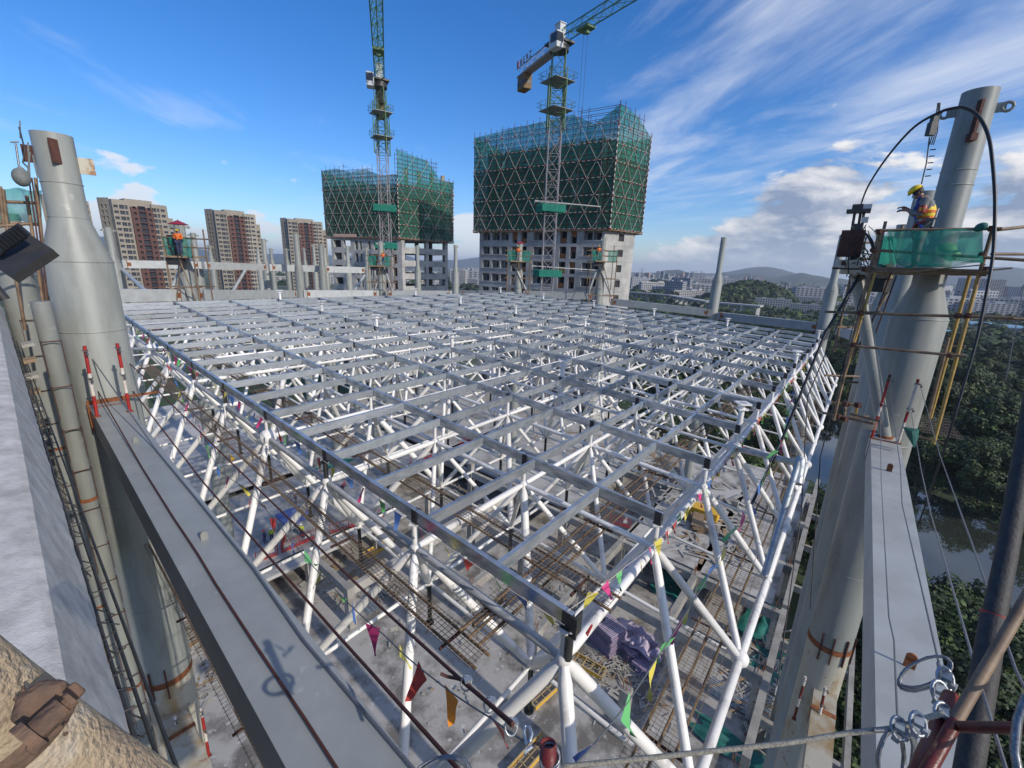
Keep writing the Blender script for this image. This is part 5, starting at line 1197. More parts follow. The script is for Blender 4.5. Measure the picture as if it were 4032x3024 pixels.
# short overhanging ochre pipe and small red bits at the corner
solo('pipe_offcut',MB().tube([W(.0,.42,-.12)-DA*.35,W(.0,.42,-.12)+DA*.35],.032,10),'tan','short ochre pipe end poking out under the corner of the edge purlin','pipe')
solo('red_pipe',MB().tube([W(.16,-.02,.05),W(.40,.02,.02)],.022,10),'red','short red pipe lying across the walkway beside the corner plate','pipe')
solo('corner_bracket',MB().boxm(W(0,-.02,PZ-.16),DA*.015,DB*.09,Vector((0,0,.15))).boxm(W(0,-.02,PZ-.16)+DA*.09+DB*-.06,DA*.07,DB*.01,Vector((0,0,.15))).tube([W(0,-.02,PZ-.30),W(0,-.02,.05)],.055,10),'dark','black bolted bracket plate at the near corner of the roof','bracket')
solo('bracket_pipe',MB().tube([S(2890,1765,14.0),S(3150,1826,11.2)],.075,12),'grimy','thick grey pipe sticking out sideways from a ball node at the right edge','pipe')
solo('bracket_post',MB().tube([S(3150,1800,11.2),S(3008,2270,9.9)],.06,12).tube([S(3153,1805,11.2),S(3140,1905,11.0)],.10,12),'galv2','grey post with a thick sleeve leaning down to an outer ball node','post')
solo('bracket_pipe',MB().tube([S(712,1378,24),S(470,1372,22)],.06,10),'galv2','grey pipe running from a left ball node to the big left mast','pipe')
# ================================================================ BUNTING
FM={}
for k in ('fy','fr','fb','fg','fp','fo'):
    for v in range(3):
        mb=MB(); n=5; V=[]
        for i in range(n+1):
            t_=i/n; hw=.5*(1-t_)+.01; cu=.16*math.sin(3.2*t_+v*2)*t_; V+=[(-hw+.12*t_*(v-1),cu,-t_*1.55),(hw+.12*t_*(v-1),cu*-.6+.05*t_,-t_*1.55)]
        mb.add(V,[(2*i,2*i+1,2*i+3,2*i+2) for i in range(n)],True); FM[(k,v)]=mb.mesh('flag_'+k,k)
def bunting(P,label,size=.16,gap=.6,seed=1,order='gbygprybgp',cord='wire',sag=.02):
    rnd=random.Random(seed); L_=sagline(P,sag,8); t=thing('bunting',label,'bunting',(L_[0]+L_[-1])/2,'strings of coloured flags'); part('cord',MB().tube(L_,.0055,5,False),cord,t)
    acc=0;nxt=gap*.5;k=0
    for a,b in zip(L_[:-1],L_[1:]):
        l=(b-a).length
        while acc+l>nxt:
            p=lerp(a,b,(nxt-acc)/l); d=(b-a); az=math.atan2(d.y,d.x)+rnd.uniform(-.5,.5); c={'g':'fg','b':'fb','y':'fy','p':'fp','r':'fr','o':'fo'}[order[k%len(order)]]; s=size*rnd.uniform(.85,1.15)
            o=place('flag',FM[(c,rnd.randrange(3))],p,t,(s,s,s)); o.rotation_euler=(rnd.uniform(-.5,.5),rnd.uniform(-.35,.35),az); k+=1; nxt+=gap*rnd.uniform(.8,1.25)
        acc+=l
bunting([S(2255,3020,3.2),S(2434,2815,3.9),S(2570,2616,4.7),S(2733,2359,6.2),S(2833,2195,7.4),S(2888,2098,8.2),S(2985,1913,9.8),S(3078,1733,12),S(3136,1520,17)],'string of coloured flags hanging from the bottom centre up along the outer right tubes',.19,.62,3,'bgygpygbygpb')
bunting([W(0,0,PZ)+Vector((0,0,.02)),W(.55,-.02,.45),W(1.0,-.03,.25),W(2.0,-.03,.15),W(3,-.03,.15),W(4,-.03,.15),W(6,-.03,.2),W(9,-.03,.2)],'string of flags running along the white chord of the near right roof edge',.19,.38,5,'yypgbypyrrg',cord='whp')
bunting([W(-.05,-.02,PZ-.04)]+[W(-.05,k+.5,PZ-.06) for k in range(8)],'string of flags tied under the left edge purlin',.19,.50,7,'ybgrypbgpbyr',cord='whp',sag=.01)
bunting([S(2059,2915,3.0),S(1937,2829,3.2),S(1711,2675,3.7),S(1516,2503,4.5),S(1313,2313,5.6),S(1188,2175,6.5),S(1105,2073,7.4),S(1033,1987,8.2),S(975,1925,9),S(861,1850,10),S(760,1620,14),S(640,1400,20)],'string of flags crossing the lower left from the maroon pipe towards the truss',.16,.50,9,'rorypbgygbr')
# ================================================================ LIFELINES
def rope(P,r,m,label,cat='rope',grp=None,sag=.004,n=6,nm='lifeline'):
    return solo(nm,MB().tube(sagline(P,sag,8),r,n),m,label,cat,grp)
def onbeam(px,py,z,e=.03): return U(px,py,z+e)
rope([S(500,1420,13.0),S(1000,1909,7.2),S(1500,2392,4.2),S(1833,2693,3.1),S(2020,2850,2.75)],.0125,'rope','upper brown lifeline running from the red posts to the shackle at bottom centre',sag=.0)
rope([S(524,1541,12.8),S(801,1900,8.6),S(1329,2500,4.4),S(1806,3030,3.0)],.0125,'rope','lower brown lifeline running from the red posts past the bottom edge',sag=.0)
rope([S(386,1541,12.6)]+[onbeam(x,y,zl) for x,y in ((560,1842),(681,2035),(778,2180),(850,2300),(1000,2530),(1200,2829),(1336,3040))],.010,'rope','brown rope lying along the top of the left box beam',sag=0)
rope([S(356,1402,12.6)]+[onbeam(x,y,zl) for x,y in ((609,1764),(780,1970),(1000,2240),(1200,2526),(1400,2760),(1640,3040))],.011,'wire','grey steel rope lying along the right side of the left box beam top',sag=0)
rope([S(3499,1511,14.0),S(3545,1835,10.6),S(3552,1985,8.8),S(3595,2170,6.8),S(3695,2603,4.4)],.007,'wire','steel rope ending in a coil on the right edge of the right box beam',sag=0)
rope([S(3465,1590,14.0),S(3470,1900,10.6),S(3500,2430,5.4),S(3520,2520,4.9),S(3535,2856,3.5)],.006,'wire','steel rope along the left half of the right box beam top',sag=0)
rope([S(3623,1517,14.0),S(3700,1790,9),S(3828,2144,4.8),S(4000,2640,2.6),S(4060,2760,2.4)],.006,'wire','rightmost steel lifeline crossing the dark trees',sag=0)
rope([S(3587,1620,13.8),S(3627,1850,9),S(3665,2024,6.6),S(3840,2627,3.0),S(3970,3060,2.2)],.006,'wire','bright steel lifeline just right of the right box beam',sag=0)
rope([S(2222,3018,2.2),S(2700,2968,2.2),S(3100,2925,2.25),S(3345,2886,2.3),S(3535,2866,2.3),S(3640,2830,2.32),S(3712,2808,2.35)],.0095,'tanrope','tan rope running along the bottom edge to the maroon pipe',sag=.002)
rope([S(3440,2876,2.28),S(3535,2872,2.31)],.007,'wire','short steel rope tail beside the clips near the maroon pipe')
for k,(P,r) in enumerate((([S(3398,1063,13.2),S(3250,1310,12.6),S(3080,1730,12),S(2960,1985,11.7)],.035),([S(3380,1075,13.3),S(3310,1250,12.8),S(3180,1560,12.6),S(3155,2020,12.5),S(3060,2700,12)],.012),([S(3420,1090,13.4),S(3380,1200,13),S(3230,1800,12.8),S(3190,2400,12.5)],.012))):
    rope(P,r,'black',['thick black cable slanting across the right edge of the roof','thin black cable hanging beside the outer ball nodes','thin black cable hanging before the river'][k],'cable',nm='cable')
rope([S(4032,1120,40),S(3960,1500,30)],.02,'dark','thin stay wire crossing the sky at the right edge','cable',nm='cable')
arch=[H(3385,820,13.4),H(3420,730,13.3),H(3500,610,13.2),H(3600,500,13.1),H(3700,442,13.0),H(3760,425,13.0),H(3800,425,12.9),H(3850,455,12.8),H(3890,530,12.6),H(3908,640,12.4),H(3918,800,12.2),H(3910,1000,12),H(3885,1150,11.8),H(3850,1320,11.6),H(3800,1500,11.4),H(3740,1700,11.2),H(3640,2000,11.4),H(3560,2200,12)]
def smooth(P,n=6):
    out=[]
    for i in range(len(P)-1):
        p0=P[max(i-1,0)];p1=P[i];p2=P[i+1];p3=P[min(i+2,len(P)-1)]
        for k in range(n):
            t=k/n; out.append(.5*((2*p1)+(p2-p0)*t+(2*p0-5*p1+4*p2-p3)*t*t+(3*p1-p0-3*p2+p3)*t**3))
    out.append(P[-1]); return out
solo('hydraulic_hose',MB().tube(smooth(arch),[.014+.016*math.sin(PI*min(1,i/96))**.8 for i in range(len(smooth(arch)))],8),'black','long black hose arching over the right mast in front of the sky','hose')
# red and white banded posts on the beam ends
def bpost(p,q,label,r=.03,bands=(0,.34,.62,1),cols=('red','whp','red')):
    t=thing('banded_post',label,'post',p,'red and white posts on the beam ends'); p=Vector(p);q=Vector(q)
    for a,b,c in zip(bands[:-1],bands[1:],cols): part('band',MB().tube([lerp(p,q,a),lerp(p,q,b)],r,10),c,t)
    for f in (.55,.93):
        c=lerp(p,q,f); mb=MB(); R_=[c+Vector((math.cos(a)*.04,math.sin(a)*.04,.02*math.sin(a*2))) for a in [k*PI/5 for k in range(11)]]; mb.tube(R_,.009,5,False).box(c+Vector((.04,-.03,0)),.05,.03,.03).box(c+Vector((.07,-.05,-.05)),.03,.03,.05); part('rope_clip',mb,'wire',t)
    part('foot_plate',MB().box(p,.11,.11,.015,ga),'rust',t); return t
def zpost(px,py,z,pyt,pxt,label,**k):
    p=U(px,py,z); d=math.hypot(p.x,p.y); bpost(p,H(pxt,pyt,d),label,**k)
zpost(383,1640,zl,1362,332,'left banded post on the near end of the left box beam',r=.028,bands=(0,.3,.62,1)); zpost(512,1620,zl,1352,461,'right banded post at the near end of the left box beam',r=.028,bands=(0,.28,.65,1))
zpost(3432,1722,zr,1475,3505,'left banded post on the end of the right box beam',r=.028,bands=(0,.35,.5,.9,1),cols=('red','whp','red','drust')); zpost(3536,1743,zr,1493,3616,'right banded post on the end of the right box beam',r=.028,bands=(0,.2,.33,.5,.7,.93,1),cols=('whp','whp','red','whp','whp','red'))
zz=pL.z-11.6
for k,(a,b,c,d_,l) in enumerate(((737,3010,687,2820,'left banded post on the lower beam of the left mast'),(823,2975,790,2785,'right banded post on the lower beam of the left mast'))): 
    p=H(a,b,11.6); bpost(p,H(c,d_,11.9),l,r=.035,bands=(0,.3,.5,.8,1),cols=('red','whp','red','whp'))
for k,(a,b,c,d_,l) in enumerate(((3126,2830,3172,2665,'left banded post on the lower beam of the right mast'),(3218,2860,3250,2705,'right banded post on the lower beam of the right mast'))): 
    p=H(a,b,13.0); bpost(p,H(c,d_,13.2),l,r=.035,bands=(0,.3,.5,.8,1),cols=('maroon','whp','maroon','whp'))
# ================================================================ RIGHT MAST: STRUT, JACK, PLATFORM
st=thing('steel_strut','pale round strut leaning from the jack down to the right beam end','strut',U(3484,1722,zr)); s0=U(3484,1722,zr); s1=H(3372,1085,13.6); part('tube',MB().tube([s0,s1],.135,20),'mast',st); part('base_ring',MB().tube([s0-Vector((0,0,.02)),s0+Vector((0,0,.06))],.16,20),'rust',st)
jk=thing('hydraulic_jack','black hydraulic strand jack with hoses on top of the strut','jack',H(3375,1080,13.3))
jc=H(3352,1000,13.3); ux=Vector((math.cos(ga-PI/2),math.sin(ga-PI/2),0)); uy=Vector((-ux.y,ux.x,0)); U_=Vector((0,0,1))
def Jp(px,py,d=13.3): return H(px,py,d)
part('base_plate',MB().boxm(Jp(3378,1072),ux*.34,uy*.3,U_*.05).boxm(Jp(3340,1040),ux*.24,uy*.25,U_*.09).boxm(Jp(3378,1052),ux*.36,uy*.28,U_*.03),'mastlow',jk); part('lower_frame',MB().boxm(Jp(3352,1058),ux*.36,uy*.26,U_*.02).boxm(Jp(3318,1052),ux*.03,uy*.26,U_*.14),'drust',jk)
part('cylinder_block',MB().boxm(Jp(3352,960),ux*.22,uy*.2,U_*.29),'drust',jk)
part('piston',MB().tube([Jp(3346,1050),Jp(3350,1000)],.06,10).tube([Jp(3368,1050),Jp(3370,1000)],.045,10),'galv2',jk)
for a,b in ((3352,3362),(3376,3385),(3390,3398)): part('guide_rod',MB().tube([Jp(a,920),Jp(b+4,835)],.028,8),'dark',jk)
part('top_frame',MB().boxm(Jp(3381,832),ux*.22,uy*.16,U_*.035).boxm(Jp(3378,815),ux*.1,uy*.1,U_*.05).boxm(Jp(3373,898),ux*.09,uy*.09,U_*.09),'dark',jk)
part('anchor_head',MB().tube([Jp(3383,830),Jp(3385,812)],.07,12),'galv2',jk); part('sensor_box',MB().boxm(Jp(3411,818),ux*.10,uy*.07,U_*.07),'cab',jk); part('pulley_block',MB().boxm(Jp(3406,866),ux*.06,uy*.05,U_*.06).boxm(Jp(3385,985),ux*.07,uy*.05,U_*.08),'cab',jk)
rnd=random.Random(17)
for k in range(26):
    a=Jp(rnd.uniform(3350,3420),rnd.uniform(880,1040),13.2+rnd.uniform(-.2,.2)); b=Jp(rnd.uniform(3330,3440),rnd.uniform(1000,1120),13.2+rnd.uniform(-.3,.2)); m_=lerp(a,b,.5)+Vector((rnd.uniform(-.15,.35),0,rnd.uniform(-.25,.15))); part('control_hose',MB().tube(smooth([a,m_,b],5),rnd.choice([.008,.012,.016]),5,False),'black',jk)
for k in range(6):
    a=Jp(3375+4*k,905,13.2); part('control_hose',MB().tube(smooth([a,Jp(3410+5*k,925+4*k,13.1),Jp(3432+2*k,970+6*k,13.0),Jp(3440,1020,13.0)],5),.011,5,False),'black',jk)
# platform round the mast
pf=thing('scaffold_platform','scaffold platform of rusty tubes with green net where the worker stands','scaffold',H(3660,1075,13.2)); 
def pt_(nm,x1,y1,d1,x2,y2,d2,r=.030,m='bam'): inst(nm,UT[m],H(x1,y1,d1),H(x2,y2,d2),r,pf)
DF=12.6
for a in ((3445,908,DF,3945,900,DF),(3425,984,DF,4060,1026,DF),(3930,905,DF,4100,885,13.5),(3905,1000,13.2,4100,1001,14.5),(3380,1055,DF,3900,1068,DF),(3420,1062,13.0,3885,1082,13.2),(3290,1230,DF,3990,1252,DF),(3250,1228,13.2,3470,1232,DF),(3840,1246,13,4100,1262,13.2),(3283,1355,12.7,3800,1403,12.5),(3560,1358,15.2,3800,1365,15.0)): pt_('ledger_tube',*a)
for a in ((3465,905,DF,3318,1500,12.6),(3318,1500,12.6,3282,1655,12.6)): pt_('standard_tube',*a,m='bam',r=.033)
pt_('standard_tube',3445,1075,12.6,3312,1520,12.65,.031,'yel')
for a in ((3908,905,12.7,3845,1120,12.7,'bam'),(3858,1070,12.7,3675,1748,12.7,'yel'),(3818,1085,13.6,3662,1648,13.6,'yel'),(3735,1330,13.4,3655,1640,13.5,'bam')): pt_('standard_tube',*a[:6],m=a[6],r=.034)
for a in ((3530,1085,13,3448,1310,13.4),(3510,1070,13,3460,1200,13.2)): pt_('brace_bar',*a,m='drust',r=.014)
for x,y in ((3462,912),(3440,985),(3405,1060),(3388,1232),(3360,1357),(3882,1060),(3812,1243),(3772,1243),(3740,1398),(3865,1000),(3905,900)): part('coupler',MB().box(H(x,y,12.55),.09,.09,.10,.7).box(H(x,y,12.5),.13,.05,.05,.7),'drust',pf)
mb=MB()
for k in range(7): a=H(3400+k*5,1066+2*k,12.7+k*.33); b=H(3895-k*8,1076+k,12.75+k*.33); part('deck_plank',MB().bar(a,b,.26,.045),'wood' if k%3 else 'bam',pf)
part('loose_plank',MB().bar(H(3860,1068,12.5),H(3985,1056,12.6),.05,.03).bar(H(3560,1072,12.4),H(3880,1042,12.5),.04,.025),'wood',pf)
# net hung from the top rail, bulging and gathered
def drape(top,bot,nu,nv,bulge,label,seed=2,m='net',parent=None):
    rnd=random.Random(seed); V=[]; ph=[rnd.uniform(0,6) for _ in range(6)]
    def pl(P,t): t*=len(P)-1; i=min(int(t),len(P)-2); return lerp(P[i],P[i+1],t-i)
    for i in range(nu+1):
        for j in range(nv+1):
            u=i/nu;v=j/nv; p=lerp(pl(top,u),pl(bot,u),v); o=Vector((-p.x,-p.y,0)).normalized(); f=bulge*(math.sin(PI*v)*.7+.35*math.sin(9*u+ph[0]+2*v)*v+.22*math.sin(21*u+ph[1]-5*v)+.12*math.sin(47*u+8*v+ph[2])); V.append(p+o*f+Vector((0,0,-.02*math.sin(13*u+ph[3]))))
    mb=MB().add(V,[(i*(nv+1)+j,(i+1)*(nv+1)+j,(i+1)*(nv+1)+j+1,i*(nv+1)+j+1) for i in range(nu) for j in range(nv)],True)
    return part('safety_net',mb,m,parent,label=None)
drape([H(3497,906,12.5),H(3600,912,12.4),H(3700,904,12.4),H(3872,904,12.5)],[H(3530,1030,12.5),H(3550,1049,12.4),H(3720,1044,12.3),H(3872,1032,12.5)],46,14,.08,'',2,parent=pf)
drape([H(3505,906,12.5),H(3480,930,14.2)],[H(3535,1040,12.5),H(3458,1042,14.2)],14,8,.06,'',5,parent=pf)
drape([H(3480,948,14.6),H(3600,935,15.6),H(3868,905,15)],[H(3458,1030,14.6),H(3600,1030,15.6),H(3868,1028,15)],30,8,.06,'',6,parent=pf)
drape([H(3515,1032,12.45),H(3600,1046,12.4),H(3730,1038,12.4),H(3872,1024,12.4)],[H(3548,1050,12.4),H(3600,1055,12.35),H(3730,1050,12.35),H(3872,1036,12.4)],40,4,.06,'',9,parent=pf)
solo('green_sack',MB().ball(H(3725,985,13.2)+Vector((0,0,.0)),.19,12,8,(1,.8,.8)).ball(H(3748,1005,13.1),.15,10,6,(1,.8,.8)),'fg','bright green sack on the platform seen through the net behind the worker','sack')
solo('net_bundle',MB().tube(smooth([H(3840,905,12.5),H(3865,893,12.4),H(3890,886,12.4)],4),[.03+.05*math.sin(PI*min(1,k/8)) for k in range(9)],8),'tarp','rolled dark green net bundle tied on the top rail beside the hose','net bundle')
# chain hoist and rungs by the mast head
ch=thing('chain_hoist','small chain hoist hanging from the lug of the right mast','hoist',H(3680,520,13.8)); part('block',MB().boxm(H(3668,508,13.8),Vector((.07,0,0)),Vector((0,.06,0)),U_*.13).boxm(H(3678,470,13.8),Vector((.05,0,0)),Vector((0,.05,0)),U_*.05),'dark',ch)
for dx in (0,8,15): part('chain',MB().tube([H(3693+dx*.6,405,13.9),H(3676+dx,520,13.8),H(3660+dx,570,13.8)],.012,4,False),'dark',ch)
part('chain',MB().tube([H(3660,540,13.8),H(3648,640,13.8),H(3628,725,13.8)],.012,4,False),'dark',ch)
mb=MB()
for k in range(5): a=H(3662-k*5,590+k*26,13.95); mb.tube([a,H(3685-k*5,588+k*26,13.95)],.012,4)
part('rungs',mb,'dark',ch)
# mesh landing at the foot of the platform, right
t=thing('mesh_landing','rusty grid landing sticking out to the right of the right mast','grating',U(3700,1690,-3.6)); c0_=[U(3590,1640,-3.6),U(3735,1650,-3.6),U(3795,1732,-3.6),U(3630,1700,-3.6)]; mb=MB()
for k in range(15): mb.tube([lerp(c0_[0],c0_[1],k/14),lerp(c0_[3],c0_[2],k/14)],.009,4,False)
for k in range(7): mb.tube([lerp(c0_[0],c0_[3],k/6),lerp(c0_[1],c0_[2],k/6)],.009,4,False)
part('grid',mb,'mesh',t,kind='stuff'); part('edge_pipe',MB().tube([U(3585,1712,-3.6),U(3715,1745,-3.6)],.026,8),'bam',t)
t=thing('clamp_scaffold','yellow clamp scaffold ring round the foot of the right mast','scaffold',U(3330,1640,-3.4))
for a in ((3275,1585,13.2,3385,1597,13.0,'yel'),(3240,1625,13.2,3440,1668,12.8,'bam'),(3330,1580,13.6,3325,1660,13.0,'bam'),(3285,1648,13,3420,1640,13.4,'tan'),(3350,1630,13.2,3470,1660,12.9,'bam'),(3370,1625,13.4,3375,1595,13.2,'yel')): inst('tube',UT[a[6]],H(*a[:3]),H(*a[3:6]),.03,t)
for x,y in ((3330,1590),(3378,1595),(3325,1650),(3300,1640)): part('coupler',MB().box(H(x,y,12.9),.11,.11,.11,.3),'drust',t)
for k in range(8): part('rope_wrap',MB().tube([H(3355,1668-k*4,13.2),H(3420,1690-k*5,13.0),H(3455,1690-k*5,13.2)],.006,4,False),'tanrope',t)
solo('net_scrap',MB().add([H(3555,1680,12.9),H(3620,1690,12.9),H(3615,1730,12.9),H(3600,1765,12.9),H(3570,1715,12.9),H(3590,1700,12.7)],[(0,5,4),(0,1,5),(1,2,5),(5,2,3),(5,3,4)]),'tarp','torn green net scrap tied at the foot of the right banded post','net scrap')
# ================================================================ SMALL NET PLATFORMS ROUND FAR MASTS
def farplat(px,py,d,label,wd=3.4,umb=False,h=7):
    p=H(px,py,d); t=thing('mast_scaffold',label,'scaffold',p,'scaffold platforms round far masts'); z=p.z; c=Vector((p.x,p.y,0)); e=wd/2
    part('deck',MB().box((p.x,p.y,z),wd,wd*.8,.12,.3),'wood',t)
    for s in (-1,1):
        for q in (-1,1):
            v=Vector((p.x+s*e,p.y+q*e*.7,0)); inst('pole',UT['bam'],v+U_*(z-h),v+U_*(z+1.4+.5*(s*q)),.05,t)
        inst('strut_pole',UT['bam'],Vector((p.x+s*e,p.y-e*.7,z-h)),Vector((p.x-s*e*.1,p.y-e*.7,z)),.04,t)
    for zz_ in (z+.65,z+1.25,z-2,z-4): 
        for q in (-1,1): inst('rail',UT['bam'],Vector((p.x-e*1.2,p.y+q*e*.7,zz_)),Vector((p.x+e*1.3,p.y+q*e*.7,zz_)),.045,t)
    for s in (-1,1):
        a=Vector((p.x+s*e*1.02,p.y-e*.72,z)); b=Vector((p.x+s*e*.28,p.y-e*.72,z)); mb=MB(); V=[]
        for i in range(7):
            for j in range(5): q=lerp(a,b,i/6); V.append(q+U_*(1.25*j/4+.03*math.sin(i*2.1))+Vector((0,.08*math.sin(i*1.7+j),0)))
        mb.add(V,[(i*5+j,(i+1)*5+j,(i+1)*5+j+1,i*5+j+1) for i in range(6) for j in range(4)],True); part('net',mb,'net',t)
    mb=MB().boxm(Vector((p.x-e*.45,p.y-e*.5,z+.6)),Vector((.25,0,0)),Vector((0,.2,0)),U_*.8).box((p.x-e*.45,p.y-e*.5,z-.3),.9,.5,.5); part('jack',mb,'dark',t)
    return p,t
P1,_=farplat(735,1012,39,'scaffold platform with green nets and the red umbrella between apartment towers',1.9,h=4)
P2,_=farplat(1503,1048,60.2,'scaffold platform with green nets before the left tower crane',2.8,h=5)
P3,_=farplat(2043,1030,56,'scaffold platform with green nets under the maroon umbrella',2.8,h=5)
P4,_=farplat(2372,1030,56,'scaffold platform with green nets at the right tower corner',3.0,h=5)
P5,_=farplat(3470,1090,22,'small green net platform behind the jack hoses',1.5,h=3)
# left platform with green net, partly cut by the left edge
t=thing('mast_scaffold','green net platform at the far left behind the big left mast','scaffold',H(70,880,14)); 
drape([H(-60,738,13.5),H(60,742,13.5),H(165,752,13.7)],[H(-60,868,13.5),H(60,872,13.5),H(165,880,13.7)],24,8,.10,'',3,parent=t)
for a in ((-40,742,10,740,13),(-60,790,150,800,13.4),(-60,872,160,885,13.4),(-60,895,120,880,13)): inst('rail',UT['bam'],H(a[0],a[1],a[4]),H(a[2],a[3],a[4]),.03,t)
for a in ((0,740,14,890),(12,745,40,1000),(105,770,180,1260),(140,700,200,1300),(60,1080,100,1300)): inst('pole',UT['bam'],H(a[0],a[1],13),H(a[2],a[3],13),.028,t)
mb=MB()
for a in (150,138):
    mb.tube([H(a-25,700,12.4),H(a,870,12.4),H(a+30,1100,12.4),H(a+50,1300,12.4)],.012,5,False)
part('rebar_rail',mb,'drust',t)
for k in range(9): part('plank_step',MB().bar(H(85+k*7,1360+k*62,10.5),H(135+k*8,1350+k*62,10.5),.3,.05),'wood' if k%2 else 'concl',t)
# hoist and sack at the left mast head
t=thing('lifting_sack','grey sack hanging on a rope at the head of the big left mast','sack',H(82,720,12.2)); part('sack',MB().ball(H(84,698,12.2),.125,12,8,(1,1,1.25)).ball(H(83,674,12.2),.06,8,5,(1,1,1.3)),'trous',t); part('rope',MB().tube([H(62,565,12.3),H(74,650,12.2),H(82,665,12.2)],.016,5,False).tube([H(40,560,12.3),H(75,558,12.3)],.014,5).tube([H(78,475,12.3),H(80,545,12.3)],.01,5),'wire',t)
for k,(x1,y1,x2,y2) in enumerate(((110,560,118,720),(118,600,105,720),(128,610,150,700))): rope([H(x1,y1,12.2),H(x2,y2,12.2)],.014,'trous',['grey rope left of the left mast head','pale rope crossing below the left mast head','rope tied to the left mast scaffold'][k])
rope([H(75,500,12.2),H(98,590,12.2),H(90,640,12.2),H(110,660,12.2)],.012,'dark','dark hook chain at the left mast head','chain',nm='chain')
# floodlight at the left edge
t=thing('floodlight','black rectangular site floodlight at the left edge in front of the mast','floodlight',S(90,1050,3.2))
def quadbox(cs,d0,th,m,nm,par):
    P=[S(x,y,d) for (x,y),d in zip(cs,d0)]; n=(P[1]-P[0]).cross(P[3]-P[0]).normalized(); 
    if n.dot(P[0])<0: n=-n
    V=P+[p+n*th for p in P]; part(nm,MB().add(V,[(0,1,2,3),(7,6,5,4),(0,4,5,1),(1,5,6,2),(2,6,7,3),(3,7,4,0)]),m,par); return P
P=quadbox([(-70,1012),(115,921),(208,981),(42,1090)],(3.2,3.2,3.1,3.0),.04,'dark','lamp_panel',t); quadbox([(-60,960),(72,877),(118,916),(-10,1000)],(3.2,3.3,3.3,3.15),.06,'black','heat_sink',t)
mb=MB()
for k in range(8): a=S(-40+k*14,955-k*9,3.12); mb.bar(a,a+Vector((.045,.0,-.045)),.006,.03)
part('cooling_fins',mb,'black',t); part('bracket',MB().tube([S(180,1010,3.2),S(192,1025,3.2),S(186,1000,3.25)],.006,5).tube([S(-40,1110,3.0),S(20,1180,3.0)],.02,6),'dark',t)
# mortar parapet on the left
nBv=Vector((DB.y,-DB.x,0)); 
def parap():
    m=bpy.data.materials.new('pitted mortar'); m.use_nodes=True; N=m.node_tree.nodes; L=m.node_tree.links; b=N['Principled BSDF']; b.inputs['Roughness'].default_value=.92
    g=N.new('ShaderNodeNewGeometry'); n=N.new('ShaderNodeTexNoise'); n.inputs['Scale'].default_value=7; n.inputs['Detail'].default_value=12; n.inputs['Roughness'].default_value=.7; L.new(g.outputs['Position'],n.inputs[0])
    r=N.new('ShaderNodeValToRGB'); e=r.color_ramp.elements; e[0].position=.36; e[0].color=(.36,.34,.31,1); e[1].position=.62; e[1].color=(.60,.57,.52,1); L.new(n.outputs[0],r.inputs[0]); L.new(r.outputs[0],b.inputs['Base Color'])
    n2=N.new('ShaderNodeTexNoise'); n2.inputs['Scale'].default_value=120; n2.inputs['Detail'].default_value=5; L.new(g.outputs['Position'],n2.inputs[0]); bu=N.new('ShaderNodeBump'); bu.inputs['Strength'].default_value=.7; bu.inputs['Distance'].default_value=.003; L.new(n2.outputs[0],bu.inputs['Height']); L.new(bu.outputs[0],b.inputs['Normal']); Mt['mortar']=m
    rnd=random.Random(8); t=thing('parapet_wall','rough whitish mortar parapet running along the left edge of the photo','parapet',DB*3+Vector((0,0,-2)))
    n=150; V=[]; rows=[]
    def off(zl_,pts): return [U(x,y,zl_) for x,y in pts]
    # section across the wall, measured on the photograph: back edge, inner arris, outer arris
    sec=[(-.62,-.985),(-.45,-.99),(-.28,-.985),(-.16,-.99),(-.075,-1.0),(-.055,-1.01),(-.03,-1.12),(.0,-1.24),(.028,-1.36),(.03,-1.40),(.012,-1.42),(.01,-1.6)]
    for i in range(n+1):
        s=-.4+ (i/n)**1.7*16
        for k,(o,z) in enumerate(sec):
            j=(.0015 if k<5 else .002); jz=rnd.uniform(-j,j)*(.25 if k in(4,5) else .5); jo=rnd.uniform(-j,j)*(1.8 if k in (8,9) else .3)
            V.append(DB*s+nBv*(o*1.0+jo)+Vector((0,0,z+jz)))
    m_=len(sec); part('mortar_top',MB().add(V,[(i*m_+j,(i+1)*m_+j,(i+1)*m_+j+1,i*m_+j+1) for i in range(n) for j in range(m_-1)],False),'mortar',t)
    mb=MB().bar(DB*-.4+nBv*-.02+Vector((0,0,-4)),DB*15.6+nBv*-.02+Vector((0,0,-4.05)),.04,4.8); part('wall_face',mb,'concd',t)
    mb=MB()
    for k in range(170):
        s=.2+k*.085; mb.tube([DB*s+nBv*.0+Vector((0,0,-1.9)),DB*s+nBv*rnd.uniform(.05,.14)+Vector((0,0,-1.9-rnd.uniform(-.05,.25)))],.0045,3,False)
    for k in range(3): mb.tube([DB*.2+nBv*(.05+.05*k)+Vector((0,0,-1.95-.1*k)),DB*15+nBv*(.05+.05*k)+Vector((0,0,-1.95-.1*k))],.008,4,False)
    part('starter_bars',mb,'dark',t,kind='stuff')
parap()
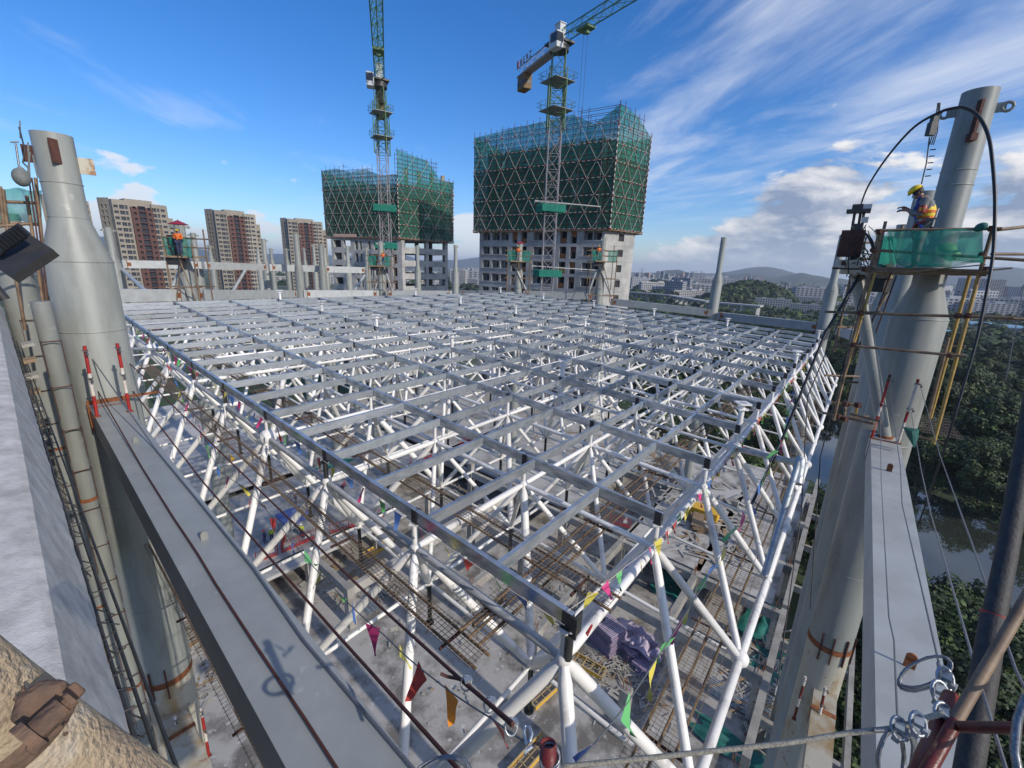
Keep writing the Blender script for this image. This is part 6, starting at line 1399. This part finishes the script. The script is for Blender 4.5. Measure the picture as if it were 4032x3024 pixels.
# scaffold pipe and coupler close to the lens, bottom left
Mt['pale']=mat('cement caked pipe',(.58,.49,.38),.9,0,(.40,.30,.21),30,.55,230,c3=(.52,.40,.26)); Mt['coup']=mat('cement caked coupler',(.20,.115,.07),.8,0,(.09,.06,.045),60,.35,260)
def Q(px,py,d): return S(px,py,d)
t=thing('scaffold_pipe','cement caked scaffold pipe close to the lens at the bottom left','pipe',Q(300,3060,.42)); part('tube',MB().tube([Q(-300,2640,.36),Q(-95,2780,.375),Q(200,2975,.40),Q(568,3190,.45),Q(900,3390,.52)],.0225,28),'pale',t)
t=thing('pipe_coupler','rusty right angle scaffold coupler with its bolt and nut, bottom left','coupler',Q(160,2820,.36))
cx=Q(165,2770,.345); ex=(Q(190,2760,.37)-Q(110,2830,.37)).normalized(); ez=-cx.normalized(); ey=ez.cross(ex).normalized(); 
part('clamp_ring',MB().tube([lerp(Q(-95,2780,.375),Q(200,2975,.40),f) for f in (.40,.42,.60,.62)],[.0227,.0240,.0240,.0227],28),'coup',t); part('jaw',MB().tube([cx-ez*.004,cx-ez*.002,cx+ez*.003,cx+ez*.005],[.008,.0105,.0105,.008],7,True,False).boxm(cx+ex*.006-ey*.006,ex*.006,ey*.004,ez*.004),'coup',t)
hx=MB(); c1=Q(190,2835,.33); hx.tube([c1-ex*.005,c1+ex*.006],.0058,6,True,False); part('nut',hx,'coup',t)
part('collar',MB().tube([c1-ex*.009,c1-ex*.005],.008,14),'coup',t); part('bolt',MB().tube([c1+ex*.004,Q(282,2752,.33)],.0032,12).tube([Q(268,2762,.33),Q(286,2746,.33)],.0042,10),'coup',t)
part('flap',MB().boxm(Q(176,2905,.335),ex*.006,ey*.003,ez*.002),'coup',t)
for o in t.children:
    bv=o.modifiers.new('Bevel','BEVEL'); bv.width=.0016; bv.segments=3
rnd=random.Random(2); mb=MB()
for k in range(60): mb.ball(Q(rnd.uniform(60,260),rnd.uniform(2700,2900),.345),rnd.uniform(.0005,.0015),5,3)
part('mortar_crumbs',mb,'coup',t,kind='stuff')
# ================================================================ MAROON PIPES, SHACKLES, COILS
def hollow(p,q,R_,wall,m,nm,par,n=20):
    p=Vector(p);q=Vector(q); d=(q-p).normalized(); a=d.cross(Vector((1,0,0))).normalized(); b=d.cross(a); V=[];F=[]
    for (c,r) in ((p,R_),(q,R_),(q,R_-wall),(q-d*.5*min(.3,(q-p).length),R_-wall)):
        for k in range(n): t_=2*PI*k/n; V.append(c+(a*math.cos(t_)+b*math.sin(t_))*r)
    for i in range(3):
        for k in range(n): F.append((i*n+k,i*n+(k+1)%n,(i+1)*n+(k+1)%n,(i+1)*n+k))
    F.append(tuple(range(3*n,4*n))); part(nm,MB().add(V,F,True),m,par)
t=thing('maroon_pipe','upright maroon pipe with an open top at the bottom centre','pipe',S(2160,3300,1.9)); hollow(S(2170,3330,2.05),S(2158,2925,1.85),.0265,.004,'maroon','tube',t)
def loop(c,a,b,r1,r2,rr,m,nm,par,n=20,turn=1,seed=0):
    r_=random.Random(seed); P=[c+a*math.cos(t)*(r1+r_.uniform(-.02,.02)*r1)+b*math.sin(t)*(r2+r_.uniform(-.04,.04)*r2)+a.cross(b)*(.006*math.sin(t*1.3+seed)) for t in [2*PI*turn*k/n/turn*turn/turn for k in range(int(n*turn)+1)]]
    part(nm,MB().tube(P,rr,6),m,par)
for k in range(3): loop(S(2165,2975+k*14,1.87),Vector((1,0,0)),Vector((0,.9,.45)),.031,.031,.004,'wire','wire_wrap',t,seed=k)
t=thing('wire_shackle','steel shackle linking the brown lifeline to the maroon pipe','shackle',S(2080,2900,2.1)); A_=(S(2110,2905,2.0)-S(2060,2850,2.2)).normalized(); B_=Vector((.4,.5,-.75)).normalized()
part('bow',MB().tube([S(2085,2925,2.1),S(2095,2890,2.1),S(2085,2862,2.15),S(2070,2858,2.15),S(2062,2885,2.15),S(2075,2935,2.1)],.006,8),'galv',t); part('pin',MB().tube([S(2068,2960,2.08),S(2105,2930,2.08)],.007,8).tube([S(2066,2958,2.08),S(2074,2966,2.08)],.012,8),'galv',t); part('tie_loop',MB().tube([S(2100,2935,2.05),S(2110,2925,2.0),S(2135,2935,1.95)],.006,6),'maroon',t)
for k,(x,y,d) in enumerate(((1835,2690,3.1),(1928,2775,2.95),(2012,2862,2.8))):
    t=thing('rope_clip','steel U bolt rope clip '+['farthest from','in the middle before','nearest to'][k]+' the maroon pipe on the brown lifeline','rope clip',S(x,y,d)); c=S(x,y,d); part('u_bolt',MB().tube([c+Vector((.03*math.cos(a),.02*math.sin(a),.034*math.sin(a))) for a in [j*2*PI/14 for j in range(15)]],.0055,6),'galv',t); part('saddle',MB().box(c+Vector((.012,0,.028)),.045,.03,.016,.5),'galv2',t)
solo('rope_tail',MB().tube(smooth([S(1735,2652,3.2),S(1765,2665,3.2),S(1800,2672,3.15),S(1835,2690,3.1),S(1930,2778,2.93),S(2020,2860,2.75)],4),.010,6),'rope','frayed brown rope tail clipped beside the upper lifeline','rope')
# bottom centre coil
t=thing('rope_coil','grey wire rope coil peeping over the bottom edge left of the maroon pipe','rope coil',S(1740,3040,2.4))
for k in range(4): loop(S(1740,3052,2.4),Vector((1,.1,.1)).normalized(),Vector((0,.9,.4)).normalized(),.10+.006*k,.05+.004*k,.0055,'wire','loop',t,seed=k)
# bottom right: maroon post, diagonal tube, clips and coils
t=thing('maroon_pipe','leaning maroon post with an open top at the bottom right','pipe',S(3640,3024,2.3)); hollow(S(3580,3130,2.28),S(3752,2742,2.5),.0275,.004,'maroon','tube',t); part('worn_collar',MB().tube([S(3726,2802,2.466),S(3750,2747,2.497)],.0282,20,False),'rust',t); part('pale_band',MB().tube([S(3715,2827,2.452),S(3720,2815,2.458)],.0286,20,False),'whp',t)
t=thing('rusty_tube','long brown rusty tube rising from the maroon post to the right edge','pipe',S(3800,2770,2.4)); part('tube',MB().tube([S(3560,3200,2.2),S(3755,2850,2.40),S(4060,2325,2.7)],.0185,16),Mt['bam'],t); part('paint_stretch',MB().tube([S(3590,3146,2.22),S(3766,2831,2.412)],.0195,16),'maroon',t)
solo('maroon_rail',MB().tube([S(3782,2862,2.38),S(4080,2868,2.25)],.0165,14),'maroon','thin maroon rail running level to the right edge at the bottom right','pipe')
t=thing('dark_pole','dark out of focus steel pole down the right edge of the photo','pole',S(3860,3100,.9)); part('tube',MB().tube([S(4300,300,3.9),S(4082,1500,3.3),S(3960,2200,3.0),S(3915,2420,2.9)],.036,20),'poled',t); part('lower_tube',MB().tube([S(3915,2420,2.9),S(3795,3140,2.8)],.042,20),'poled',t); part('red_seam',MB().tube([S(3916,2414,2.9),S(3913,2428,2.9)],.0432,20),'red',t)
for k,(x,y,d,lab) in enumerate(((3615,2850,2.3,'pair of U bolt clips left on the tan rope near the maroon post'),(3540,2868,2.3,'single clip on the tan rope above the lower coil'),(3712,2812,2.42,'clip strapped round the maroon post'),(3722,2672,2.9,'bright shackle under the upper coil'),(3700,2725,2.6,'dark clip just above the maroon post'))):
    t=thing('rope_clip',lab,'rope clip',S(x,y,d)); c=S(x,y,d); q=d/2.3
    part('u_bolt',MB().tube([c+Vector((.026*math.cos(a),.018*math.sin(a),.030*math.sin(a)))*q for a in [j*2*PI/14 for j in range(15)]],.0055*q,6),'galv',t); part('nut',MB().box(c+Vector((.02,-.01,-.02))*q,.022*q,.02*q,.02*q,.5).box(c+Vector((-.01,-.01,-.03))*q,.02*q,.02*q,.02*q,.5),'galv2',t); part('saddle',MB().box(c+Vector((0,0,.012))*q,.05*q,.024*q,.014*q,.8),'galv2',t)
t=thing('rope_coil','oval coil of grey wire rope on the right edge of the right box beam','rope coil',S(3640,2640,3.3)); ca=(S(3700,2618,3.3)-S(3570,2675,3.3)).normalized(); cb=Vector((0,.75,.65)).normalized()
for k in range(3): loop(S(3640,2645+4*k,3.3),ca,cb,.120+.005*k,.047+.004*k,.0062,'wire','loop',t,seed=k+3)
part('tie',MB().tube([S(3695,2610,3.28),S(3700,2650,3.2),S(3712,2690,2.8),S(3722,2745,2.52)],.008,6),'wire',t)
t=thing('rope_coil','lower coil of grey wire rope hanging at the bottom right','rope coil',S(3525,2980,3.0))
for k in range(4): loop(S(3525+3*k,2975,3.0),Vector((.95,.1,0)).normalized(),Vector((.1,.3,.95)).normalized(),.078+.006*k,.117+.006*k,.0065,'wire','loop',t,seed=k+7)
part('tie',MB().tube([S(3540,2885,2.4),S(3552,2920,2.8),S(3560,2980,3.0),S(3556,3030,3.0)],.009,6),'wire',t)
rope([S(4040,2740,1.6),S(4005,2840,1.6),S(3995,2960,1.6),S(4010,3040,1.6)],.008,'wire','steel rope loop hanging down the right edge at the bottom')
# ================================================================ PEOPLE
def skinned(name,joints,edges,m,parent,sub=1,rootj=None):
    """one continuous surface grown round a skeleton. joints: name -> (point, radius)"""
    ks=list(joints); me=bpy.data.meshes.new(name); c=sum((Vector(joints[k][0]) for k in ks),Vector())/len(ks)
    me.from_pydata([Vector(joints[k][0])-c for k in ks],[(ks.index(a),ks.index(b)) for a,b in edges],[]); me.materials.append(Mt[m]); o=bpy.data.objects.new(name,me); col.objects.link(o); o.parent=parent; o.location=c-(wl(parent) if parent else Vector())
    s=o.modifiers.new('Skin','SKIN'); s.use_smooth_shade=True
    if not me.skin_vertices: me.skin_vertices.new()
    for i,k in enumerate(ks):
        sv=me.skin_vertices[0].data[i]; r=joints[k][1]; sv.radius=(r,r) if isinstance(r,(int,float)) else r; sv.use_root=(k==(rootj or ks[0]))
    d=o.modifiers.new('Subdivision','SUBSURF'); d.levels=sub; d.render_levels=sub; return o
def person(foot,face,label,J,cloth,detail=False,hat='helm',grp=None,h=1.7,extra=None):
    """J: local joints (x right, y forward, z up), metres for a 1.7 m figure; face: world direction"""
    f=Vector((face[0],face[1],0)).normalized(); r=Vector((f.y,-f.x,0)); k=h/1.7; foot=Vector(foot)
    T=lambda p:foot+(r*p[0]+f*p[1]+Vector((0,0,p[2])))*k
    D=dict(pel=(0,0,.93),wai=(0,0,1.05),che=(0,.01,1.25),shc=(0,0,1.40),nec=(0,.01,1.47),hed=(0,.02,1.56),top=(0,.02,1.66),
           hl=(-.09,0,.90),hr=(.09,0,.90),kl=(-.10,.02,.50),kr=(.10,.02,.50),al=(-.10,-.02,.09),ar=(.10,-.02,.09),tl=(-.11,.12,.04),tr=(.11,.12,.04),
           sl=(-.18,0,1.39),sr=(.18,0,1.39),el=(-.24,-.02,1.12),er=(.24,-.02,1.12),wl=(-.23,.14,.92),wr=(.23,.14,.92),gl=(-.23,.2,.86),gr=(.23,.2,.86))
    D.update(J); t=thing('person',label,'person',foot,grp)
    R_=dict(pel=.125,wai=.115,che=.13,shc=.09,nec=.052,hed=.085,top=.06,hl=.09,hr=.09,kl=.062,kr=.062,al=.042,ar=.042,tl=.035,tr=.035,sl=.062,sr=.062,el=.045,er=.045,wl=.03,wr=.03,gl=.034,gr=.034)
    E_=[('pel','wai'),('wai','che'),('che','shc'),('shc','nec'),('nec','hed'),('hed','top'),('pel','hl'),('hl','kl'),('kl','al'),('al','tl'),('pel','hr'),('hr','kr'),('kr','ar'),('ar','tr'),('shc','sl'),('sl','el'),('el','wl'),('wl','gl'),('shc','sr'),('sr','er'),('er','wr'),('wr','gr')]
    skinned('body',{n:(T(D[n]),R_[n]*k) for n in D},E_,'skin',t,2 if detail else 1,'pel')
    g=lambda *n:{a:(T(D[a]),R_[a]*k*1.14+.010) for a in n}
    sh=g('pel','wai','che','shc','sl','sr','el','er'); 
    for s in 'lr': sh['w'+s]=(T(Vector(D['w'+s])*.82+Vector(D['e'+s])*.18),R_['w'+s]*k*1.25+.008)
    skinned('shirt',sh,[('pel','wai'),('wai','che'),('che','shc'),('shc','sl'),('sl','el'),('el','wl'),('shc','sr'),('sr','er'),('er','wr')],cloth[0],t,2 if detail else 1,'pel')
    tr_=g('pel','hl','hr','kl','kr','al','ar'); skinned('trousers',tr_,[('pel','hl'),('hl','kl'),('kl','al'),('pel','hr'),('hr','kr'),('kr','ar')],cloth[1],t,1,'pel')
    for s in 'lr': skinned('boot',{'a':(T(D['a'+s])+Vector((0,0,.02)),.055*k),'b':(T(D['t'+s]),.045*k)},[('a','b')],'dark',t,1)
    hd=T(D['hed']); tp=T(D['top']); ax=(tp-hd).normalized(); fw=(f-ax*f.dot(ax)).normalized(); rt=fw.cross(ax)
    if cloth[2]:
        ve={a:(T(D[a]),R_[a]*k*1.26+.022) for a in ('wai','che')}; ve['shc']=(T(Vector(D['shc'])-Vector((0,0,.03))),R_['shc']*1.35+.02); ve['pel']=(T(Vector(D['pel'])*.35+Vector(D['wai'])*.65),R_['pel']*1.22+.02)
        skinned('vest',ve,[('pel','wai'),('wai','che'),('che','shc')],cloth[2],t,1,'pel')
    V=[];F=[]; n,m_=16,6; R1=(.118 if detail else .128)*k; c=hd+ax*(.075 if detail else .055)*k
    for i in range(m_+1):
        a=PI/2*i/m_
        for q in range(n): b=2*PI*q/n; V.append(c+(rt*math.cos(b)*math.cos(a)*.92+fw*math.sin(b)*math.cos(a)*1.08+ax*math.sin(a)*.86)*R1)
    for i in range(m_):
        for q in range(n): F.append((i*n+q,i*n+(q+1)%n,(i+1)*n+(q+1)%n,(i+1)*n+q))
    o=len(V)
    for q in range(n): b=2*PI*q/n; e=1.02+(.20*max(0,math.sin(b)-.3)/.7); V.append(c+(rt*math.cos(b)*.92*1.08+fw*math.sin(b)*1.08*e)*R1-ax*.012)
    for q in range(n): F.append((q,(q+1)%n,o+(q+1)%n,o+q))
    hm=part('helmet',MB().add(V,F,True),hat,t)
    if detail:
        hr=MB().ball(hd+ax*.03-fw*.022,.093,14,8,(1,1,1.05)); part('hair',hr,'hair',t)
        fc=MB(); nose=hd+fw*.095-ax*.015; fc.add([hd+fw*.080+ax*.03,nose+fw*.018-ax*.008,hd+fw*.085-rt*.016-ax*.02,hd+fw*.085+rt*.016-ax*.02],[(0,2,1),(0,1,3),(2,3,1)],True); part('nose',fc,'skin',t)
        for s in (-1,1):
            part('eye',MB().ball(hd+fw*.083+rt*s*.031+ax*.022,.009,8,5),'hair',t); part('ear',MB().ball(hd+rt*s*.083-fw*.005+ax*.0,.022,8,5,(.5,.8,1.3)),'skin',t)
        part('mouth',MB().ball(hd+fw*.083-ax*.052,.016,8,4,(1.2,.6,.35)),'maroon',t); part('jaw',MB().ball(hd+fw*.03-ax*.055,.055,12,7,(.95,1,.8)),'skin',t)
        for s,sg in (('l',-1),('r',1)):
            w_=T(D['w'+s]); g_=T(D['g'+s]); hv=(g_-w_).normalized(); sd_=hv.cross(Vector((0,0,1))).normalized(); dn=sd_.cross(hv).normalized()
            if dn.z>0: dn=-dn
            JJ={'palm':(g_,.030)};EE=[]
            for q in range(4):
                o_=(q-1.5)*.021; l=(.072,.082,.078,.062)[q]; p=g_; names=['palm']
                for st_,(fr,ben) in enumerate(((.32,.10),(.42,.45),(.30,.9),(.22,1.2))):
                    dd=(hv*math.cos(ben)+dn*math.sin(ben)).normalized(); p=p+dd*l*fr+(sd_*o_ if st_==0 else Vector()); nm='f%d%d'%(q,st_); JJ[nm]=(p,.0105-.001*st_); EE.append((names[-1],nm)); names.append(nm)
            th=g_-hv*.02+sd_*sg*-.035; JJ['t0']=(th,.013); JJ['t1']=(th+hv*.03+sd_*sg*-.012+dn*.01,.011); JJ['t2']=(th+hv*.055+dn*.028,.009); EE+=[('palm','t0'),('t0','t1'),('t1','t2')]
            skinned('hand',JJ,EE,'skin',t,1,'palm')
    return t,T,D
wf=H(3588,1075,12.95); fd=(H(3400,900,12.9)-H(3588,900,12.9)).normalized()
wz=wf.z+.03
J=dict(che=(0,.05,1.23),shc=(0,.09,1.38),nec=(0,.15,1.455),hed=(0,.215,1.515),top=(0,.285,1.60),sl=(-.18,.08,1.37),sr=(.18,.08,1.37),el=(-.23,.10,1.09),er=(.24,.10,1.08),wl=(-.10,.33,1.20),wr=(.09,.33,1.25),gl=(-.05,.40,1.21),gr=(.02,.41,1.27))
t,T,D=person((wf.x,wf.y,wz),fd,'worker in a yellow helmet and vest looking down at his hands on the right platform',J,('shirt','trous','vest'),True,'helm',h=1.76)
# armband, harness straps, vest stripes, lanyard
e0=T(D['sl']);e1=T(D['el']); mb=MB().tube([lerp(e0,e1,.42),lerp(e0,e1,.5),lerp(e0,e1,.86),lerp(e0,e1,.92)],[.068,.074,.072,.066],14); part('armband',mb,'red',t,label='red armband with yellow characters')
ad=(e1-e0).normalized(); out=Vector((-T((0,0,0)).x+0,-T((0,0,0)).y,0)); toC=Vector((-e0.x,-e0.y,0)).normalized(); sx_=ad.cross(toC).normalized(); cA=lerp(e0,e1,.66)+toC*.074
b=MB()
for s in (-1,1):
    q=cA+sx_*s*.026
    b.boxm(q,sx_*.004,toC*.003,ad*.034)
    for f_ in (-.026,0,.026): b.boxm(q+ad*f_+sx_*.009,sx_*.013,toC*.003,ad*.005)
part('armband_characters',b,'vest',t)
for z,m in ((1.04,'vesto'),(1.16,'vesto')):
    c=T((0,.02,z)); mb=MB(); fR=(T((1,0,0))-T((0,0,0))).normalized(); fF=(T((0,1,0))-T((0,0,0))).normalized(); P=[c+fR*math.cos(a)*.172+fF*math.sin(a)*.160 for a in [k*PI/10 for k in range(21)]]
    V=[];F=[]
    for p in P: V+=[p-Vector((0,0,.022)),p+Vector((0,0,.022))]
    mb.add(V,[(2*i,2*i+2,2*i+3,2*i+1) for i in range(20)],True); part('vest_band',mb,m,t)
part('harness_strap',MB().tube([T((-.12,.16,1.36)),T((-.13,.20,1.15)),T((-.15,.14,.98)),T((-.17,.03,.86)),T((-.12,-.08,.80))],.020,6),'strap',t)
part('harness_strap',MB().tube([T((-.10,.17,1.44)),T((-.02,.21,1.30)),T((.08,.20,1.12))],.016,6),'strap',t); part('harness_strap',MB().tube([T((-.19,.0,.98)),T((-.17,.15,.9)),T((-.1,.17,.80)),T((-.12,.1,.6))],.018,6),'red',t)
part('collar',MB().tube([T((-.09,.08,1.45)),T((-.05,.17,1.43)),T((0,.19,1.42)),T((.05,.17,1.43)),T((.09,.08,1.45))],.020,6),'trous',t); part('towel',MB().boxm(T((-.03,.215,1.34)),(T((1,0,0))-T((0,0,0)))*.03,(T((0,1,0))-T((0,0,0)))*.01,Vector((0,0,.07))),'whp',t)
part('banded_baton',MB().tube([T((-.17,-.12,.86)),T((-.17,-.14,1.2))],.018,8),'whp',t); part('chin_strap',MB().tube([T((-.085,.22,1.55)),T((-.06,.27,1.46)),T((0,.29,1.44))],.006,5),'strap',t)
# people on the floors
SP=[(1072,2133,ZS,(.3,-1),'small figure in a white helmet and lime vest beside the blue tent',('hiv','navy',None),'helmw',{}),
    (1045,2140,ZS,(-1,-.5),'small figure in a red helmet walking left of the blue tent',('navy','navy',None),'helmr',dict(kl=(-.1,.14,.5),ar=(.1,-.2,.1),tr=(.11,-.08,.04))),
    (1190,2115,ZS,(0,-1),'small figure in a lime vest standing under the blue tent edge',('hiv','navy',None),'helmw',{}),
    (1166,1985,ZS,(1,0),'small figure in dark clothes with raised hands on the upper floor',('navy','navy',None),'helmw',dict(wl=(-.2,.25,1.3),wr=(.2,.25,1.3),gl=(-.2,.3,1.35),gr=(.2,.3,1.35))),
    (1350,1928,ZS,(1,.3),'small figure in red crouching on the upper floor, left of two',('red','navy',None),'helmr',dict(pel=(0,-.15,.42),wai=(0,-.05,.55),che=(0,.08,.75),shc=(0,.15,.88),nec=(0,.2,.95),hed=(0,.25,1.03),top=(0,.28,1.13),hl=(-.09,-.15,.4),hr=(.09,-.15,.4),kl=(-.12,.22,.45),kr=(.12,.22,.45),sl=(-.18,.13,.87),sr=(.18,.13,.87),el=(-.22,.3,.7),er=(.22,.3,.7),wl=(-.15,.45,.55),wr=(.15,.45,.55),gl=(-.14,.5,.48),gr=(.14,.5,.48))),
    (1385,1905,ZS,(-1,.3),'small figure bending in dark clothes on the upper floor, right of two',('navy','navy',None),'helmr',dict(che=(0,.2,1.12),shc=(0,.32,1.18),nec=(0,.38,1.2),hed=(0,.45,1.2),top=(0,.53,1.22),sl=(-.18,.32,1.17),sr=(.18,.32,1.17),el=(-.22,.4,.9),er=(.22,.4,.9),wl=(-.2,.5,.7),wr=(.2,.5,.7),gl=(-.2,.52,.62),gr=(.2,.52,.62)))]
for px,py,z,fc,lab,cl_,hat,J in SP: person(U(px,py,z),fc,lab,J,cl_,False,hat)
def onplat(P,dx,lab,cl_,hat,umb=None):
    f=Vector((P.x+dx,P.y-1.0,P.z+.07)); person(f,(.3,-1),lab,dict(wl=(-.1,.3,1.1),wr=(.1,.3,1.1),gl=(-.06,.36,1.1),gr=(.06,.36,1.1)),cl_,False,hat)
    if umb:
        t=thing('umbrella',umb,'umbrella',f+Vector((0,0,1.2))); c=f+Vector((.15,0,2.0)); V=[c+Vector((0,0,.28))]; n=8
        V+= [c+Vector((math.cos(2*PI*k/n)*.62,math.sin(2*PI*k/n)*.62,0)) for k in range(n)]; part('canopy',MB().add(V,[(0,1+k,1+(k+1)%n) for k in range(n)],True),'umb',t); part('shaft',MB().tube([f+Vector((.12,.1,1.1)),c+Vector((0,0,.34))],.015,5),'dark',t)
onplat(P1,.35,'worker in orange under the red umbrella on the left far platform',('vesto','navy',None),'helm','red umbrella over the worker between the apartment towers')
onplat(P2,.5,'worker in an orange vest on the platform before the left tower crane',('vesto','navy',None),'helm')
onplat(P3,-.1,'worker under the maroon umbrella before the right tower',('vesto','trous',None),'helm','maroon umbrella in front of the concrete storeys of the right tower')
onplat(P4,-.7,'worker in a yellow helmet on the platform at the right tower corner',('vesto','trous',None),'helm')
# ================================================================ AIR
HAZE=True
if HAZE:
    m=bpy.data.materials.new('haze air'); m.use_nodes=True; N=m.node_tree.nodes; L=m.node_tree.links; N.remove(N['Principled BSDF']); v=N.new('ShaderNodeVolumePrincipled'); v.inputs['Color'].default_value=(.80,.88,1,1); v.inputs['Density'].default_value=HD; v.inputs['Anisotropy'].default_value=.2; L.new(v.outputs[0],N['Material Output'].inputs['Volume'])
    Mt['haze']=m; o=part('haze',MB().box((0,0,(GZ-1+175)/2),27000,27000,175-(GZ-1)),'haze',kind='stuff')
bpy.context.view_layer.update()
